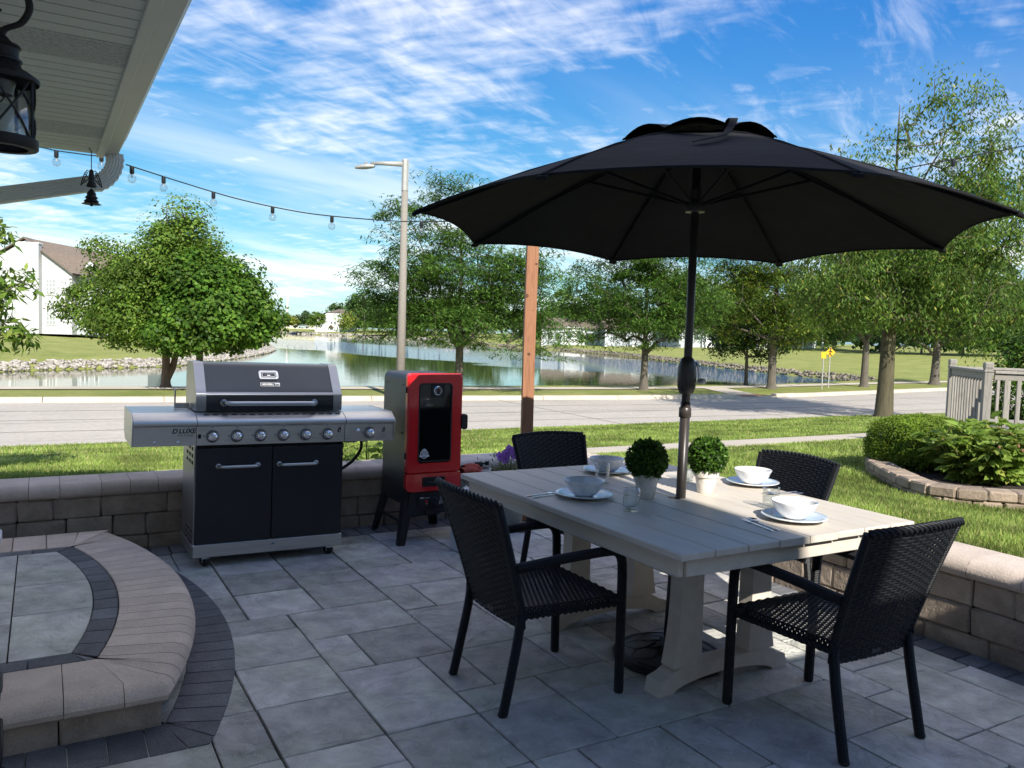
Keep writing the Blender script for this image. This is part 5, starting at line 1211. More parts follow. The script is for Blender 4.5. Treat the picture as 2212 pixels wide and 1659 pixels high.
for k, (ox, oy, ang) in enumerate(((0, 0, .0), (.03, .04, .2))):
    sk = MB(); Mx = Matrix.Translation((ox, oy, .015*k)) @ Matrix.Rotation(ang, 4, 'Z')
    sk.grid(lambda u, v: (-.06 + .13*v, (.045 + .006*sin(v*5))*cos(2*pi*u)*(1 - .15*v), .028*sin(2*pi*u)*(1 - .2*v) + .012*sin(v*3)), 16, 8, True)
    sk.xf(Mx).build('cuff', M_GLV, GL, True)
    for f in range(4): MB().tube([Mx @ Vector(p) for p in ((.05 + 0*f, -.030 + .02*f, .0), (.085, -.034 + .023*f, -.010), (.098, -.036 + .024*f, -.045), (.095, -.036 + .024*f, -.085 + .006*f))], [.013, .0135, .012, .008], 8).build('finger', M_GLV, GL, True)
    MB().tube([Mx @ Vector(p) for p in ((.02, -.035, 0), (.04, -.062, -.015), (.055, -.070, -.05))], [.013, .013, .008], 8).build('thumb', M_GLV, GL, True)
BG = thing('bag', (2.60, 4.95, 0), 'blue and white paper bag leaning beside the smoker', 'bag')
bgm = MB().grid(lambda u, v: ((.16 + .01*sin(9*u*6.28))*cos(2*pi*u)*abs(cos(2*pi*u))**-.35 if abs(cos(2*pi*u)) > .02 else 0, (.055*(1 - .85*v**4))*sin(2*pi*u), .40*v + .008*sin(7*u*6.28)*v), 32, 10, True)
bgm.build('paper', mat('blue_bag', (.62, .66, .70), .5, 0, .1, 5, .002, 20, col2=(.03, .16, .36), scale2=5), BG, True); MB().bbox((-.15, -.012, .395), (.15, .012, .425), .004).build('folded_top', M_WHITEINK, BG)
# flower pot with petunias
FP = thing('flower_pot', (3.12, 5.42, 0), 'planter of purple petunias in the patio corner', 'potted plant')
MB().lathe([(0, 0), (.125, 0), (.13, .01), (.175, .30), (.185, .305), (.188, .34), (.18, .345), (.165, .34), (.16, .32), (0, .32)], 30).build('pot', mat('grey_planter', (.30, .29, .26), .8, 0, .2, 10, .003, 40), FP, 50)
g = np.random.default_rng(3)
def scatter_leaves(C, spread, n, L, W, seed, up=.3):
    g = np.random.default_rng(seed); k = g.integers(0, len(C), n); P = np.asarray(C)[k] + g.normal(size=(n, 3))*np.asarray(spread); nn = g.normal(size=(n, 3)) + np.array([0, 0, up]); nn /= np.linalg.norm(nn, axis=1)[:, None]
    return leaf_cloud(P, nn, g.uniform(.7, 1.3, n)*L, g.uniform(.7, 1.3, n)*W, 0, .25, seed + 1)
C = [(x, y, z) for x, y, z in g.normal(size=(40, 3))*np.array([.11, .10, .05]) + np.array([.03, -.02, .42])] + [(g.uniform(-.05, .20), g.uniform(-.18, .0), g.uniform(.32, .44)) for _ in range(20)]
V, F = scatter_leaves(C, (.035, .035, .035), 1500, .032, .008, 5); put('foliage', npmesh('foliage', V, F, leafmat('petunia_leaf', (.07, .11, .03), (.20, .25, .09), (.28, .24, .12), .15, .3)), FP)
M_PET = leafmat('petunia', (.24, .075, .42), (.50, .22, .66), None, 0, .35); M_PETC = mat('petunia_throat', (.10, .01, .16), .6)
for k, (x, y, z) in enumerate([(-.10, -.06, .56), (-.05, -.08, .585), (-.01, -.05, .61), (.03, -.09, .625), (.05, -.04, .60), (.0, -.10, .57), (-.07, -.10, .545), (.12, -.06, .59), (.15, -.03, .57), (.10, -.17, .425), (.17, -.10, .54)]):
    d = Vector((g.uniform(-.5, .3), -1, g.uniform(.0, .5))).normalized(); Mq = Matrix.Translation((x, y, z)) @ d.to_track_quat('Z', 'Y').to_matrix().to_4x4(); r = .030 + .006*g.random()
    f = MB().grid(lambda u, v: (r*v*cos(2*pi*u)*(1 + .10*sin(10*pi*u)*v), r*v*sin(2*pi*u)*(1 + .10*sin(10*pi*u)*v), .018*v**.5 - .006*v*v + .003*sin(10*pi*u)*v), 20, 4, True).xf(Mq).build('flower', M_PET, FP, True)
    MB().lathe([(0, .012), (.006, .013)], 8).xf(Mq).build('throat', M_PETC, f)
    MB().tube([(x, y, z), (x*.6, y*.6, z - .08), (x*.3, y*.3, .36)], .0025, 5).build('stem', leafmat('petunia_leaf', (0,)*3, (0,)*3), FP)
# leafy garden plants behind the wall
M_PEONY = leafmat('garden_leaf', (.14, .24, .035), (.31, .44, .085), (.42, .42, .10), .12, .42, .42)
def leafy_plant(name, loc, lab, w, h, stems, nl, L, W, seed, mm, tips=None):
    t = thing(name, loc, lab, 'plant', None); g = np.random.default_rng(seed); b = MB(); Cs = []; Ns = []; tipl = []
    for s in range(stems):
        a = g.uniform(0, 2*pi); q = sqrt(g.random()); tx, ty = w*q*cos(a), w*q*sin(a); hz = h*g.uniform(.75, 1.08)*(1 - .28*q*q)
        p = [Vector((tx*.25, ty*.25, 0)), Vector((tx*.7, ty*.7, hz*.55)), Vector((tx, ty, hz))]; P = spline(p, 5); b.tube(P, .004, 5); tipl.append(P[-1])
        for k in range(nl):
            f = g.uniform(.25, 1.0); c = P[min(len(P) - 1, int(f*len(P)))]; az = g.uniform(0, 2*pi); el = g.uniform(-.45, .75)
            dv = Vector((cos(az)*cos(el), sin(az)*cos(el), sin(el)))
            for m_ in (-.5, 0, .5):
                d2 = Matrix.Rotation(m_, 3, 'Z') @ dv; st_ = c + dv*L*.35; Cs.append((st_, d2))
    b.build('stems', mat('plant_stem', (.13, .16, .05), .7), t)
    n = len(Cs); C = np.array([c[0] for c in Cs]); D = np.array([c[1] for c in Cs]); Ls = g.uniform(.7, 1.15, n)[:, None]*L; Ws = Ls*(W/L)
    S = np.cross(D, np.array([0, 0, 1.0])); S /= np.linalg.norm(S, axis=1)[:, None] + 1e-9; Up = np.cross(S, D); rl_ = g.normal(0, .65, n)[:, None]; S, Up = S*np.cos(rl_) + Up*np.sin(rl_), Up*np.cos(rl_) - S*np.sin(rl_)
    V = np.stack([C, C + D*Ls*.40 + S*Ws*.5 + Up*Ls*.04, C + D*Ls*.75 + S*Ws*.33 - Up*Ls*.04, C + D*Ls - Up*Ls*.16, C + D*Ls*.75 - S*Ws*.33 - Up*Ls*.04, C + D*Ls*.40 - S*Ws*.5 + Up*Ls*.04, C + D*Ls*.45 - Up*Ls*.03], 1)
    F = np.array([(0, 1, 6), (1, 2, 6), (2, 3, 6), (3, 4, 6), (4, 5, 6), (5, 0, 6)])[None] + (np.arange(n)*7)[:, None, None]
    put('foliage', npmesh('foliage', V.reshape(-1, 3), F.reshape(-1, 3), mm), t)
    if tips:
        for p in tipl[:tips]: MB().sphere(tuple(p), .014, 7, 5, (1, 1, 1.2)).build('seed_head', mat('seed_head', (.22, .11, .06), .8, 0, .3, 40), t)
    return t
leafy_plant('leafy_plant', (2.02, 6.32, .2), 'green leafy plant behind the wall between grill and smoker', .26, .50, 14, 7, .085, .028, 11, M_PEONY)
leafy_plant('leafy_plant', (2.36, 6.42, .2), 'taller green leafy plant behind the wall by the smoker back', .22, .52, 12, 7, .085, .028, 12, M_PEONY)
leafy_plant('leafy_plant', (3.02, 6.36, .2), 'small green leafy plant behind the wall right of the smoker', .16, .46, 9, 6, .085, .028, 13, M_PEONY)
# cord and white case at the left edge
MB().tube(spline([(-.16, 3.53, .20), (-.135, 3.40, .197), (-.128, 3.20, .175), (-.118, 2.985, .12), (-.125, 2.97, .03), (-.10, 3.02, .012), (-.14, 3.08, .012), (-.30, 3.06, .012)]), .006, 8).build('power_cord', M_CORD, None, True, label='black power cord hanging over the landing step edge', cat='cord')
MB().prism([(-.30, 0), (.092, 0), (.092, .05), (.060, .085), (-.30, .085)], -.10, .10, 'y').build('white_case', M_WHITEINK, None, loc=(-.30, 5.50, ZS + .0005), label='white plastic case corner on the landing at the left edge', cat='case')
tgt = MB().lathe([(0, 0), (.05, 0), (.055, .02), (.045, .055), (.02, .07), (0, .072)], 9); tgt.v = [(x*1.3 + random.uniform(-.004, .004), y, z) for x, y, z in tgt.v]
tgt.build('loose_stone', M_BLOCK, None, loc=(3.17, 5.22, 0), label='small grey stone on the patio under the far armchair', cat='stone')

# ================================================================ side garden: bed, hedge, shrub, deck
ZB = .12
BEDL = [at(x, y, ZB) for x, y in [(1965, 985), (1890, 999), (1873, 1016), (1905, 1040), (1955, 1066), (2020, 1085), (2100, 1094), (2212, 1103), (2400, 1112)]]
BW = thing('garden_bed_edging', (BEDL[2].x, BEDL[2].y, 0), 'curved two course tan block edging round the garden bed', 'edging'); BW.location = (0, 0, 0)
P = spline(BEDL, 10); Lb = [0]
for a, b_ in zip(P, P[1:]): Lb.append(Lb[-1] + (b_ - a).length)
def bpos(s): return Vector([float(np.interp(s, Lb, [p[k] for p in P])) for k in range(2)] + [0])
for crs, (z0, z1, off) in enumerate(((ZB - .06, ZB + .055, 0), (ZB + .057, ZB + .150, .11))):
    s = off
    while s < Lb[-1] - .3:
        w = .235; a = bpos(s); c = bpos(s + w); d = (c - a).normalized(); nn = Vector((d.y, -d.x, 0)); inn = -nn
        b = MB().bbox((.003, -.02 - .01*crs, z0), ((c - a).length - .003, .20, z1), .014); b.v = [(x + random.uniform(-.006, .006), y + random.uniform(-.008, .008), z + random.uniform(-.004, .004)) for x, y, z in b.v]
        Mx = Matrix(((d.x, -d.y, 0, a.x), (d.y, d.x, 0, a.y), (0, 0, 1, 0), (0, 0, 0, 1))); b.xf(Mx).build('edging_block', M_BEDBLOCK, BW); s += w
mul = MB().prism([(p[0], p[1]) for p in BED], ZB - .02, ZB + .085); mul.build('mulch', mat('mulch', (.035, .025, .018), .95, 0, .5, 40, .02, 60), None, kind='structure')
def dome_shrub(name, c, rx, ry, h, n, L, W, mm, lab, seed, core, droop=0, cat='shrub', lump=.05, group=None):
    t = thing(name, c, lab, cat, group); g = np.random.default_rng(seed); d = g.normal(size=(n, 3)); d[:, 2] = np.abs(d[:, 2])*1.0 - .25; d /= np.linalg.norm(d, axis=1)[:, None]
    r = (.88 + .14*g.random(n)) * (1 + lump*np.sin(d[:, 0]*11 + seed)*np.sin(d[:, 1]*9 + 2) + lump*np.sin(d[:, 2]*13))
    sq = 1/np.maximum(.001, (np.abs(d)**3.2).sum(1))**(1/3.2)
    C = d*(r*sq)[:, None]*np.array([rx, ry, h*.62]) + np.array([0, 0, h*.38]); k = C[:, 2] > .0; C = C[k]; d = d[k]
    nn = d*.8 + g.normal(size=C.shape)*.55 + np.array([0, 0, .2]); nn /= np.linalg.norm(nn, axis=1)[:, None]; n = len(C)
    V, F = leaf_cloud(C, nn, g.uniform(.7, 1.3, n)*L, g.uniform(.8, 1.2, n)*W, 0, .2, seed); put('foliage', npmesh('foliage', V, F, mm), t)
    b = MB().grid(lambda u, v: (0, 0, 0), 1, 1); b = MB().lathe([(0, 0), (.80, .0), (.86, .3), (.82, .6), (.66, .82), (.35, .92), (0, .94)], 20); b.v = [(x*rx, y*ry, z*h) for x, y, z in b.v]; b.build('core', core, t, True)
    return t
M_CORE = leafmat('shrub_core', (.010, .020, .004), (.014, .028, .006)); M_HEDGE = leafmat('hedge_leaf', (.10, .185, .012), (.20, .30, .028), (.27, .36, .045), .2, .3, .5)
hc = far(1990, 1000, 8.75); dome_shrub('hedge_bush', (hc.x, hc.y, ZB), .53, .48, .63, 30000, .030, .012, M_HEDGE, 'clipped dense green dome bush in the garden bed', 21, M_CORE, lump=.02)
pc = far(2118, 1040, 7.9)
pe = leafy_plant('flowering_shrub', (pc.x, pc.y, ZB), 'loose bright green leafy shrub with faded buds in front of the deck', .52, .64, 130, 14, .125, .056, 31, M_PEONY, 26)
pc2 = far(2235, 1030, 8.0); leafy_plant('flowering_shrub', (pc2.x, pc2.y, ZB), 'green leafy shrub cut off by the right edge before the deck', .30, .62, 40, 12, .125, .056, 33, M_PEONY, 6)
# deck
D1 = far(2137, 925, 10.0); D2 = far(2060, 908, 11.7); zD = .50
e1 = Vector((D2.x - D1.x, D2.y - D1.y, 0)); l1 = e1.length; e1.normalize(); e2 = Vector((e1.y, -e1.x, 0))
DK = thing('wooden_deck', (D1.x, D1.y, 0), 'raised weathered grey deck with baluster railing at the right', 'deck')
DM = Matrix(((e1.x, e2.x, 0, 0), (e1.y, e2.y, 0, 0), (0, 0, 1, 0), (0, 0, 0, 1)))       # deck x: left rail, deck y: right rail
def dk(b, name, m, par=None): return b.xf(DM).build(name, m, par or DK)
rl = 4.6
for i in range(int(l1/.145) + 1): dk(MB().bbox((i*.145 - .02, -.02, zD - .03), (min(l1 + .03, i*.145 + .117), rl, zD), .004), 'deck_board', M_GREYWOODH)
dk(MB().bbox((-.06, -.065, zD - .16), (l1 + .06, -.025, zD - .012), .004), 'skirt_board', M_GREYWOODH); dk(MB().bbox((-.065, -.02, zD - .16), (-.025, rl, zD - .012), .004), 'skirt_board', M_GREYWOODH)
def dpost(x, y, z0=zD - .22):
    p = dk(MB().bbox((x - .045, y - .045, z0), (x + .045, y + .045, zD + .80), .004), 'post', M_GREYWOOD)
    dk(MB().bbox((x - .054, y - .054, zD + .715), (x + .054, y + .054, zD + .735), .004).bbox((x - .052, y - .052, zD + .755), (x + .052, y + .052, zD + .835), .014), 'post_cap', M_GREYWOOD, p)
dpost(-.075, -.075); dpost(l1, -.06); dpost(l1, 1.25); dpost(-.06, 1.9)
for (x0, y0, x1, y1) in ((0, -.06, l1, -.06), (-.06, 0, -.06, rl), (l1, 0, l1, rl)):
    ax = abs(x1 - x0) > abs(y1 - y0); n = int((x1 - x0 if ax else y1 - y0)/.135)
    hw = .045
    if ax: dk(MB().bbox((x0, y0 - hw, zD + .70), (x1, y0 + hw, zD + .735), .004), 'top_rail', M_GREYWOODH); dk(MB().bbox((x0, y0 - .02, zD + .62), (x1, y0 + .02, zD + .70), .003), 'sub_rail', M_GREYWOODH)
    else: dk(MB().bbox((x0 - hw, y0, zD + .70), (x0 + hw, y1, zD + .735), .004), 'top_rail', M_GREYWOODH); dk(MB().bbox((x0 - .02, y0, zD + .62), (x0 + .02, y1, zD + .70), .003), 'sub_rail', M_GREYWOODH)
    for k in range(1, n):
        t = k/n; x = x0 + (x1 - x0)*t; y = y0 + (y1 - y0)*t
        dk(MB().bbox((x - .019, y - .019, zD - .10), (x + .019, y + .019, zD + .70), .003), 'baluster', M_GREYWOOD)
# lattice skirt
for k in range(-4, 34):
    for s in (1, -1):
        y0 = k*.13; pts = [(y0, zD - .16), (y0 + s*.36, zD - .52)]
        ya, yb = pts[0][0], pts[1][0]
        b = MB(); b.add([(-.045 + .004*s, ya - .016, pts[0][1]), (-.045 + .004*s, ya + .016, pts[0][1]), (-.045 + .004*s, yb + .016, pts[1][1]), (-.045 + .004*s, yb - .016, pts[1][1]), (-.052 + .004*s, ya - .016, pts[0][1]), (-.052 + .004*s, ya + .016, pts[0][1]), (-.052 + .004*s, yb + .016, pts[1][1]), (-.052 + .004*s, yb - .016, pts[1][1])], [(0,1,2,3),(7,6,5,4),(0,4,5,1),(1,5,6,2),(2,6,7,3),(3,7,4,0)]); dk(b, 'lattice_strip', M_GREYWOOD)
        if -1 < k < 14:
            b = MB(); b.add([(ya - .016, -.050 + .004*s, pts[0][1]), (ya + .016, -.050 + .004*s, pts[0][1]), (yb + .016, -.050 + .004*s, pts[1][1]), (yb - .016, -.050 + .004*s, pts[1][1]), (ya - .016, -.056 + .004*s, pts[0][1]), (ya + .016, -.056 + .004*s, pts[0][1]), (yb + .016, -.056 + .004*s, pts[1][1]), (yb - .016, -.056 + .004*s, pts[1][1])], [(0,1,2,3),(7,6,5,4),(0,4,5,1),(1,5,6,2),(2,6,7,3),(3,7,4,0)]); dk(b, 'lattice_strip', M_GREYWOOD)
# ================================================================ trees
M_BARK = mat('bark_grey', (.115, .098, .078), .95, 0, .3, 5, .02, 14, stretch=(3, 3, .6)); M_BARKB = mat('bark_brown', (.150, .098, .070), .95, 0, .35, 5, .02, 14, stretch=(3, 3, .6)); M_BARKG = mat('bark_olive', (.088, .074, .042), .95, 0, .3, 6, .02, 16, stretch=(3, 3, .4))
def blob_pts(lobes, n, g, shell=.45):
    # points in a union of ellipsoids, more of them towards the surface
    vol = np.array([l[3]*l[4]*l[5] for l in lobes]); k = g.choice(len(lobes), n, p=vol/vol.sum()); d = g.normal(size=(n, 3)); d /= np.linalg.norm(d, axis=1)[:, None]
    r = (shell + (1 - shell)*g.random(n)**.6); A = np.array(lobes); return A[k, :3] + d*r[:, None]*A[k, 3:6], d
def tree(name, base, lab, trunk, lobes, clumps, leaves, L, W, mm, bark, seed, group='street trees', spread=(.5, .5, .28), droop=.0, lean=(0, 0), fork=.5, upright=0, style='leaf', cat='tree', nstem=1):
    """trunk=(height to crown, base radius); lobes = ellipsoids (x,y,z,rx,ry,rz) relative to the base"""
    g = np.random.default_rng(seed); t = thing(name, tuple(base), lab, cat, group); H, R0 = trunk
    extra = []      # side sprays that break the outline
    for l in lobes:
        for _ in range(3):
            d = g.normal(size=3); d /= np.linalg.norm(d); q = g.uniform(.22, .36); extra.append((l[0] + d[0]*l[3]*.98, l[1] + d[1]*l[4]*.98, l[2] + d[2]*l[5]*.98, l[3]*q, l[4]*q, l[5]*q))
    C, D = blob_pts(list(lobes) + extra, clumps, g); C = C[C[:, 2] > H*.55]
    zt = max(l[2] + l[5]*.45 for l in lobes)
    # leader nodes
    nodes = []; par = []
    K = 9
    for i in range(K + 1):
        f = i/K; z = zt*f; nodes.append(np.array([lean[0]*z + .05*R0*8*f*sin(3*f + seed), lean[1]*z + .05*R0*8*f*cos(2.3*f + seed), z])); par.append(i - 1)
    first = next(i for i, p in enumerate(nodes) if p[2] >= H*.8); free = list(range(first, K + 1))
    order = np.argsort(np.hypot(C[:, 0], C[:, 1]) + .3*np.abs(C[:, 2] - H)); tips = []
    for c in C[order]:
        P = np.array([nodes[i] for i in free]); dv = c - P; dist = np.linalg.norm(dv, axis=1); pen = dist + np.where(dv[:, 2] < (.25 - upright)*dist, .8*dist, 0) + upright*np.hypot(dv[:, 0], dv[:, 1])
        j = free[int(np.argmin(pen))]; a = nodes[j]; n = max(1, int(np.linalg.norm(c - a)/.7)); prev = j
        for s in range(1, n + 1):
            f = s/n; q = a + (c - a)*f + np.array([0, 0, .10*np.linalg.norm(c - a)*sin(pi*f)*(1 if droop < .3 else .6)]) + g.normal(size=3)*.05*(f < 1); nodes.append(q); par.append(prev); prev = len(nodes) - 1
            if s < n or True: free.append(prev)
        tips.append(prev)
    cnt = np.zeros(len(nodes))
    for i in range(len(nodes) - 1, -1, -1):
        cnt[i] += 1 if i in () else 0
    for tp in tips: cnt[tp] += 1
    for i in range(len(nodes) - 1, 0, -1):
        cnt[par[i]] += cnt[i]
    rad = np.maximum(.007, R0*.82*np.sqrt(np.maximum(cnt, .4)/max(1, cnt[0])))
    for i in range(K + 1): rad[i] = min(rad[i], R0*(1 - .75*i/K)) if nodes[i][2] > H else R0*(1.0 - .22*nodes[i][2]/max(H, .1))
    rad[0] = R0*1.38; b = MB(); 
    fl = [Vector(nodes[0]) + Vector((0, 0, -.15)), Vector(nodes[0]), Vector((nodes[1][0]*.15, nodes[1][1]*.15, .25*max(.6, R0*3)))] + [Vector(nodes[i]) for i in range(1, K + 1)]; rr = [R0*1.7, R0*1.45, R0*1.05] + [rad[i] for i in range(1, K + 1)]
    if nodes[1][2] < .3*max(.6, R0*3): fl.pop(2); rr.pop(2)
    b.tube(fl, rr, 12)
    if nstem == 2: b.tube([Vector((.02, 0, .3)), Vector((.22, .05, H*.6)), Vector((.34, .1, H)), Vector((.5, .15, H*1.6))], [R0*.9, R0*.75, R0*.6, R0*.3], 10)
    b.build('trunk', bark, t, True)
    br = MB()
    for i in range(K + 1, len(nodes)):
        br.tube([nodes[par[i]], nodes[i]], [min(rad[par[i]], rad[i]*1.6), rad[i]], 5, False)
    br.build('branches', bark, t, True)
    # leaves: clusters round each twig end
    T = np.array([nodes[i] for i in tips]); n = len(T)*leaves; k = np.repeat(np.arange(len(T)), leaves)
    size = g.uniform(.45, 1.5, len(T))[k][:, None]
    off = g.normal(size=(n, 3)); off *= (np.minimum(1, 1.6/np.linalg.norm(off, axis=1)))[:, None]; P = T[k] + off*np.array(spread)*size; P[:, 2] -= droop*(off[:, 0]**2 + off[:, 1]**2)*spread[0]*.5
    if style == 'frond':
        # compound leaf: a drooping strip of leaflets
        az = g.uniform(0, 2*pi, n); d = np.stack([np.cos(az), np.sin(az), g.uniform(-.55, .25, n)], 1); d /= np.linalg.norm(d, axis=1)[:, None]; s_ = np.cross(d, [0, 0, 1.0]); s_ /= np.linalg.norm(s_, axis=1)[:, None]; Ls = (g.uniform(.7, 1.3, n)*L)[:, None]; Ws = (g.uniform(.7, 1.3, n)*W)[:, None]
        V = np.stack([P, P + d*Ls*.5 + s_*Ws*.5 - np.array([0, 0, .06])*Ls, P + d*Ls - np.array([0, 0, .28])*Ls, P + d*Ls*.5 - s_*Ws*.5 - np.array([0, 0, .06])*Ls], 1).reshape(-1, 3); F = np.arange(4*n).reshape(n, 4)
    elif style == 'hang':
        az = g.uniform(0, 2*pi, n); d = np.stack([np.cos(az)*.6, np.sin(az)*.6, -g.uniform(.3, 1.1, n)], 1); d /= np.linalg.norm(d, axis=1)[:, None]; s_ = np.cross(d, g.normal(size=(n, 3))); s_ /= np.linalg.norm(s_, axis=1)[:, None]; Ls = (g.uniform(.7, 1.3, n)*L)[:, None]; Ws = (g.uniform(.7, 1.3, n)*W)[:, None]
        V = np.stack([P, P + d*Ls*.45 + s_*Ws*.5, P + d*Ls, P + d*Ls*.45 - s_*Ws*.5], 1).reshape(-1, 3); F = np.arange(4*n).reshape(n, 4)
    else:
        cen = np.array([0, 0, np.mean([l[2] for l in lobes])]); out = P - cen; out /= np.linalg.norm(out, axis=1)[:, None] + 1e-9
        nn = g.normal(size=(n, 3))*.42 + np.array([0, 0, .55]) + out*.30 + off*.55; nn /= np.linalg.norm(nn, axis=1)[:, None]; V, F = leaf_cloud(P, nn, g.uniform(.7, 1.3, n)*L, g.uniform(.7, 1.3, n)*W, 0, .2, seed)
    put('crown', npmesh('crown', V, F, mm), t); return t
def ground_at(x, y, z0=-.70):
    p = at(x, y, z0)
    for _ in range(6): p = at(x, y, float(land_z(np.array([p.x]), np.array([p.y]))[0]))
    return p
def mpp(p): return (p.x*sin(YAW) + p.y*cos(YAW))/1751.3      # metres per view pixel at p
def lobes_px(p, L):
    # ellipsoids given in view pixels about the trunk base, turned into metres (x across the view)
    k = mpp(p); out = []; hz = (p.z - CAM_H)/k
    for cx, cy, rx, ry, dep, off in L:
        c = far(cx, cy, p.x*sin(YAW) + p.y*cos(YAW) + off); out.append((c.x - p.x, c.y - p.y, c.z - p.z, rx*k*.97, (dep if dep else rx*k)*.97, ry*k))
    return out
M_MAPLE = leafmat('maple_leaf', (.026, .080, .008), (.105, .200, .022), (.17, .25, .035), .12, .33, .5); M_BIRCH = leafmat('birch_leaf', (.055, .120, .014), (.170, .265, .038), (.25, .31, .06), .12, .40)
M_LOCUST = leafmat('locust_leaf', (.042, .115, .020), (.135, .250, .046), (.17, .27, .05), .12, .40); M_ASH = leafmat('ash_leaf', (.050, .112, .018), (.155, .245, .045), (.34, .32, .06), .11, .40); M_DARKLEAF = leafmat('dark_leaf', (.018, .055, .012), (.065, .115, .026), None, 0, .25); M_YEL = leafmat('yellowing_leaf', (.050, .120, .018), (.165, .245, .042), (.42, .39, .05), .13, .40)
M_WILLOW = leafmat('narrow_leaf', (.055, .125, .016), (.170, .260, .040), (.26, .32, .06), .15, .38)
M_FARTREE = leafmat('far_leaf', (.026, .068, .014), (.080, .150, .030), (.13, .18, .045), .12, .25)

p = ground_at(358, 838); tree('birch_tree', p, 'tall pale green birch behind the grill on the lake bank', (1.15, .15), lobes_px(p, [(395, 462, 36, 40, 0, 0), (390, 520, 68, 52, 0, 0), (365, 585, 105, 60, 0, 0), (310, 635, 108, 60, 0, 0), (295, 695, 98, 46, 0, -.4), (232, 560, 46, 42, 0, .6), (195, 655, 55, 60, 0, 0), (440, 545, 45, 45, 0, .8)]), 460, 120, .110, .074, M_BIRCH, M_BARKB, 101, spread=(.34, .34, .20), droop=.18, style='leaf', nstem=2)
p = ground_at(430, 843); tree('maple_tree', p, 'dense dark green maple above the grill lid', (1.0, .14), lobes_px(p, [(448, 585, 62, 52, 0, 0), (455, 640, 98, 62, 0, 0), (500, 680, 92, 66, 0, -.3), (428, 700, 98, 45, 0, -.6), (563, 700, 34, 52, 0, 0), (500, 610, 55, 45, 0, 0)]), 330, 170, .145, .105, M_MAPLE, M_BARK, 102, spread=(.34, .34, .20), droop=.3)
p = ground_at(990, 846); tree('locust_tree', p, 'feathery honey locust behind the street light and wooden post', (1.35, .17), lobes_px(p, [(1000, 600, 130, 90, 0, 0), (870, 600, 105, 70, 0, 0), (1120, 620, 100, 75, 0, 0), (980, 460, 60, 95, 0, 0), (880, 480, 65, 55, 0, .5), (1060, 470, 35, 90, 0, 0), (830, 690, 75, 50, 0, .3), (1150, 720, 75, 55, 0, -.5), (980, 700, 120, 50, 0, -.8), (1160, 570, 50, 60, 0, 0)]), 560, 70, .21, .048, M_LOCUST, M_BARK, 103, spread=(.42, .42, .10), droop=.3, style='frond')
p = ground_at(1390, 843); tree('locust_tree', p, 'feathery honey locust left of the umbrella pole across the road', (1.6, .17), lobes_px(p, [(1390, 640, 120, 80, 0, 0), (1290, 620, 85, 65, 0, 0), (1480, 650, 90, 75, 0, 0), (1380, 530, 100, 80, 0, 0), (1270, 700, 70, 45, 0, 0), (1460, 560, 80, 70, 0, 0), (1400, 710, 90, 40, 0, -.6)]), 480, 70, .21, .048, M_LOCUST, M_BARK, 104, spread=(.42, .42, .10), droop=.3, style='frond')
p = ground_at(1611, 833); tree('crabapple_tree', p, 'small dark leaved tree with thin trunk by the shore', (1.35, .10), lobes_px(p, [(1600, 710, 75, 40, 0, 0), (1560, 735, 50, 30, 0, 0), (1650, 740, 60, 30, 0, 0)]), 150, 55, .14, .08, M_DARKLEAF, M_BARK, 105, spread=(.34, .34, .2))
p = ground_at(1666, 840); tree('locust_tree', p, 'locust with yellowing sprays right of the umbrella pole', (1.9, .21), lobes_px(p, [(1650, 640, 110, 75, 0, 0), (1560, 640, 80, 80, 0, 0), (1740, 650, 85, 70, 0, 0), (1650, 540, 110, 85, 0, 0), (1700, 710, 70, 40, 0, -.5)]), 430, 70, .21, .054, M_YEL, M_BARK, 106, spread=(.42, .42, .14), droop=.3, style='frond')
p = ground_at(1866, 836); tree('locust_tree', p, 'locust behind the big ash near the yellow signs', (2.0, .20), lobes_px(p, [(1850, 660, 95, 65, 0, 0), (1800, 700, 60, 45, 0, 0), (1880, 580, 110, 70, 0, 0)]), 300, 60, .22, .07, M_LOCUST, M_BARK, 107, spread=(.42, .42, .2), droop=.3, style='frond')
p = ground_at(1912, 827); tree('slender_tree', p, 'slender leaning tree beyond the big ash trunk', (1.5, .10), lobes_px(p, [(1935, 700, 60, 50, 0, 0)]), 90, 50, .18, .09, M_DARKLEAF, M_BARK, 108, spread=(.45, .45, .3), lean=(.25, 0))
p = ground_at(2018, 831); tree('shade_tree', p, 'shade tree left of the deck across the road', (1.9, .26), lobes_px(p, [(2030, 680, 110, 65, 0, 0), (2080, 620, 120, 80, 0, 0), (1990, 600, 90, 70, 0, 0)]), 320, 60, .22, .10, M_DARKLEAF, M_BARK, 109, spread=(.5, .5, .3))
p = at(1908, 908, -.66); tree('ash_tree', p, 'large near ash with thick trunk beside the garden bed', (2.1, .245), lobes_px(p, [(1940, 620, 150, 90, 0, 0), (1810, 620, 110, 75, 0, -.3), (2080, 640, 150, 100, 0, 0), (1960, 500, 170, 90, 0, 0), (2110, 480, 130, 110, 0, 0), (1850, 420, 60, 120, 0, 0), (1930, 350, 50, 130, 0, 0), (2010, 330, 60, 150, 0, 0), (2100, 300, 60, 150, 0, 0), (2180, 380, 70, 140, 0, 0), (1780, 540, 70, 50, 0, 0), (1760, 660, 50, 40, 0, 0)]), 1050, 46, .150, .044, M_ASH, M_BARKG, 110, spread=(.26, .26, .24), droop=.2, style='hang', upright=.35, group='street trees')
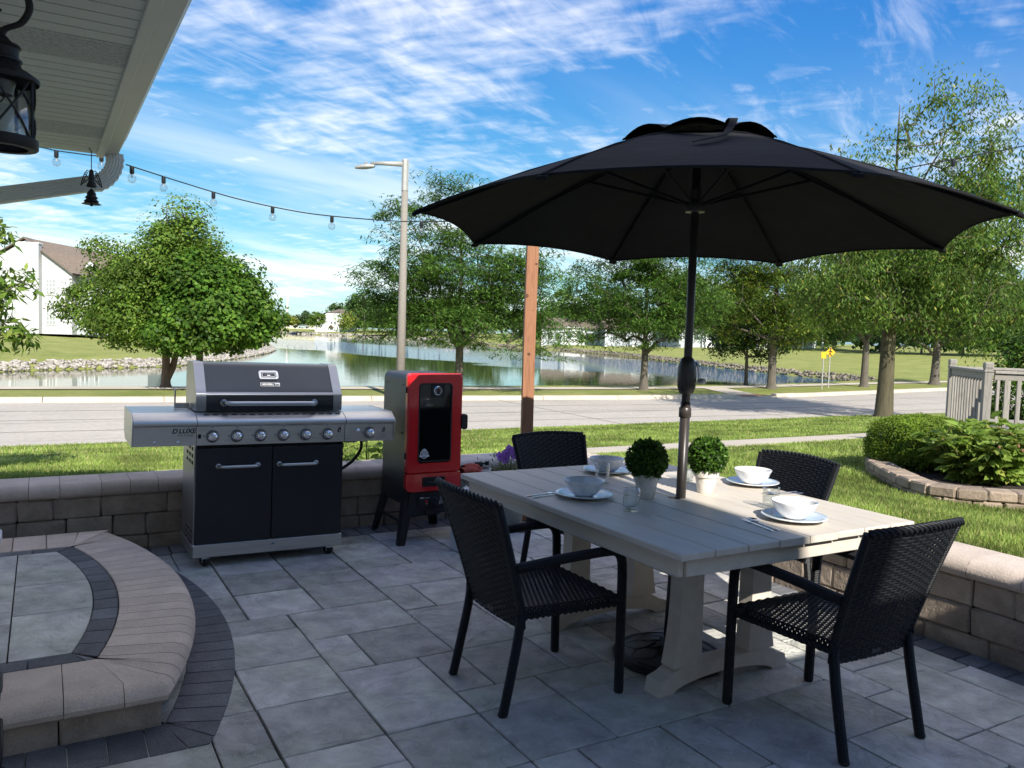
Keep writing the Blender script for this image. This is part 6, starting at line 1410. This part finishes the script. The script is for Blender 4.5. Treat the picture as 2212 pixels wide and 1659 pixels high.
# foliage reaching in at the left edge
lt = Vector((-.70, 9.6, 0)); lt.z = float(lawn_z(lt.x, lt.y)); tree('young_tree', lt, 'leafy tree reaching in at the left edge behind the wall', (.9, .06), [(.16, 0, 1.50, .42, .45, .30), (.24, .1, 1.95, .40, .4, .28), (.12, 0, 2.35, .44, .4, .26), (-.25, 0, 1.9, .6, .6, .7)], 110, 34, .125, .036, M_WILLOW, M_BARK, 111, group=None, spread=(.10, .10, .09), style='leaf')
# shrub beyond the deck
sp_ = far(2230, 900, 12.6); tree('tall_shrub', (sp_.x, sp_.y, .1), 'tall green shrub rising behind the deck railing', (.3, .05), [(0, 0, .7, .75, .7, .6), (.2, 0, 1.35, .5, .5, .55), (-.35, .1, 1.2, .30, .3, .55)], 130, 40, .10, .034, M_MAPLE, M_BARK, 112, group=None, spread=(.12, .12, .14), cat='shrub')

# far woods and single far trees
def far_tree(x, y, d, h_px, w_px, lab, seed, mm=None, name='far_tree', group='trees on the far side of the lake', gz=None):
    b = far(x, y, d); k = d/1751.3; hgt = h_px*k; wid = w_px*k/2
    return tree(name, b, lab, (hgt*.16, max(.08, hgt*.016)), [(0, 0, hgt*.55, wid, wid, hgt*.42), (wid*.35, 0, hgt*.45, wid*.7, wid*.7, hgt*.3), (-wid*.4, 0, hgt*.42, wid*.65, wid*.65, hgt*.28)], 60, 40, wid*.17, wid*.13, mm or M_FARTREE, M_BARK, seed, group=group, spread=(wid*.24, wid*.24, hgt*.07))
M_LIME = leafmat('lime_leaf', (.14, .19, .02), (.26, .29, .05), None, 0, .3)
far_tree(622, 709, 318, 32, 38, 'lime green far tree left of the parked cars', 201, M_LIME); far_tree(657, 708, 326, 31, 36, 'dark far tree beside the parked cars', 202, M_DARKLEAF); far_tree(684, 711, 316, 39, 36, 'pale far tree left of the white building', 203, M_BIRCH); far_tree(748, 715, 300, 42, 40, 'bright green far tree right of the white building', 204, M_LIME)
for i, (x, w, h, d) in enumerate([(785, 60, 95, 330), (820, 75, 80, 345), (860, 80, 85, 330), (905, 80, 78, 310), (950, 85, 80, 290), (770, 70, 66, 420), (735, 60, 62, 440), (1000, 90, 85, 270), (1050, 90, 88, 250)]):
    far_tree(x, 714 + (x - 760)*.035, d, h, w, ['tall wood tree', 'broad wood tree', 'dark wood tree', 'rounded wood tree', 'leaning wood tree', 'high wood tree behind the white building', 'wood tree above the brown roof', 'wood tree behind the first locust', 'wood tree right of the first locust'][i] + ' on the far shore', 210 + i, M_FARTREE)
for i, (x, w, h, d, y) in enumerate([(1215, 90, 120, 178, 744), (1285, 100, 140, 172, 742), (1350, 100, 120, 170, 744), (1470, 120, 150, 160, 746), (1550, 120, 160, 150, 748), (1610, 120, 150, 150, 750), (1720, 130, 150, 140, 752), (1800, 130, 150, 132, 756), (1990, 140, 150, 110, 765), (2080, 150, 160, 105, 768), (2170, 160, 170, 100, 772), (1900, 140, 160, 120, 760)]):
    far_tree(x, y, d, h, w, 'shade tree on the right shore ' + ['left of the grey house', 'behind the grey house', 'beside the grey porch', 'behind the umbrella pole', 'above the dark shrub', 'between the two locusts', 'left of the yellow signs', 'above the yellow signs', 'over the deck post', 'behind the deck', 'at the right edge', 'behind the ash trunk'][i], 240 + i, [M_LOCUST, M_FARTREE, M_DARKLEAF][i % 3], group='trees on the right shore')
for i, (x, h, w) in enumerate([(660, 14, 14), (690, 9, 9), (615, 8, 10)]):
    far_tree(x, 685, 700, h, w, ['pointed evergreen above the long brown roof', 'tiny evergreen above the long brown roof', 'small tree beside the white mast'][i], 270 + i, M_DARKLEAF)
# the far wood that closes the view behind the right shore and the far bank (reads as one mass)
g = np.random.default_rng(77); cs = []
for x0, x1, d0, d1, y0, h0 in ((1130, 2500, 235, 150, 742, 11.0), (740, 1180, 440, 330, 712, 12.0), (-400, 130, 190, 150, 700, 9.0)):
    for t in np.linspace(0, 1, 90):
        x = x0 + (x1 - x0)*t; d = d0 + (d1 - d0)*t + g.uniform(-14, 14); b0 = far(x, y0 + (x - x0)*.02, d); hh = h0*g.uniform(.65, 1.15)
        n = 150; u = g.normal(size=(n, 3)); u /= np.linalg.norm(u, axis=1)[:, None]; u[:, 2] = np.abs(u[:, 2])*1.0 - .35; w_ = 4.2*(d/230)
        cs.append(np.array([b0.x, b0.y, b0.z + hh*.38]) + u*np.array([w_, w_, hh*.60])*(.75 + .3*g.random((n, 1))))
C = np.concatenate(cs); nn = g.normal(size=C.shape) + np.array([0, -.4, .6]); nn /= np.linalg.norm(nn, axis=1)[:, None]
V, F = leaf_cloud(C, nn, g.uniform(1.0, 2.0, len(C)), g.uniform(.8, 1.5, len(C)), 0, .2, 78)
tag(put('distant_woods', npmesh('distant_woods', V, F, M_FARTREE), None), 'dark green mass of distant trees closing the horizon', 'woods', kind='stuff')
# juniper by the white house
jp = ground_at(105, 722, .2); k = mpp(jp); dome_shrub('juniper_bush', tuple(jp), 42*k, 30*k, 36*k, 5000, .22, .10, leafmat('juniper_leaf', (.035, .085, .018), (.095, .170, .030), (.26, .12, .05), .16, .2), 'wide rusty green juniper in front of the white house', 41, M_CORE, lump=.12)
tp = ground_at(165, 716, .2); tree('bare_tree', tp, 'thin brownish tree by the corner of the white house', (1.0, .08), [(0, 0, 2.4, 1.7, 1.4, 1.3)], 70, 22, .18, .10, leafmat('brown_leaf', (.09, .075, .03), (.17, .15, .06), None, 0, .2), M_BARKB, 113, group=None, spread=(.4, .4, .25))

# ================================================================ street light, signs, mast
M_GALV = mat('galvanised', (.34, .335, .31), .5, .2, .1, 8); M_AGG = mat('aggregate_pole', (.25, .225, .19), .9, 0, .35, 60, .01, 90)
lpz = ground_at(864, 861); SL = thing('street_light', tuple(lpz), 'tall concrete street light with side arm lamp across the road', 'street light')
top = far(872, 345, lpz.x*sin(YAW) + lpz.y*cos(YAW)); hp_ = top.z - lpz.z
MB().tube([(0, 0, -.1), (0, 0, hp_*.45), (0, 0, hp_ - .5)], [.150, .128, .098], 12).build('pole', M_AGG, SL, True)
MB().lathe([(.115, hp_ - .98), (.118, hp_ - .97), (.118, hp_ - .02), (.112, hp_), (0, hp_)], 8).build('pole_cap', M_GALV, SL)
rx = Vector((-cos(YAW), sin(YAW), 0))
MB().tube([tuple(rx*.05 + Vector((0, 0, hp_ - .14))), tuple(rx*.7 + Vector((0, 0, hp_ - .13))), tuple(rx*1.10 + Vector((0, 0, hp_ - .15)))], [.085, .065, .050], 10).build('arm', M_GALV, SL, True)
lh = Vector(rx*1.25 + Vector((0, 0, hp_ - .24))); ang = atan2(rx.y, rx.x)
hd = MB().grid(lambda u, v: ((v - .45)*.62, (.02 + .13*sin(pi*min(1, v*.9 + .05))**.7)*cos(2*pi*u), (.02 + .085*sin(pi*min(1, (1-v)*.75 + .1)))*sin(2*pi*u)*(1 if sin(2*pi*u) > 0 else .6) - (v)*.06), 16, 10, True).xf(Matrix.Translation(lh) @ Matrix.Rotation(ang, 4, 'Z')); hd.build('lamp_head', M_GALV, SL, True)
MB().lathe([(.03, 0), (.03, .05), (.045, .055), (.045, .09), (0, .095)], 10, tuple(lh + Vector((0, 0, .05)))).build('photocell', M_GALV, SL)
M_SIGN = mat('yellow_sign', (.80, .42, .005), .5, 0, .03)
def road_sign(bx, by, h, w, lab, shape):
    bp_ = ground_at(bx, by); t = thing('road_sign', tuple(bp_), lab, 'sign', 'warning signs by the crossing', -YAW)
    MB().bbox((-.025, -.02, -.1), (.025, .02, h), .004).build('post', M_GALV, t)
    poly = [(0, -w), (w, 0), (0, w), (-w, 0)] if shape == 'd' else [(-w*.75, -w), (w*.75, -w), (w*.75, w), (-w*.75, w)]
    pn = MB().prism([(x, z + h - w*.5) for x, z in poly], -.030, -.024, 'y').build('panel', M_SIGN, t)
    if shape == 'd':      # walking figure
        z0 = h - w*.5; MB().lathe([(0, 0), (.05, 0)], 10).xf(Matrix.Translation((.0, -.032, z0 + .17)) @ FACE_CAM).build('figure', M_INK, pn)
        for a, b_ in (((0, .11), (-.02, -.04)), ((-.02, -.04), (-.10, -.20)), ((-.02, -.04), (.07, -.19)), ((0, .09), (.09, .0)), ((0, .09), (-.09, .02))): MB().tube([(a[0], -.032, z0 + a[1]), (b_[0], -.032, z0 + b_[1])], .022, 5).build('figure', M_INK, pn)
road_sign(1775, 841, 1.72, .15, 'narrow yellow sign on the left of the two steel posts', 'r'); road_sign(1789, 838, 1.90, .25, 'yellow diamond sign on the right of the two steel posts', 'd')
mp_ = far(620, 700, 900); MB().tube([(0, 0, -5), (0, 0, 38)], [1.3, .8], 10).build('utility_mast', mat('white_mast', (.75, .75, .75), .5), None, True, loc=tuple(mp_), label='white utility mast above the far roofs', cat='mast')

# ================================================================ buildings
M_WSID = mat('white_siding', (.47, .47, .47), .6, 0, .03, 2); M_BROOF = mat('brown_shingle', (.16, .125, .10), .95, 0, .2, 6, .02, 14); M_WIN = mat('window_glass', (.12, .14, .14), .08, 0, .3, 2, coat=.4); M_TRIM = mat('white_trim', (.80, .80, .80), .5, 0, .02); M_GSID = mat('grey_siding', (.42, .45, .47), .7, 0, .05, 2); M_BLIND = mat('blind', (.30, .32, .31), .6, 0, .08, 4)
def window(par, x, z, w, h, y=-.02, m=None, cross=True):
    f = MB().box((x - w/2 - .07, y - .05, z - h/2 - .07), (x + w/2 + .07, y + .02, z + h/2 + .07)).build('window', M_TRIM, par)
    MB().box((x - w/2, y - .056, z - h/2), (x + w/2, y - .052, z + h/2)).build('pane', m or M_WIN, f)
    if cross:
        for k in (1, 2): MB().box((x - w/2 + w*k/3 - .02, y - .066, z - h/2), (x - w/2 + w*k/3 + .02, y - .057, z + h/2)).build('muntin', M_TRIM, f)
        for k in (1, 2, 3): MB().box((x - w/2, y - .068, z - h/2 + h*k/4 - .02), (x + w/2, y - .067 + .008, z - h/2 + h*k/4 + .02)).build('muntin', M_TRIM, f)
    return f
def siding(par, poly, y0, y1, pitch, m, name='siding_board'):
    # clapboard: overlapping boards clipped to a polygon outline
    zs = [p[1] for p in poly]; z = min(zs)
    while z < max(zs) - .01:
        def span(zz):
            xs = []
            for a, b_ in zip(poly, poly[1:] + poly[:1]):
                if (a[1] - zz)*(b_[1] - zz) < 0: xs.append(a[0] + (b_[0]-a[0])*(zz-a[1])/(b_[1]-a[1]))
            return (min(xs), max(xs)) if len(xs) > 1 else None
        s0, s1 = span(z + .01), span(min(z + pitch, max(zs)) - .01)
        if s0 and s1:
            MB().add([(s0[0], y0, z), (s0[1], y0, z), (s1[1], y0 + .025, z + pitch), (s1[0], y0 + .025, z + pitch), (s0[0], y0 + .03, z), (s0[1], y0 + .03, z)], [(0, 1, 2, 3), (4, 5, 1, 0)]).build(name, m, par)
        z += pitch
# white house on the left bank: local x to the view's right, y away
hb = far(95, 714, 76); ky = 76/1751.3
HW = thing('white_house', tuple(hb), 'white sided house with brown roof and tall chimney chase on the left bank', 'house', rot=-YAW + radians(8))
X = lambda px_: (px_ - 95)*ky; Zp = lambda py_: (714 - py_)*ky
def hz(x0, x1, z0, z1, y0, y1, nm, m): return MB().box((x0, y0, z0), (x1, y1, z1)).build(nm, m, HW)
gable = [(X(-60), -.3), (X(152), -.3), (X(152), Zp(590)), (X(96), Zp(548)), (X(60), Zp(522)), (X(-60), Zp(600))]
MB().prism(gable, 0, 9, 'y').build('wall', M_WSID, HW)
siding(HW, gable, -.045, 0, .24, M_WSID)
siding(HW, [(X(46), -.3), (X(92), -.3), (X(92), Zp(529)), (X(46), Zp(529))], -.80, 0, .24, M_WSID)
hz(X(46), X(92), -.3, Zp(529), -.77, -.03, 'chimney_chase', M_WSID); hz(X(45), X(93.5), Zp(530), Zp(527.5), -.84, .0, 'chimney_cap', M_TRIM)
rf = MB().add([(X(58), -.35, Zp(519)), (X(160), -.35, Zp(592)), (X(182), 9.5, Zp(592)), (X(75), 9.5, Zp(519)), (X(-70), -.35, Zp(604)), (X(-70), 9.5, Zp(604))], [(0, 1, 2, 3), (4, 0, 3, 5)]); 
MB().prism([(X(58), Zp(518)), (X(156), Zp(592)), (X(156), Zp(589.5)), (X(58), Zp(515.5))], -.4, 9.5, 'y').build('roof', M_BROOF, HW); MB().prism([(X(58.2), Zp(518)), (X(-70), Zp(606)), (X(-70), Zp(603)), (X(58.2), Zp(515.5))], -.4, 9.5, 'y').build('roof', M_BROOF, HW)
MB().add([(X(58), 1.2, Zp(516)), (X(330), 6, Zp(556)), (X(330), .5, Zp(612)), (X(150), -.4, Zp(588)), (X(96), -.35, Zp(545))], [(0, 1, 2, 3, 4)]).build('roof', M_BROOF, HW)
hz(X(152), X(300), -.3, Zp(592), 1.2, 6, 'wing_wall', M_GSID)
MB().prism([(X(162), Zp(600)), (X(182), Zp(562)), (X(202), Zp(600))], .8, 1.6, 'y').build('dormer', M_GSID, HW)
for a, b_ in (((162, 600), (182, 562)), ((182, 562), (202, 600))): MB().tube([(X(a[0]), .75, Zp(a[1])), (X(b_[0]), .75, Zp(b_[1]))], .12, 4).build('dormer_trim', M_TRIM, HW)
for x_, y_, w_, h_ in ((110, 620, 18, 32), (110, 683, 18, 34), (39, 683, 18, 36), (28, 683, 3, 30), (70, 600, 0, 0)):
    if w_: window(HW, X(x_), Zp(y_), w_*ky, h_*ky, -.06, M_BLIND)
for x_ in (164, 173, 193): window(HW, X(x_), Zp(695), 6*ky, 24*ky, 1.18, M_WIN, False)
hz(X(131), X(134), Zp(560), Zp(552), .6, 1.0, 'roof_vent', M_TRIM)
# white building and long brown roofs across the lake
fb = far(720, 714, 345); kf = 345/1751.3; FB = thing('white_building', tuple(fb), 'white two storey building with brown hip roof across the lake', 'building', rot=-YAW)
x_ = lambda px_: (px_ - 720)*kf; z_ = lambda py_: (714 - py_)*kf
M_WFAR = mat('far_white', (.62, .62, .62), .6)
MB().box((x_(680), 0, -1), (x_(752), 16, z_(690))).build('wall', M_WFAR, FB)
MB().prism([(x_(692), -1), (x_(752), -1), (x_(752), z_(692)), (x_(737), z_(677)), (x_(706), z_(677)), (x_(692), z_(687))], -.5, 2, 'y').build('front_wall', M_WFAR, FB)
MB().add([(x_(665), -.4, z_(688)), (x_(705), -.6, z_(676)), (x_(738), -.6, z_(676)), (x_(764), -.4, z_(692)), (x_(722), 8, z_(667)), (x_(735), 8, z_(667)), (x_(764), 17, z_(690)), (x_(665), 17, z_(690))], [(1, 2, 5, 4), (0, 1, 4), (2, 3, 5), (3, 6, 5), (0, 4, 7), (4, 5, 6, 7)]).build('roof', M_BROOF, FB)
for a, b_, w_, h_ in ((717, 697.5, 3.5, 5), (724, 698, 4, 6.5), (715, 711, 3, 5), (724, 713, 3.5, 4)): window(FB, x_(a), z_(b_), w_*kf, h_*kf, -.52, M_WIN, False)
MB().prism([(x_(711), z_(707)), (x_(716), z_(702)), (x_(722), z_(707)), (x_(721), z_(708)), (x_(716), z_(703.5)), (x_(712), z_(708))], -2, -.5, 'y').build('porch', M_BROOF, FB)
lb = far(640, 708, 385); kl = 385/1751.3; LBD = thing('long_building', tuple(lb), 'long low building with brown roof behind the far trees', 'building', rot=-YAW)
MB().box((-60*kl, 0, -1), (50*kl, 14, 13*kl)).build('wall', mat('cream_wall', (.60, .56, .46), .7, 0, .05, 2), LBD)
MB().prism([(-1, 12*kl), (7, 25*kl), (15, 12*kl)], -62*kl, 52*kl, 'x').build('roof', M_BROOF, LBD); MB().prism([(-12*kl, 11*kl), (2*kl, 21*kl), (16*kl, 11*kl), (14*kl, 10*kl), (2*kl, 18.5*kl), (-10*kl, 10*kl)], -1.6, -.9, 'y').build('gable_trim', M_TRIM, LBD)
for cx, lab, cc in ((645, 'dark parked car under the far trees', (.02, .025, .03)), (655, 'silver green parked car under the far trees', (.32, .42, .42))):
    q = far(cx, 709.5, 322); t = thing('parked_car', tuple(q), lab, 'car', 'cars parked across the lake', -YAW + .3); cm = mat('car_paint_%d' % cx, cc, .2, 0, .03, 1, coat=.6)
    MB().prism([(-2.2, .35), (2.2, .35), (2.25, .8), (1.3, .95), (.7, 1.42), (-1.2, 1.45), (-1.9, .98), (-2.25, .85)], -.85, .85, 'y').build('body', cm, t)
    MB().prism([(1.15, .97), (.65, 1.36), (-1.12, 1.38), (-1.7, 1.0)], -.87, .87, 'y').build('window', M_WIN, t)
    for wx in (-1.35, 1.35):
        for wy in (-.8, .8): MB().lathe([(0, -.1), (.33, -.1), (.33, .1), (0, .1)], 14).xf(Matrix.Translation((wx, wy, .33)) @ Matrix.Rotation(radians(90), 4, 'X')).build('wheel', M_RUBBER, t)
# grey houses behind the right shore
for i, (bx, by, d, w, h, lab) in enumerate([(1240, 745, 168, 13, 5.6, 'grey sided house seen between the first two locusts'), (1395, 747, 158, 16, 5.2, 'grey white house behind the second locust trunk'), (1545, 748, 150, 14, 5.6, 'dark grey house behind the umbrella pole'), (1700, 757, 140, 12, 5.2, 'pale house glimpsed right of the yellowing locust')]):
    q = far(bx, by, d); t = thing('grey_house', tuple(q), lab, 'house', 'houses beyond the right shore', -YAW + .15*(i - 1)); wm = M_GSID if i != 3 else M_WSID
    MB().box((-w/2, 0, -1.5), (w/2, 9, h*.62)).build('wall', wm, t); MB().prism([(-.6, h*.60), (4.5, h), (9.6, h*.60)], -w/2 - .5, w/2 + .5, 'x').build('roof', M_BROOF, t)
    MB().box((-w*.15, -.35, -1.5), (w*.15, -.01, h*.66)).build('bay', M_TRIM if i % 2 == 0 else wm, t)
    for xx in (-.38, -.27, .27, .38): window(t, xx*w, h*.32, .9, 1.5, -.02, M_WIN, False)
    for xx in (-.08, .08): window(t, xx*w, h*.36, .9, 1.6, -.37, M_WIN, False)
    for xx in (-.5, -.17, .17, .5): MB().box((xx*w - .12, -1.6, -1.5), (xx*w + .12, -1.36, h*.55)).build('porch_post', M_TRIM, t)
